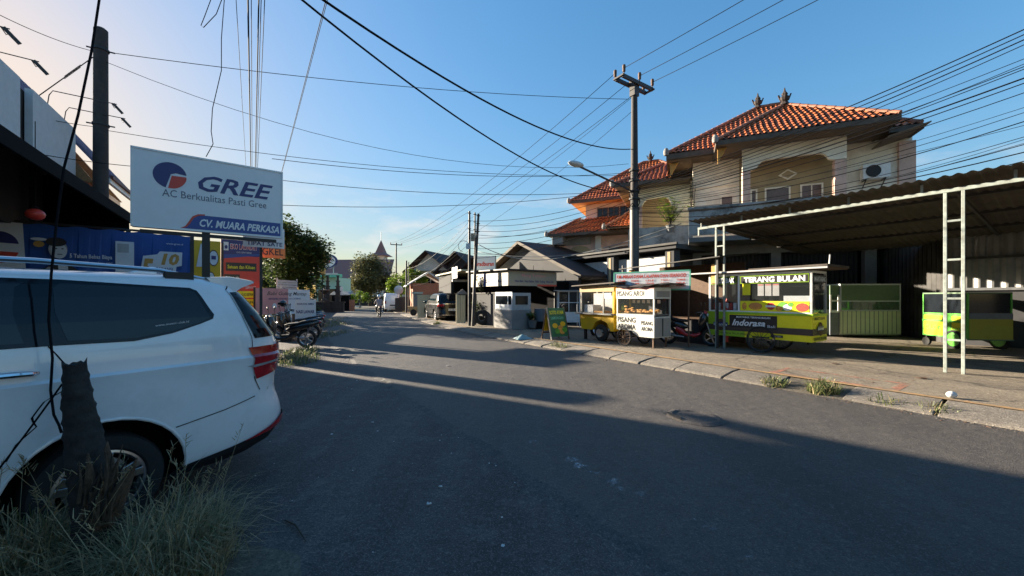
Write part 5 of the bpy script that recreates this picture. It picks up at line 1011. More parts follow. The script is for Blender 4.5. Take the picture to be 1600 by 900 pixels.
# red helmets-like lantern hanging under the canopy
lnp = at(55, 335, 6.6); b = MB(); b.sphere((0, 0, 0), (.12, .12, .1), 'signr', 14, 8); b.lathe([(.03, .1), (.05, .12), (.03, .14)], (0, 0, 0), (0, 0, 1), 'signk', 8); b.tube([(0, 0, .12), (0, 0, 1.6)], .006, 'cable', 4); tag(b.build('red_lantern', loc=lnp, smooth=True), 'small round red lantern hanging in the dark above the blue banner', 'lantern')
# ------------------------------------------------------------------ dead palm stump with dry grass
st = thing('tree_stump', 'dark dead palm trunk with splintered stub in front of the white car', 'tree stump', (-2.37, 2.2, 0), 0)
rnd = random.Random(8); b = MB(); nseg, ns_ = 60, 20; vs = []
Ht = CZ+(H0-568)/F*2.2
def sr(z): return .8*(.175-.05*min(z/.25, 1)-.03*min(max((z-.25)/.6, 0), 1)-.04*min(max((z-.85)/.38, 0), 1))
for i in range(nseg+1):
    f = i/nseg; z = Ht*f; r = sr(z)+.004*(1 if i % 4 == 0 else -.3)
    for j in range(ns_):
        a = 2*math.pi*j/ns_; k = 1+.1*noise.noise((math.cos(a)*2, math.sin(a)*2, z*4))+.08*noise.noise((math.cos(a)*6, math.sin(a)*6, z*22))
        zz = z if f < .9 else z+.05*noise.noise((math.cos(a)*3, math.sin(a)*3, 7))*(f-.9)*10
        vs.append((math.cos(a)*r*k-.12*f+.02*math.sin(f*5), math.sin(a)*r*k, zz))
b.add(vs, [(i*ns_+j, i*ns_+(j+1) % ns_, (i+1)*ns_+(j+1) % ns_, (i+1)*ns_+j) for i in range(nseg) for j in range(ns_)]+[tuple(range(nseg*ns_, (nseg+1)*ns_))], 'stump'); b.build('trunk', st, smooth=True, sharp=60)
b = MB()
b.tube([(.02, -.02, .3), (.09, -.04, .42), (.125, -.05, .54), (.12, -.05, .68), (.1, -.05, .75), (.105, -.05, .79)], [.065, .045, .024, .017, .013, .003], 'splinter', 9)
b.tube([(.08, -.03, .36), (.17, -.05, .5), (.23, -.05, .6), (.27, -.05, .7)], [.06, .04, .02, .003], 'splinter', 8)
b.tube([(.0, -.05, .5), (.05, -.09, .62), (.04, -.09, .74)], [.03, .02, .004], 'splinter', 7)
for k in range(60):
    o = Vector((rnd.uniform(0, .16), -.06+rnd.uniform(-.06, .04), rnd.uniform(.3, .55))); e_ = o+Vector((rnd.uniform(.0, .1), rnd.uniform(-.04, .03), rnd.uniform(.1, .24)))
    b.tube([o, o.lerp(e_, .5)+Vector((rnd.uniform(-.015, .02), rnd.uniform(-.02, .01), 0)), e_], [.009, .006, .0015], 'splinter' if k % 3 else 'stump', 4)
b.build('splintered_stub', st, smooth=True)
def grass(name, label, spots, n, h, m1, m2, seed, lean=.5, w=.006, kind='stuff', cat='grass'):
    rnd = random.Random(seed); b = MB()
    for i in range(n):
        cx, cy, rx, ry = spots[rnd.randrange(len(spots))]
        a = rnd.uniform(0, 6.283); r = math.sqrt(rnd.random()); p = Vector((cx+math.cos(a)*r*rx, cy+math.sin(a)*r*ry, 0)); hh = h*rnd.uniform(.35, 1)*(1.15-.6*r)
        d = rnd.uniform(0, 6.283); l = hh*lean*rnd.uniform(.2, 1.3); dv = Vector((math.cos(d), math.sin(d), 0)); sv = Vector((-dv.y, dv.x, 0))*w*rnd.uniform(.6, 1.4)
        p1 = p+dv*l*.25+Vector((0, 0, hh*.55)); p2 = p+dv*l*.7+Vector((0, 0, hh*.92)); p3 = p+dv*l*1.15+Vector((0, 0, hh*rnd.uniform(.75, 1)))
        b.add([p-sv, p+sv, p1+sv*.8, p1-sv*.8, p2+sv*.5, p2-sv*.5, p3], [(0, 1, 2, 3), (3, 2, 4, 5), (5, 4, 6)], m1 if rnd.random() < .85 else m2)
    o = b.build(name); return tag(o, label, cat, kind=kind)
grass('dry_grass', 'dry tangled grass growing around the dead palm stump', [(-2.08, 2.35, .24, .3), (-2.04, 2.2, .26, .26), (-1.9, 2.22, .24, .28), (-1.98, 2.0, .2, .25), (-2.75, 2.1, .3, .25), (-2.85, 2.25, .3, .2), (-1.85, 2.05, .25, .25)], 5200, .46, 'drygrass', 'greengrass', 3, 1.1, .0032)
b = MB(); rnd = random.Random(77)
for k in range(60):
    p = Vector((-2.1+rnd.uniform(-.75, .5), 2.15+rnd.uniform(-.35, .3), 0)); h = rnd.uniform(.4, .72); d = rnd.uniform(0, 6.28); l = rnd.uniform(.05, .3); dv = Vector((math.cos(d), math.sin(d), 0))
    t3 = p+dv*l+Vector((0, 0, h)); b.tube([p, p+dv*l*.3+Vector((0, 0, h*.6)), t3], [.0022, .0018, .0012], 'drygrass', 3)
    for q in range(7):
        e_ = t3-dv*l*.05*q-Vector((0, 0, .012*q)); f = e_+Vector((rnd.uniform(-.03, .03), rnd.uniform(-.03, .03), rnd.uniform(.01, .04))); b.tube([e_, f], [.003, .001], 'drygrass', 3)
tag(b.build('dry_grass_stalks'), 'tall dry seed stalks standing out of the grass around the stump', 'grass', kind='stuff')
b = MB(); N = 40
bz = [(-2.2+math.cos(2*math.pi*i/N)*1.05*(1+.2*noise.noise((math.cos(6.28*i/N)*2, math.sin(6.28*i/N)*2, 1))), 2.05+math.sin(2*math.pi*i/N)*.5*(1+.2*noise.noise((math.cos(6.28*i/N)*2, math.sin(6.28*i/N)*2, 9))), .006) for i in range(N)]; b.add(bz+[(-2.2, 2.05, .05)], [(i, (i+1) % N, N) for i in range(N)], 'dirt'); struct(b.build('soil_patch', smooth=True))
grass('verge_grass', 'low green and dry weeds on the verge beside the parked motorbikes', [(-5.3, 9.4, .5, .7), (-5.7, 10.2, .5, .7), (-6.1, 11.2, .4, .7), (-7.6, 16, .6, 2), (-9.8, 21, .5, 2.5), (-12.5, 26, .8, 3), (-11.0, 23.2, .6, 2)], 2600, .24, 'greengrass', 'drygrass', 6, .8, .006)
for nm, lb, sp, n, h, sd in (('kerb_weed', 'green weed tuft at the broken kerb, nearest the pavement drawing', [W(7.72, 2.35)], 380, .26, 1), ('kerb_weed', 'small dry weed tuft on the kerb edge left of the larger weeds', [W(7.68, 3.05)], 220, .17, 2), ('kerb_weed', 'trailing low weeds along the kerb gap right of the big tuft', [W(7.72, 1.6), W(7.75, 1.1)], 240, .12, 3), ('kerb_weed', 'weed clump on the kerb in front of the sandwich board', [W(7.85, 9.2), W(7.8, 8.8)], 330, .17, 4), ('kerb_weed', 'yellow green weed tuft at the kerb beside the black car', [W(8.6, 20.3)], 260, .26, 5), ('kerb_weed', 'weed tuft at the kerb near the white van', [W(12.0, 36)], 260, .3, 7)):
    grass(nm, lb, [(p.x, p.y, .22, .22) for p in sp], n, h+.08, 'greengrass', 'drygrass', sd, .8, .007, None, 'weed')
# ------------------------------------------------------------------ trees left and far
tree('dense_tree', 'big dark leafy tree behind the orange sign and parked motorbikes', at(458, 464, 22.8)-Vector((0, 0, 1.6)), 6, 4.1, 1.8, 2.4, 13000, .21, 'leaf_dark', 21, trunk_r=.16, clumps=44)
stalks('young_tree', 'bright yellow green sapling under the dark tree', at(418, 464, 18.5)-Vector((0, 0, 1.6)), 30, 2.1, 'leaf_bright', 31, 'tree', .7, .28, False)
tree('round_tree', 'large round olive tree at the far end of the road', at(578, 464, 66)-Vector((0, 0, 1.6)), 9, 5.2, 4.1, 3.7, 9500, .42, 'leaf_olive', 22, trunk_r=.25, clumps=34)
tree('roadside_tree', 'bright green shrub tree in front of the round olive tree', at(562, 464, 55)-Vector((0, 0, 1.6)), 4, 1.6, 1.9, 1.0, 1500, .3, 'leaf_bright', 23, trunk_r=.08, clumps=16, flat=.3)
tree('roadside_tree', 'small bright shrub left of the far shrub tree', at(538, 464, 54)-Vector((0, 0, 1.6)), 3, .9, 1.1, .7, 600, .26, 'leaf_bright', 24, trunk_r=.05, clumps=10)
tree('roadside_tree', 'light green tree behind the convex mirror and far poles', at(622, 464, 46)-Vector((0, 0, 1.6)), 5, 3.0, 1.5, 1.5, 1800, .3, 'leaf_bright', 25, trunk_r=.09, clumps=16)
tree('roadside_tree', 'light green tree right of the far poles, beside the dark garage', at(648, 464, 42)-Vector((0, 0, 1.6)), 5, 3.6, 1.3, 1.3, 1400, .3, 'leaf_bright', 26, trunk_r=.09, clumps=14)
tree('hedge_tree', 'narrow leafy shrub behind the white standing sign', at(488, 464, 25)-Vector((0, 0, 1.6)), 3, 1.7, .6, 1.6, 1000, .16, 'leaf_mid', 27, trunk_r=.05, clumps=14, cat='shrub')
# far wall closing the road
fw = MB(); fw.box(-4, 9, -.2, .2, 0, 1.6, 'darkwall'); fw.box(-4.1, 9.1, -.26, .26, 1.6, 1.7, 'concd'); tag(fw.build('boundary_wall', loc=at(560, 464, 70)-Vector((0, 0, 1.6)), rz=0), 'dark boundary wall under the round tree at the road end', 'wall')
hallp = at(520, 464, 85)-Vector((0, 0, 1.6))
hl = thing('hall', 'brown roofed hall with a small spire tower, far behind the round tree', 'building', hallp, rad(-4))
b = MB(); b.box(-4, 12, 0, 9, 0, 4.6, 'offw'); b.box(1, 14, -.15, 0, 2.2, 2.9, 'palecorr'); b.build('wall', hl)
b = MB(); b.slab([(-5, -1, 4.4), (13, -1, 4.4), (12, 5, 10.2), (-3, 5, 10.2)], (0, 0, .15), 'hallroof'); b.build('roof', hl)  # distance haze is mixed into this paler roof colour
b = MB(); tx = 8.0
b.box(tx-1.1, tx+1.1, 6, 8.2, 4, 11.4, 'offw'); b.build('tower', hl)
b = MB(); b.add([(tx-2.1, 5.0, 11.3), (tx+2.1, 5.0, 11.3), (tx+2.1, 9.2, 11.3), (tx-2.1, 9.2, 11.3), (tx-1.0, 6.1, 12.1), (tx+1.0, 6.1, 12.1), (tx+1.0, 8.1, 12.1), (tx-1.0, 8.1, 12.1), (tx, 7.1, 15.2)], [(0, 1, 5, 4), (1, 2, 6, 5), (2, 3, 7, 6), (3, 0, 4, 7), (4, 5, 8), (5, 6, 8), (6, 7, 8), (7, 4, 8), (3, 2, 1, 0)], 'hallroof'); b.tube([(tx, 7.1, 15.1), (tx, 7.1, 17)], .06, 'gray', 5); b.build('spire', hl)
mtp = at(494, 464, 48)-Vector((0, 0, 1.6)); mt = thing('shop_building', 'small mint green shop with oval roof sign far down the left side', 'building', mtp, rad(-10))
b = MB(); b.box(0, 2.8, 0, 3, 0, 4.0, 'mint'); b.build('wall', mt); b = MB(); b.box(-.6, 3.6, -.9, 0, 4.0, 4.4, 'minty'); b.box(-.6, 3.6, -.92, -.9, 4.3, 4.5, 'offw'); b.build('fascia', mt)
b = MB(); o_ = [(1.6+math.cos(2*math.pi*i/28)*1.6, -.5, 6.0+math.sin(2*math.pi*i/28)*.95) for i in range(28)]; b.slab(o_, (0, .2, 0), 'signn'); o_ = [(1.6+math.cos(2*math.pi*i/28)*1.42, -.52, 6.0+math.sin(2*math.pi*i/28)*.8) for i in range(28)]; b.add(o_, [tuple(range(28))], 'signw'); b.text('CART', (1.6, -.54, 5.8), (1, 0, 0), (0, 0, 1), .55, 'signr', 1.9, .04, .25); b.text('mini market', (1.6, -.54, 5.45), (1, 0, 0), (0, 0, 1), .18, 'signn', 1.2, .02); b.tube([(.6, -.3, 4.4), (.6, -.3, 5.4)], .06, 'gray', 6); b.tube([(2.6, -.3, 4.4), (2.6, -.3, 5.4)], .06, 'gray', 6); b.build('oval_sign', mt)
b = MB(); b.box(.3, 1.4, -.03, 0, .2, 2.4, 'glassd'); b.box(1.8, 3.1, -.03, 0, .8, 2.6, 'glassd'); b.build('shopfront', mt)
pn = thing('billboard', 'small dark orange billboard peeking above the dark tree', 'sign', at(500, 464, 34)-Vector((0, 0, 1.6)), rad(20)); b = MB(); b.box(0, .35, 0, 1, 3.6, 5.6, 'gold'); b.build('panel', pn); b = MB(); b.box(.1, .2, .4, .5, 0, 3.6, 'poled'); b.build('post', pn)
# carved gate, fountain like shrine, small stalls by the far left
gtp = at(512, 464, 40)-Vector((0, 0, 1.6)); gt = thing('shrine_gate', 'dark carved shrine gate with stepped pillars far down the left roadside', 'gate', gtp, rad(10))
for x in (0, 1.0):
    b = MB()
    for i in range(7): w = .3-i*.035; b.box(x-w, x+w, -w, w, i*.55, i*.55+.5, 'terr'); b.box(x-w-.06, x+w+.06, -w-.06, w+.06, i*.55+.46, i*.55+.55, 'terr')
    b.build('pillar', gt)
b = MB(); b.box(-1.2, 1.6, -.2, .2, 0, 1.0, 'terr'); b.box(-1.3, 1.7, -.26, .26, 1.0, 1.1, 'terr'); b.build('low_wall', gt)
sh = thing('stone_basin', 'dark stone pedestal basin on the low wall by the carved gate', 'ornament', at(507, 464, 38)-Vector((0, 0, 1.6)), 0); b = MB(); b.lathe([(.3, 1.3), (.14, 1.5), (.12, 1.9), (.5, 2.2), (.52, 2.3), (.1, 2.34), (.06, 2.7), (0, 2.75)], (0, 0, 0), (0, 0, 1), 'terr', 12); b.build('basin', sh)
wsn = thing('sign', 'small white road sign board beside the far carved gate', 'sign', at(526, 464, 41)-Vector((0, 0, 1.6)), rad(15)); b = MB(); b.box(0, .62, 0, .04, 1.8, 2.7, 'signw'); b.text('PURA', (.31, -.005, 2.2), (1, 0, 0), (0, 0, 1), .12, 'signn', .4); b.build('panel', wsn); b = MB(); b.box(.28, .34, .04, .1, 0, 2.7, 'gray'); b.build('post', wsn)
fs = thing('roadside_stall', 'dark little roadside stall with open front far down the left side', 'stall', at(517, 464, 43)-Vector((0, 0, 1.6)), rad(10)); b = MB(); b.box(0, 1.8, .4, 1.4, 0, 1.9, 'void'); b.build('interior', fs); b = MB(); b.slab([(-.2, 0, 1.8), (2, 0, 1.8), (2, 1.8, 2.2), (-.2, 1.8, 2.2)], (0, 0, .06), 'galvl'); b.build('roof', fs); b = MB(); b.box(1.9, 2.4, .2, .6, 0, 1.3, 'brick'); b.build('side_wall', fs)
pt = thing('planter_box', 'white framed planter base at the far end of the road', 'planter', at(557, 464, 58)-Vector((0, 0, 1.6)), 0); b = MB(); b.box(-.6, .6, 0, .5, 0, .25, 'offw'); b.box(-.6, -.45, 0, .2, .25, 1.1, 'offw'); b.box(.45, .6, 0, .2, .25, 1.1, 'offw'); b.box(-.6, .6, 0, .2, 1.1, 1.25, 'offw'); b.build('frame', pt)
br = thing('house', 'low rust roofed house behind the white van', 'house', at(606, 464, 62)-Vector((0, 0, 1.6)), rad(-8)); b = MB(); b.box(0, 7, 0, 4, 0, 2.3, 'brick'); b.build('wall', br); b = MB(); b.slab([(-.5, -.6, 2.2), (7.5, -.6, 2.2), (6.5, 2, 3.9), (.5, 2, 3.9)], (0, 0, .1), 'redroof'); b.build('roof', br)
# brown roofed houses behind the right far row
bh = thing('house', 'tall white house with layered brown gables behind the dark garage', 'house', at(655, 464, 44)-Vector((0, 0, 1.6)), rad(-18))
b = MB(); b.box(0, 6, 0, 6, 0, 6.2, 'offw'); b.box(2.6, 10, -1, 5, 0, 4.6, 'brick'); b.build('wall', bh)
def gable(b, x0, x1, y0, y1, z0, zp, m, wm='offw'):
    xc = (x0+x1)/2; b.slab([(x0, y0, z0), (xc, y0, zp), (xc, y1, zp), (x0, y1, z0)], (0, 0, .12), m); b.slab([(xc, y0, zp), (x1, y0, z0), (x1, y1, z0), (xc, y1, zp)], (0, 0, .12), m); b.slab([(x0+.7, y0+.9, z0+.3), (x1-.7, y0+.9, z0+.3), (xc, y0+.9, zp-.15)], (0, .1, 0), wm)
b = MB(); gable(b, -1.2, 4.6, -1.6, 6, 5.6, 8.6, 'brnroof'); gable(b, 2.4, 7.6, -1.2, 6, 5.4, 8.4, 'brnroof', 'brnroof'); gable(b, 5.4, 9.8, -1.6, 6, 5.4, 7.6, 'brnroof', 'brnroof'); b.build('roof', bh)
b = MB(); b.box(2.5, 10.2, -1.9, -1.0, 4.5, 4.75, 'palecorr'); b.build('awning', bh); bh.scale = (1, 1, .77); win(bh, .8, 2.2, -.02, 4.0, 5.4, 'glassd', 1, 'white')
# dark garage with the black car
dg = thing('garage', 'dark grey flat roofed garage behind the black car', 'garage', W(0, 0, 0), rad(24))
gl = Matrix.Rotation(-rad(24), 3, 'Z') @ Vector((-3.1, 26.5, 0)); gx, gy = gl.x, gl.y
b = MB(); b.box(gx-1.2, gx+6, gy+2.6, gy+2.8, 0, 3.2, 'darkwall'); b.box(gx+5.9, gx+6.1, gy-3, gy+2.8, 0, 3.2, 'darkwall'); b.box(gx-1.3, gx-1.1, gy-.6, gy+2.8, 0, 3.1, 'blackish'); b.build('wall', dg)
b = MB(); b.box(gx-1.5, gx+6.2, gy-3.6, gy+3, 3.15, 3.23, 'gatecream'); b.box(gx-1.3, gx+6.2, gy-1, gy-.8, 2.6, 2.75, 'gray'); b.build('roof', dg)
b = MB(); b.box(gx-1.53, gx-1.5, gy-2.9, gy-1.7, 2.75, 3.45, 'signw'); b.build('roof_sign', dg)
# cream gate leaves
for nm, u, v, Y, w, lb in (('gate', 655, 497, 27.5, .95, 'cream plank gate leaf left of the black car'), ('gate', 716, 505, 21.8, .5, 'cream plank gate pillar with peaked top right of the black car')):
    t = thing(nm, lb, 'gate', at(u, 464, Y)-Vector((0, 0, 1.6)), rad(10)); h = 1.75
    b = MB(); b.box(-.12, 0, -.03, .12, .1, h, 'gatecream')
    for k in range(int(w/.14)): b.box(.0+k*.14, .125+k*.14, 0, .04, .12, h-.05, 'gatecream')
    b.build('planks', t); b = MB(); b.box(-.14, w+.06, -.01, .1, h-.05, h, 'gatecream') if w > .6 else b.slab([(-.16, -.04, h), (w+.08, -.04, h), (w*.5, -.04, h+.3)], (0, .3, 0), 'concrete'); b.build('cap', t)
hb = thing('banner', 'white banner with orange writing above the wall left of the gabled eatery', 'banner', at(741, 464, 25.5)-Vector((0, 0, 1.6)), rad(-14)); b = MB(); b.box(0, 1.45, 0, .04, 3.0, 4.3, 'cloth_w'); b.text('Bradburan', (.72, -.01, 3.65), (1, 0, 0), (0, 0, 1), .28, 'signr', 1.3, .03); b.text('JUAL BELI MOBIL', (.72, -.01, 3.25), (1, 0, 0), (0, 0, 1), .1, 'signn', 1.0); b.build('cloth', hb); b = MB(); b.box(-.05, 0, 0, .06, 0, 4.3, 'concrete'); b.box(1.45, 1.5, 0, .06, 0, 4.3, 'concrete'); b.build('post', hb)
# tyres with plants
bl = thing('house', 'low dark shuttered house in shade behind the pink banner and dark tree', 'house', W(0, 0, 0), RZ)
b = MB(); b.box(-12, -1.2, 31, 40, 0, 3.3, 'darkwall'); b.build('wall', bl); b = MB(); b.slab([(-13, 30.2, 3.2), (-.6, 30.2, 3.2), (-2.5, 35, 4.6), (-11, 35, 4.6)], (0, 0, .1), 'brnroof'); b.slab([(-.6, 30.2, 3.2), (-.6, 40.5, 3.2), (-2.5, 36, 4.6), (-2.5, 35, 4.6)], (0, 0, .1), 'brnroof'); b.build('roof', bl)
win(bl, -5, -3.4, 30.98, 1.0, 2.3, 'glassd', 1, 'brown'); b = MB(); b.corr((-3.0, 30.95, .1), (1.5, 0, 0), (0, 0, 2.2), 1, 'gray', .12, .02); b.build('shutter', bl)
tree('hedge_tree', 'dark leafy shrub beside the shaded house behind the pink banner', W(-.3, 28.6, 0), 3, 1.3, 1.3, 1.2, 1900, .17, 'leaf_dark', 51, trunk_r=.05, clumps=16, cat='shrub')
tree('hedge_tree', 'second dark leafy shrub at the road side of the shaded house', W(1.6, 31.5, 0), 3, 1.5, 1.0, 1.4, 1600, .17, 'leaf_mid', 52, trunk_r=.05, clumps=16, cat='shrub')
lw = MB(); lw.xf = None
p0, p1 = W(1.0, 33), W(4.6, 49); dd = p1-p0; nn = Vector((-dd.y, dd.x, 0)).normalized()*.2
lw.slab([p0, p1, p1+Vector((0, 0, 1.7)), p0+Vector((0, 0, 1.7))], nn, 'darkwall'); tag(lw.build('boundary_wall'), 'dark roadside wall on the far left between the shrubs and the carved gate', 'wall')
tree('dense_tree', 'dark tree behind the far left roadside wall, beside the mint shop', W(1.6, 40, 0), 5, 3.1, 2.2, 1.9, 3000, .26, 'leaf_dark', 53, trunk_r=.1, clumps=20)
tree('dense_tree', 'lower dark tree behind the far left roadside wall, nearer the pink banner', W(.2, 35.5, 0), 5, 3.2, 1.9, 1.7, 2600, .24, 'leaf_dark', 54, trunk_r=.1, clumps=20)
tyb = MB(); tyb.lathe([(.2, 0), (.3, -.02), (.38, .02), (.4, .09), (.38, .17), (.3, .2), (.2, .19), (.2, 0)], (0, 0, .4), (0, -1, 0), 'rubber', 28); tyb.lathe([(.17, .05), (.21, .04), (.21, .12)], (0, 0, .4), (0, -1, 0), 'gray', 24); tag(tyb.build('old_tyre', loc=at(753, 464, 20.3)-Vector((0, 0, 1.47)), rz=rad(-8), smooth=True), 'old black tyre leaning on the block wall by the poles', 'tyre')
stalks('potted_plant', 'leafy plant in pot between the poles and the old tyre', at(745, 464, 20.6)-Vector((0, 0, 1.0)), 16, .9, 'leaf_mid', 44, spread=.35, ls=.2)
stalks('potted_plant', 'small green plant on the kiosk ledge beside the display cart', at(832, 464, 17.6)-Vector((0, 0, 1.05)), 14, .35, 'leaf_bright', 45, spread=.3, ls=.16)
stalks('vine', 'dark leafy vine hanging on the wall below the cream wrap sign', at(752, 464, 20.2)-Vector((0, 0, -.2)), 26, .9, 'leaf_dark', 46, spread=.3, ls=.16, pot=False)
# plastic sheet and litter on the road edge
b = MB(); n = 12; vs = []
for i in range(n):
    for j in range(n):
        x, y = (i/(n-1)-.5)*.6, (j/(n-1)-.5)*.5; r = max(abs(x)/.3, abs(y)/.25); vs.append((x, y, (.13+.1*noise.noise((x*5, y*5, 2)))*(1-r**2)+.012))
b.add(vs, [(i*n+j, (i+1)*n+j, (i+1)*n+j+1, i*n+j+1) for i in range(n-1) for j in range(n-1)], 'tarp'); tag(b.build('plastic_bag', loc=W(7.95, 11.1, .1), rz=.4, smooth=True), 'crumpled pale blue plastic bag lying at the kerb left of the sandwich board', 'bag')
def scrap(u, v, s, label, m='litter', z=.002):
    b = MB(); rnd = random.Random(u); pts = [(math.cos(a)*s*rnd.uniform(.5, 1), math.sin(a)*s*rnd.uniform(.3, .8), .004+.01*rnd.random()) for a in [i*.8 for i in range(8)]]; b.slab(pts, (0, 0, .006), m); o = b.build('litter_scrap', loc=gp(u, v, z), smooth=False); tag(o, label, 'litter')
for u, v, s, lb, m in ((670, 789, .028, 'pale leaf shaped scrap on the dark asphalt right of the stump grass', 'litter'), (688, 762, .018, 'small pale fragment above the leaf scrap on the asphalt', 'litter'), (582, 661, .02, 'white scrap of litter on the asphalt beside the faded parking line', 'litter'), (590, 675, .016, 'tiny white flake just below the white scrap on the asphalt', 'litter'), (700, 572, .05, 'grey paper scrap on the shaded road', 'gray')):
    scrap(u, v, s, lb, m, .024 if u > 690 else .002)
b = MB(); b.sphere((0, 0, .05), (.07, .05, .05), 'litter', 8, 6); tag(b.build('paper_ball', loc=gp(1487, 622, .13), smooth=True), 'crumpled white paper on the pavement near the right ladder post', 'litter')
b = MB(); b.tube([gp(445, 815)+Vector((0, 0, .012)), gp(462, 825)+Vector((0, 0, .02)), gp(478, 848)+Vector((0, 0, .012))], [.006, .007, .003], 'bark', 5); tag(b.build('twig'), 'thin dark twig lying on the asphalt right of the dry grass', 'twig')
for u, v, s, lb in ((1306, 569, .09, 'dark flat stain of debris on the pavement below the lime cart'), (1440, 591, .1, 'small dead plant scrap on the pavement left of the near ladder post')):
    scrap(u, v, s, lb, 'brown', .134)
# ------------------------------------------------------------------ vehicles
BSUV = dict(SUV); BSUV['ns'] = 90; BSUV['lip'] = 0; BSUV['zs'] = SUV['zs'][::2]+[1.755]
bc = at(684, 464, 23.4); a24 = rad(24); cxy = Vector((bc.x, bc.y, 0))+Vector((math.cos(a24), math.sin(a24), 0))*.9+Vector((-math.sin(a24), math.cos(a24), 0))*2.4
# its rear faces the camera: local +y is the rear, so turn it by 180 degrees
blk, CB = make_car('parked_car', 'black car parked on the pavement with its rear towards the road, beside the cream gate', cxy+Vector((0, 0, .06)), a24+math.pi, 'carblack', BSUV)
b = MB()
for s_ in (1, -1): CB.overlay(b, [(0, 1.2), (CB.S(2.2, 1.2), 1.2), (CB.S(2.05, 1.6), 1.6), (0, 1.64)], 'tint', .006, s_, .06, sz=True)
b.build('rear_window', blk, smooth=True)
for s_ in (1, -1):
    b = MB(); CB.overlay(b, [(CB.S(2.2, .95), .95), (.55, .98), (.5, 1.1), (CB.S(2.2, 1.08), 1.1)], 'redlamp', .01, s_, .05, sz=True); b.build('tail_lamp', blk, smooth=True)
    b = MB(); CB.overlay(b, [(-.7, 1.33), (1.6, 1.28), (1.85, 1.42), (1.75, 1.65), (-.1, 1.7)], 'tint', .004, s_, .08); b.build('window', blk, smooth=True)
    b = MB(); b.sphere((s_*1.03, -.72, 1.2), (.1, .07, .08), 'carblack', 10, 6); b.build('mirror', blk, smooth=True)
b = MB()
for s_ in (1, -1): CB.overlay(b, [(0, 1.1), (.75, 1.1), (.75, 1.13), (0, 1.13)], 'chrome', .008, s_, .06, sz=True)
CB.overlay(b, [(0, .4), (.8, .42), (.8, .46), (0, .44)], 'chrome', .008, 1, .06, sz=True); CB.overlay(b, [(0, .4), (.8, .42), (.8, .46), (0, .44)], 'chrome', .008, -1, .06, sz=True)
b.build('chrome_trim', blk, smooth=True); yr = CB.P(0, .8).y; b = MB(); b.box(-.27, .27, yr+.005, yr+.02, .68, .82, 'signw'); b.text('DK 1532 FA', (0, yr+.022, .72), (-1, 0, 0), (0, 0, 1), .07, 'signk', .45, .02); b.build('number_plate', blk)
VAN = dict(wz=[(.3, .78), (.5, .85), (.9, .87), (1.2, .86), (1.7, .8), (1.9, .72)], rear=[(.3, 2.1), (.5, 2.2), (.9, 2.2), (1.3, 2.16), (1.85, 2.05), (1.9, 2.0)], front=[(.3, -1.9), (.6, -2.0), (.95, -1.95), (1.05, -1.8), (1.6, -1.1), (1.9, -.8)], wheels=[1.35, -1.3], wr=.3, top=[(1.93, .85), (1.95, .4), (1.952, 0)], zs=[.3, .4, .5, .65, .8, .95, 1.1, 1.25, 1.4, 1.55, 1.7, 1.8, 1.86, 1.9], ns=80)
vp = at(611, 464, 42)-Vector((0, 0, 1.55)); van, CV = make_car('parked_van', 'white van parked on the right side of the far road', vp, rad(22)+math.pi, 'carwhite', VAN)
b = MB()
for s_ in (1, -1): CV.overlay(b, [(0, 1.25), (.66, 1.25), (.6, 1.72), (0, 1.74)], 'tint', .006, s_, .1, sz=True) if False else CV.overlay(b, [(0, .62), (.3, .62), (.3, .75), (0, .75)], 'signk', .006, s_, .1, sz=True)
b.build('number_plate', van)
for s_ in (1, -1): 
    b = MB(); CV.overlay(b, [(.68, .85), (.86, .85), (.84, 1.15), (.66, 1.15)], 'redlamp', .01, s_, .1, sz=True); b.build('tail_lamp', van)
    b = MB(); CV.overlay(b, [(-1.2, 1.1), (1.7, 1.1), (1.6, 1.65), (-1.0, 1.65)], 'tint', .005, s_, .15); b.build('window', van)
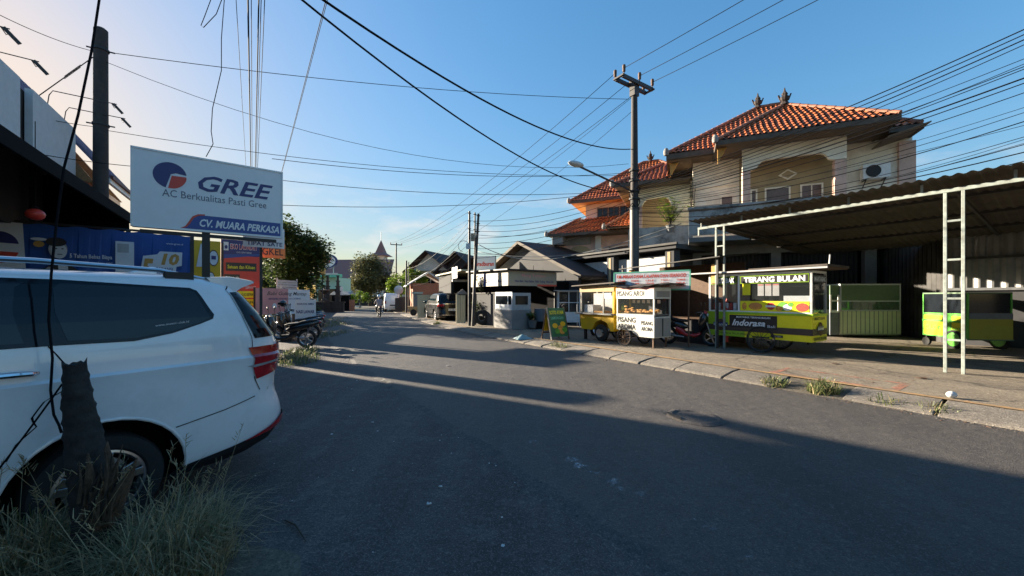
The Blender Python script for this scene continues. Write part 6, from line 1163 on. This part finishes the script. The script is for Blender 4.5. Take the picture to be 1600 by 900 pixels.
# motorbikes
def make_bike(name, label, loc, rz, paint, accent='bikek', group=None, cat='motorbike'):
    t = thing(name, label, cat, loc, rz, group)      # faces +y
    for y in (.64, -.6):
        b = MB(); R = .28
        b.lathe([(.2, -.04), (.25, -.055), (R, -.03), (R+.008, 0), (R, .03), (.25, .055), (.2, .04)], (0, y, R), (1, 0, 0), 'rubber', 28); w_ = b.build('wheel', t, smooth=True)
        b = MB(); b.lathe([(.2, -.04), (.18, -.02), (.18, .02), (.2, .04)], (0, y, R), (1, 0, 0), 'alloy', 28); b.lathe([(0, -.07), (.05, -.07), (.05, .07), (0, .07)], (0, y, R), (1, 0, 0), 'steel', 12)
        for k in range(5): a = k*1.257; b.bar((0, y, R), (0, y+math.cos(a)*.19, R+math.sin(a)*.19), .03, .035, 'alloy', up=(1, 0, 0))
        b.build('rim', w_, smooth=True)
    b = MB()                                          # front fork and mudguard
    for x in (-.075, .075): b.tube([(x, .64, .28), (x*.9, .46, .88)], .022, 'steel', 8)
    b.build('fork', t)
    b = MB(); vs = []
    for i in range(11): a = rad(20+i*14); vs += [(x, .64+math.cos(a)*.315, .28+math.sin(a)*.315+(0 if abs(x) < .05 else -.03)) for x in (-.075, -.04, .04, .075)]
    b.add(vs, [(4*i+j, 4*i+j+1, 4*i+j+5, 4*i+j+4) for i in range(10) for j in range(3)], paint); b.build('front_mudguard', t, smooth=True)
    def loft(secs, m, nm, n=14):
        b = MB(); vs = []
        for y, z, w, h in secs: vs += [(math.cos(2*math.pi*k/n)*w, y, z+math.sin(2*math.pi*k/n)*h) for k in range(n)]
        b.add(vs, [(i*n+j, i*n+(j+1) % n, (i+1)*n+(j+1) % n, (i+1)*n+j) for i in range(len(secs)-1) for j in range(n)]+[tuple(range(n)), tuple(range(len(secs)*n-1, (len(secs)-1)*n-1, -1))], m); return b.build(nm, t, smooth=True, sharp=50)
    loft([(.55, .82, .05, .1), (.5, .82, .16, .2), (.42, .78, .19, .3), (.34, .68, .17, .3), (.3, .6, .12, .2)], paint, 'front_cowl')
    loft([(.34, .36, .08, .05), (.2, .3, .14, .06), (-.05, .32, .15, .08), (-.2, .42, .14, .16), (-.35, .52, .13, .14)], accent, 'step_panel')
    loft([(-.02, .56, .06, .05), (-.15, .58, .14, .12), (-.45, .66, .16, .14), (-.8, .76, .12, .1), (-.98, .82, .05, .04)], paint, 'tail_panel')
    loft([(.02, .72, .06, .02), (-.08, .74, .12, .045), (-.35, .76, .14, .05), (-.5, .81, .14, .05), (-.78, .85, .11, .045), (-.9, .87, .05, .02)], 'seat', 'seat')
    b = MB(); b.tube([(-.34, .28, 1.0), (-.26, .38, 1.02), (0, .44, .98), (.26, .38, 1.02), (.34, .28, 1.0)], .014, 'steel', 6); b.tube([(-.36, .255, .997), (-.26, .36, 1.02)], .02, 'rubber', 6); b.tube([(.36, .255, .997), (.26, .36, 1.02)], .02, 'rubber', 6); b.sphere((0, .46, .98), (.12, .1, .08), accent, 10, 6); b.build('handlebar', t, smooth=True)
    b = MB(); b.sphere((0, .53, .93), (.1, .06, .07), 'clearlamp', 12, 8); b.build('headlight', t, smooth=True)
    for s_ in (-1, 1): b = MB(); b.tube([(s_*.2, .38, 1.02), (s_*.3, .4, 1.22)], .007, 'black', 5); b.sphere((s_*.32, .4, 1.26), (.065, .02, .045), 'black', 10, 6); b.build('mirror', t, smooth=True)
    b = MB(); b.sphere((0, -.98, .8), (.09, .04, .05), 'redlamp', 10, 6); b.build('tail_lamp', t, smooth=True)
    b = MB(); b.tube([(.16, -.1, .25), (.17, -.35, .27), (.17, -.85, .42)], [.025, .045, .05], 'steel', 10); b.build('exhaust', t, smooth=True)
    b = MB(); b.tube([(0, -.25, .35), (.0, -.6, .28)], .05, 'steel', 8); b.tube([(-.08, -.55, .3), (-.1, -.72, .66)], .025, 'steel', 8); b.box(-.12, .12, -.2, .12, .2, .42, 'black'); b.build('engine', t)
    b = MB(); b.slab([(-.09, -.93, .72), (.09, -.93, .72), (.08, -1.02, .45), (-.08, -1.02, .45)], (0, .02, 0), 'black'); b.box(-.08, .08, -1.03, -1.015, .5, .62, 'signk'); b.build('rear_mudguard', t)
    b = MB(); b.tube([(.13, -.6, .86), (.13, -.9, .93), (0, -1.0, .94), (-.13, -.9, .93), (-.13, -.6, .86)], .012, 'chrome', 6); b.build('grab_rail', t, smooth=True)
    return t
g_ = 'motorbikes parked in a row on the left verge'
bikeA = make_bike('motorbike', 'black motorbike in the left row, partly hidden by the car tail', gp(452, 552)+Vector((-.75, 1.1, 0)), rad(35+90-20), 'bikek', 'bikek', g_)
dup(bikeA, gp(452, 540)+Vector((-.75, 1.6, 0)), rad(105), 'black motorbike second in the left row, with its seat level behind the nearest', g_)
dup(bikeA, gp(455, 530)+Vector((-.6, 1.6, 0)), rad(108), 'black motorbike third in the left row, behind the standing sign', g_)
make_bike('motorbike', 'white scooter parked at the far end of the left row, beside the standing sign', gp(484, 520)+Vector((-.75, .5, 0)), rad(112), 'bikew', 'bikek', g_)
make_bike('motorbike', 'dark motorbike with red trim parked beside the white banana cart', W(11.1, 6.75, .13), RZ+math.pi+.35, 'bikek', 'biker')
make_bike('motorbike', 'grey motorbike in shade between the sandwich board and the yellow cart', W(11.4, 10.6, .13), RZ+1.9, 'bikek', 'bikew')
# helmet on the row of bikes
b = MB(); b.sphere((0, 0, 0), (.13, .15, .13), 'helmetk', 16, 10); b.box(-.1, .1, -.17, -.1, -.05, .03, 'tint'); tag(b.build('helmet', loc=at(442, 474, 15.0), smooth=True), 'black helmet resting on a mirror of the parked motorbikes', 'helmet')
# rider on the road
mp_ = gp(592, 495, .02); rb = make_bike('motorbike', 'dark scooter being ridden away down the middle of the road', mp_, rad(26), 'bikek', 'bikek')
def person(name, label, joints, edges, radii, loc, rz, mats):
    me = bpy.data.meshes.new(name); me.from_pydata(joints, edges, []); ob = bpy.data.objects.new(name, me); COL.objects.link(ob)
    sk = ob.modifiers.new('skin', 'SKIN'); sl = me.skin_vertices[0].data
    for i, r in enumerate(radii): sl[i].radius = (r, r)
    sl[0].use_root = True
    ss = ob.modifiers.new('sub', 'SUBSURF'); ss.levels = 2; ss.render_levels = 2
    dg_ = bpy.context.evaluated_depsgraph_get(); m2 = bpy.data.meshes.new_from_object(ob.evaluated_get(dg_)); ob.modifiers.clear(); ob.data = m2
    m2.materials.clear()
    for m in mats: m2.materials.append(M[m])
    m2.polygons.foreach_set('use_smooth', [True]*len(m2.polygons)); ob.location = loc; ob.rotation_euler = (0, 0, rz); return ob
J = [(0, -.25, .86), (0, -.22, 1.05), (0, -.16, 1.28), (0, -.13, 1.38), (0, -.1, 1.46), (0, -.08, 1.56), (0, -.07, 1.66), (-.19, -.16, 1.33), (-.3, .05, 1.15), (-.3, .26, 1.03), (.19, -.16, 1.33), (.3, .05, 1.15), (.3, .26, 1.03), (-.12, -.22, .84), (-.2, .16, .78), (-.17, .12, .4), (-.17, .24, .37), (.12, -.22, .84), (.2, .16, .78), (.17, .12, .4), (.17, .24, .37)]
Ed = [(0, 1), (1, 2), (2, 3), (3, 4), (4, 5), (5, 6), (2, 7), (7, 8), (8, 9), (2, 10), (10, 11), (11, 12), (0, 13), (13, 14), (14, 15), (15, 16), (0, 17), (17, 18), (18, 19), (19, 20)]
Ra = [.15, .15, .165, .08, .055, .09, .08, .07, .048, .035, .07, .048, .035, .095, .07, .05, .04, .095, .07, .05, .04]
pr = person('person', 'rider', J, Ed, Ra, mp_, rad(26), ['shirt', 'trouser', 'skin'])
for p in pr.data.polygons: c = p.center; p.material_index = 1 if c.z < .95 else (2 if c.z > 1.42 or (c.y > .12) else 0)
tag(pr, 'motorbike rider in a pale shirt and white helmet seen from behind on the road', 'person')
b = MB(); b.sphere((0, -.08, 1.64), (.135, .155, .145), 'helmet', 16, 10); b.build('helmet', pr, smooth=True)
# blue covered handcart and tricycle seat by the far poles
hc = thing('handcart', 'small orange brown handcart with blue cover beside the cream gate', 'cart', at(644, 464, 30.5)-Vector((0, 0, 1.5)), rad(15)); b = MB(); b.slab([(-.2, 0, .35), (.95, 0, .35), (1.1, 0, .75), (-.35, 0, .75)], (0, .9, 0), 'woodp'); b.build('tray', hc); b = MB(); b.box(.1, .75, .1, .7, .75, 1.75, 'greyblue'); b.box(0, .85, .0, .8, 1.75, 1.9, 'tarp'); b.build('cabinet', hc)
for x in (.1, .75): b = MB(); b.lathe([(0, 0), (.24, 0), (.26, .05), (0, .05)], (x, -.03, .26), (0, -1, 0), 'rubber', 16); b.build('wheel', hc)
mr_ = thing('convex_mirror', 'round traffic mirror on a pole at the far right kerb', 'mirror', at(623, 464, 38)-Vector((0, 0, 1.5)), rad(14)); b = MB(); b.lathe([(0, .06), (.25, .04), (.4, 0), (.44, -.02), (.42, -.04), (0, -.04)], (0, 0, 2.2), (0, -1, 0), 'palecorr', 24); b.build('mirror_disc', mr_, smooth=True); b = MB(); b.tube([(0, .05, 0), (0, .05, 2.2)], .04, 'gray', 8); b.box(-.35, .35, 0, .04, .0, 1.4, 'poled'); b.build('post', mr_)
bsn = thing('sign', 'pale blue board beside the far pole and white van', 'sign', at(628, 464, 40)-Vector((0, 0, 1.5)), rad(14)); b = MB(); b.box(0, 1.0, 0, .05, .6, 1.75, 'tarp'); b.build('panel', bsn); b = MB(); b.box(.1, .16, .05, .1, 0, 1.7, 'gray'); b.box(.85, .91, .05, .1, 0, 1.7, 'gray'); b.build('post', bsn)
dkg = MB(); dkg.box(0, 1.6, 0, .06, 0, 1.5, 'poled'); tag(dkg.build('gate', loc=at(622, 464, 39)-Vector((0, 0, 1.5)), rz=rad(5)), 'dark metal gate between the white van and the far poles', 'gate')
sm = thing('house', 'small house with pale sloping roof left of the dark garage', 'house', at(645, 464, 36)-Vector((0, 0, 1.6)), rad(20)); b = MB(); b.box(0, 2.6, 0, 3, 0, 2.9, 'brick'); b.build('wall', sm); b = MB(); b.slab([(-.6, -.3, 2.6), (1.4, -.3, 3.9), (1.4, 3, 3.9), (-.6, 3, 2.6)], (0, 0, .1), 'palecorr'); b.slab([(1.4, -.3, 3.9), (3.2, -.3, 2.7), (3.2, 3, 2.7), (1.4, 3, 3.9)], (0, 0, .1), 'palecorr'); b.build('roof', sm)
# ------------------------------------------------------------------ poles
PB0 = Vector((4.78, 15, .13)); PT = CZ+(H0-132)/F*15
P2 = thing('utility_pole', 'tall pole with insulator crossarm and street lamp between the two tiled houses', 'utility pole', PB0, RZ)
zs_ = CZ+(H0-330)/F*15
b = MB(); b.tube([(0, 0, 0), (0, 0, zs_), (0, 0, PT)], [.16, .15, .11], 'pole', 14); b.build('pole', P2, smooth=True)
b = MB(); b.tube([(0, 0, .0), (0, 0, zs_)], [.185, .175], 'polel', 14); b.build('sleeve', P2, smooth=True)
b = MB()
for z in (4.9, 5.3, 5.6, 6.0, 6.4): b.lathe([(.16, -.03), (.2, -.03), (.2, .03), (.16, .03)], (0, 0, z), (0, 0, 1), 'galvd', 12)
for k in range(9): a = k*2.4; b.tube([(math.cos(a)*.16, math.sin(a)*.16, 4.6+k*.2), (math.cos(a)*.24, math.sin(a)*.24, 4.7+k*.2), (math.cos(a+1)*.2, math.sin(a+1)*.2, 4.9+k*.2), (math.cos(a+2)*.17, math.sin(a+2)*.17, 4.7+k*.2)], .02, 'cable', 5)
b.build('cable_clamp', P2)
b = MB(); b.box(-.9, .9, -.2, -.12, PT-.2, PT-.06, 'poled'); b.box(-.9, .9, .12, .2, PT-.2, PT-.06, 'poled'); b.box(-.95, -.86, -.24, .24, PT-.16, PT-.11, 'poled'); b.box(.86, .95, -.24, .24, PT-.16, PT-.11, 'poled'); b.box(-.14, .14, -.12, .12, PT-.6, PT-.02, 'poled'); b.build('crossarm', P2)
INS = [(-.85, -.2), (-.85, .22), (.06, -.2), (.06, .22), (.85, -.2), (.85, .22)]
for x, y in INS:
    b = MB(); b.lathe([(.012, -.12), (.02, .0), (.055, .02), (.06, .1), (.05, .12), (.062, .14), (.062, .24), (.05, .27), (0, .28)], (x, y, PT-.02), (0, 0, 1), 'brown', 10); b.build('insulator', P2, smooth=True)
b = MB(); b.tube([(0, 0, 5.55), (-.6, 0, 5.65), (-2.9, 0, 6.0)], .035, 'poled', 8); b.build('lamp_arm', P2, smooth=True)
b = MB(); b.sphere((-3.1, 0, 6.06), (.36, .14, .1), 'palecorr', 14, 8); b.build('street_lamp', P2, smooth=True)
cl = [(733.5, 19.6, 330, .06, 0), (742, 20.2, 332, .05, 0), (739, 19.4, 334, .07, .28)]
lbs = ['leftmost thin dark pole of the three poles by the block wall', 'middle thin dark pole of the three poles by the block wall', 'leaning dark pole of the three poles by the block wall']
CLT = []
for (u, Y, v, r, ln_), lb in zip(cl, lbs):
    p = at(u, 464, Y); p.z = .12; h = CZ+(H0-v)/F*Y-.12; t = thing('utility_pole', lb, 'utility pole', p, 0)
    b = MB(); b.tube([(0, 0, 0), (ln_*.4, 0, h*.5), (ln_, 0, h)], [r*1.25, r*1.1, r*.8], 'poled', 10); b.build('pole', t, smooth=True)
    b = MB()
    for z in (h-.1, h-.5, h-.9): b.lathe([(r, -.02), (r+.05, 0), (r, .02)], (ln_*z/h, 0, z), (0, 0, 1), 'galvd', 8)
    b.build('clamp', t); CLT.append(p+Vector((ln_, 0, h)))
jb = thing('junction_box', 'small pale electrical box with cable loop fixed high on the leftmost thin pole', 'box', at(731, 385, 19.5), 0); b = MB(); b.box(-.08, .1, -.1, 0, -.14, .14, 'palecorr'); b.build('casing', jb); b = MB(); b.tube([(math.cos(a)*.28-.2, -.05, math.sin(a)*.28) for a in [i*.5 for i in range(10)]], .012, 'cable', 5); b.build('cable_loop', jb)
jb2 = MB(); jb2.box(-.1, .1, -.12, 0, -.2, .2, 'lcream'); tag(jb2.build('junction_box', loc=at(739, 371, 19.9)), 'cream electrical box on the middle thin pole', 'box')
def far_pole(u, v0, v1, Y, lb, arm=True, r=.12):
    p = at(u, 464, Y); p.z = .05; h = CZ+(H0-v1)/F*Y; t = thing('utility_pole', lb, 'utility pole', p, RZ-.2); b = MB(); b.tube([(0, 0, 0), (0, 0, h)], [r, r*.75], 'poled', 10); b.build('pole', t, smooth=True)
    if arm:
        b = MB(); b.box(-.75, .75, -.06, .06, h-.3, h-.2, 'poled'); b.build('crossarm', t)
        for x in (-.7, 0, .7): b = MB(); b.lathe([(.02, 0), (.05, .02), (.05, .2), (0, .22)], (x, 0, h-.2), (0, 0, 1), 'brown', 8); b.build('insulator', t)
    return p+Vector((0, 0, h))
FP = far_pole(619, 470, 380, 50, 'far pole with crossarm above the white van')
FP2 = far_pole(635, 488, 408, 36, 'plain dark pole left of the cream gate', False, .1)
far_pole(638.5, 488, 410, 37, 'thin plain pole touching the plain dark pole by the cream gate', False, .06)
far_pole(643, 470, 412, 60, 'distant plain pole behind the bright trees', False)
LP1 = far_pole(495, 470, 416, 46, 'thin pale pole in front of the mint shop', False, .06)
# ------------------------------------------------------------------ overhead cables
A34 = Vector((-math.sin(RZ), math.cos(RZ), 0)); N34 = Vector((math.cos(RZ), math.sin(RZ), 0))
top = PB0+Vector((0, 0, PT-.13))
ph = 'three bare power lines on the tall crossarm pole'
for i, (x, k) in enumerate(((-.85, 0), (.06, 1), (.85, 2))):
    for y, sgn in ((-.2, -1), (.22, 1)):
        s = top+N34*x+A34*y+Vector((0, 0, .26))
        e_ = s-A34*30+Vector((0, 0, .6)) if sgn < 0 else FP+Vector((x*.8, 0, -.05))
        wire(s, e_, .5 if sgn < 0 else 1.0, .011, ('bare power line from the tall crossarm pole to the upper right', 'bare power line from the tall crossarm pole to the far pole')[sgn > 0], ph+(' towards the upper right' if sgn < 0 else ' towards the far pole'))
    b = None
def pw(u, v, Y): return at(u, v, Y)
pole_at = lambda v, dx=0: at(990+dx, v, 15)
# thick service cables from overhead left to the tall pole
wire(pw(440, -26, 5.0), pole_at(300, -6), .75, .016, 'thick black cable sagging across the road to the tall pole below the lamp arm', None, n=24)
wire(pw(470, -24, 5.2), pole_at(233, -5), .62, .019, 'thickest twisted black cable sagging across the road to the tall pole above the lamp', None, n=24)
L0 = lambda v, du=0: at(158+du, v, 10.6)
wire(L0(82, 12), pole_at(155, -8), .25, .01, 'thin black line from the top clamp of the left pole to the tall pole', None)
wire(L0(97, 8), pole_at(256, -8), 1.1, .007, 'thin line drooping from the left pole behind the big white sign top', None)
wire(L0(204, 10), pole_at(274, -8), .4, .008, 'lower line from the second clamp of the left pole to the tall pole', None)
wire(pw(-40, 3, 7.6), L0(80, -12), .1, .008, 'line from the upper left to the top clamp of the left pole', None)
wire(pw(-40, 158, 7.6), L0(198, -10), .06, .008, 'line from the left shop panels to the second clamp of the left pole', None)
wire(pw(-40, 222, 7.2), pw(210, 260, 9.0), .05, .008, 'line passing in front of the shop panels to the big white sign', None)
wire(L0(86, -8), pw(46, 160, 9.6), 0, .012, 'stay wire with turnbuckle from the left pole to the shop panel', None)
b = MB(); p, q_ = L0(86, -8).lerp(pw(46, 160, 9.6), .25), L0(86, -8).lerp(pw(46, 160, 9.6), .5); 
for d_ in (-.035, .035): b.bar(p+Vector((0, 0, d_)), q_+Vector((0, 0, d_)), .012, .012, 'cable')
tag(b.build('turnbuckle'), 'steel turnbuckle on the stay wire of the left pole', 'turnbuckle')
for v0, v1, Y0 in ((282, 290, 12), (322, 288, 12), (250, 262, 11)): wire(pw(425, v0-2, Y0), pole_at(v1+8, -8), .3, .009, 'thin black line from behind the big white sign to the tall pole', 'thin lines from behind the big sign to the tall pole')
# cables running along the road overhead
for x, z, r in ((-.07, 7.0, .014), (-.02, 7.3, .007), (.1, 7.0, .012), (.14, 7.1, .007), (.2, 7.2, .007), (1.15, 7.0, .007), (1.2, 7.1, .006), (-.28, 7.4, .006)):
    wire(W(x, -6, z), W(x*.6-.02, 34, z-.9), .25, r, 'cable running overhead along the road towards the dark tree', 'cables overhead along the left roadside')
rb_ = 'cable bundle from the tall pole to the upper right'
# bundle from the tall pole to the right edge, in front of the big house
for i, (v0, v1, r) in enumerate(((292, 46, .014), (294, 54, .012), (297, 62, .014), (299, 70, .01), (302, 92, .008), (304, 104, .01), (307, 108, .01), (310, 100, .008), (312, 122, .018), (314, 130, .012), (316, 145, .01), (318, 168, .006), (320, 196, .006))):
    s = pole_at(v0, 3); e_ = at(1600, v1, 8.3); wire(s, e_, .2+.03*(i % 4), r, 'black cable in the bundle from the tall pole to the upper right', rb_, n=14, ext=1.0)
rc_ = 'lower cables crossing in front of the cream house'
for i, (v0, v1, r) in enumerate(((322, 176, .008), (324, 190, .012), (326, 214, .008), (328, 224, .006), (330, 218, .006), (332, 238, .014), (334, 226, .01), (338, 252, .012), (344, 262, .008), (350, 258, .008))):
    s = pole_at(v0, 3); e_ = at(1600, v1, 8.6); wire(s, e_, .35+.04*(i % 5), r, 'black cable drooping from the tall pole across the cream house front', rc_, n=14, ext=.6)
# tall pole to the cluster and far poles
rd_ = 'cables from the tall pole down to the three thin poles'
for i, (v0, v1, k) in enumerate(((300, 345, 0), (306, 352, 1), (312, 360, 0), (318, 366, 2), (322, 372, 0), (326, 380, 1), (330, 388, 0), (335, 396, 2), (340, 404, 0))):
    c_ = cl[k]; wire(pole_at(v0, -4), at(c_[0], v1, c_[1]), .35+.06*(i % 4), .01, 'cable from the tall pole down to the three thin poles', rd_)
wire(pole_at(362, 0)+Vector((1.6, -.6, .2)), at(880, 402, 17.5), .1, .02, 'pale thick cable from the balcony edge towards the eatery gable', None, 'cablew'); wire(at(880, 402, 17.5), at(744, 380, 20), .42, .02, 'pale thick cable sagging over the eatery sign to the thin poles', None, 'cablew'); wire(pole_at(372, 0)+Vector((1.4, -.5, .2)), at(742, 392, 20), .6, .014, 'second pale cable sagging over the eatery sign', None, 'cablew')
re_ = 'cables from the thin poles down the far right side'
for i, (v0, v1) in enumerate(((345, 420), (352, 428), (360, 436), (370, 440), (380, 430), (390, 444))):
    wire(at(734, v0, 19.6), at(636, v1, 36), .5+.1*(i % 3), .008, 'cable from the thin poles to the plain pole down the road', re_, 'cable' if i % 3 else 'cablew')
for i in range(3): wire(FP+Vector((-.5+i*.5, 0, -.1)), at(420+i*40, 300+i*20, 90), .6, .012, 'line from the far crossarm pole fading to the left', 'lines leaving the far crossarm pole', n=8) if False else None
wire(at(990, 150, 15), at(619, 388, 50), 1.4, .008, 'thin line from the tall pole to the far crossarm pole', None); wire(at(990, 172, 15), at(635, 412, 36), 1.0, .008, 'thin line from the tall pole to the plain far pole', None)
# loose cable hanging in front of the white car
b = MB(); pts = [at(u, v, Y) for u, v, Y in ((158, -60, 2.3), (155, 0, 2.3), (143, 80, 2.3), (122, 180, 2.28), (100, 262, 2.26), (88, 350, 2.25), (80, 430, 2.25), (76, 500, 2.24), (82, 560, 2.24), (79, 610, 2.24), (84, 648, 2.24), (92, 664, 2.2), (96, 676, 2.18))]
b.tube(pts, .006, 'cable', 6); o = b.build('hanging_cable', smooth=True, sharp=180); tag(o, 'loose black cable hanging down in front of the white car to the stump', 'cable')
wire(at(-30, 768, 2.1), at(97, 600, 2.17), .01, .005, 'thin dark wire tied to the stump, slanting across the car door', None)
b = MB(); b.tube([at(u, v, 6) for u, v in ((352, -20), (346, 60), (346, 110), (332, 170), (330, 205), (333, 225), (322, 245))], .006, 'cable', 5); tag(b.build('hanging_cable', smooth=True, sharp=180), 'thin curling wire hanging above the big white sign', 'cable')
b = MB(); b.tube([at(u, v, 6) for u, v in ((333, -10), (320, 25), (314, 40), (318, 43), (338, 22), (350, -10))], .006, 'cable', 5); tag(b.build('hanging_cable', smooth=True, sharp=180), 'short looped wire end at the top edge above the sign', 'cable')

# ------------------------------------------------------------------ loose stones and dead leaves
def scatter(name, label, fn, n, s0, s1, mats, seed, flat=.5):
    rnd = random.Random(seed); b = MB()
    for i in range(n):
        p, z = fn(rnd); s = rnd.uniform(s0, s1)*(1 if rnd.random() < .9 else 1.8); k = 6; a0 = rnd.uniform(0, 6)
        ring = [(p.x+math.cos(a0+j*1.047)*s*rnd.uniform(.6, 1.1), p.y+math.sin(a0+j*1.047)*s*rnd.uniform(.6, 1.1), z) for j in range(k)]
        b.add(ring+[(p.x, p.y, z+s*flat)], [(j, (j+1) % k, k) for j in range(k)], mats[rnd.randrange(len(mats))])
    return tag(b.build(name), label, 'stones' if name == 'gravel' else 'leaves', kind='stuff')
def edge(r):
    y = r.uniform(-2, 22); return W(xl(y)+r.gauss(-.05, .12), y), .001
scatter('gravel', 'loose grit and small stones along the broken road edge', edge, 1500, .004, .014, ['shoulder', 'kerb', 'asphalt'], 61)
def shf(r):
    y = r.uniform(-1, 14); return W(r.uniform(-2.5, 2.0), y), .001
scatter('gravel', 'scattered grit and pale flakes over the dark shoulder asphalt', shf, 900, .003, .01, ['kerb', 'shoulder', 'litter'], 62)
def pvf(r):
    y = r.uniform(-3, 20); return W(xk(y)+.8+abs(r.gauss(0, 1.6)), y), .131
scatter('dead_leaves', 'small dead leaves and grit over the dusty pavement', pvf, 1300, .006, .022, ['brown', 'pave', 'kerb', 'dirt'], 63, .3)
def kbf(r):
    y = r.uniform(-3, 30); return W(xk(y)-abs(r.gauss(0, .1)), y), .0235
scatter('dead_leaves', 'dirt and leaf crumbs gathered in the gutter below the kerb', kbf, 1500, .005, .02, ['brown', 'dirt', 'kerb', 'bark'], 64, .4)
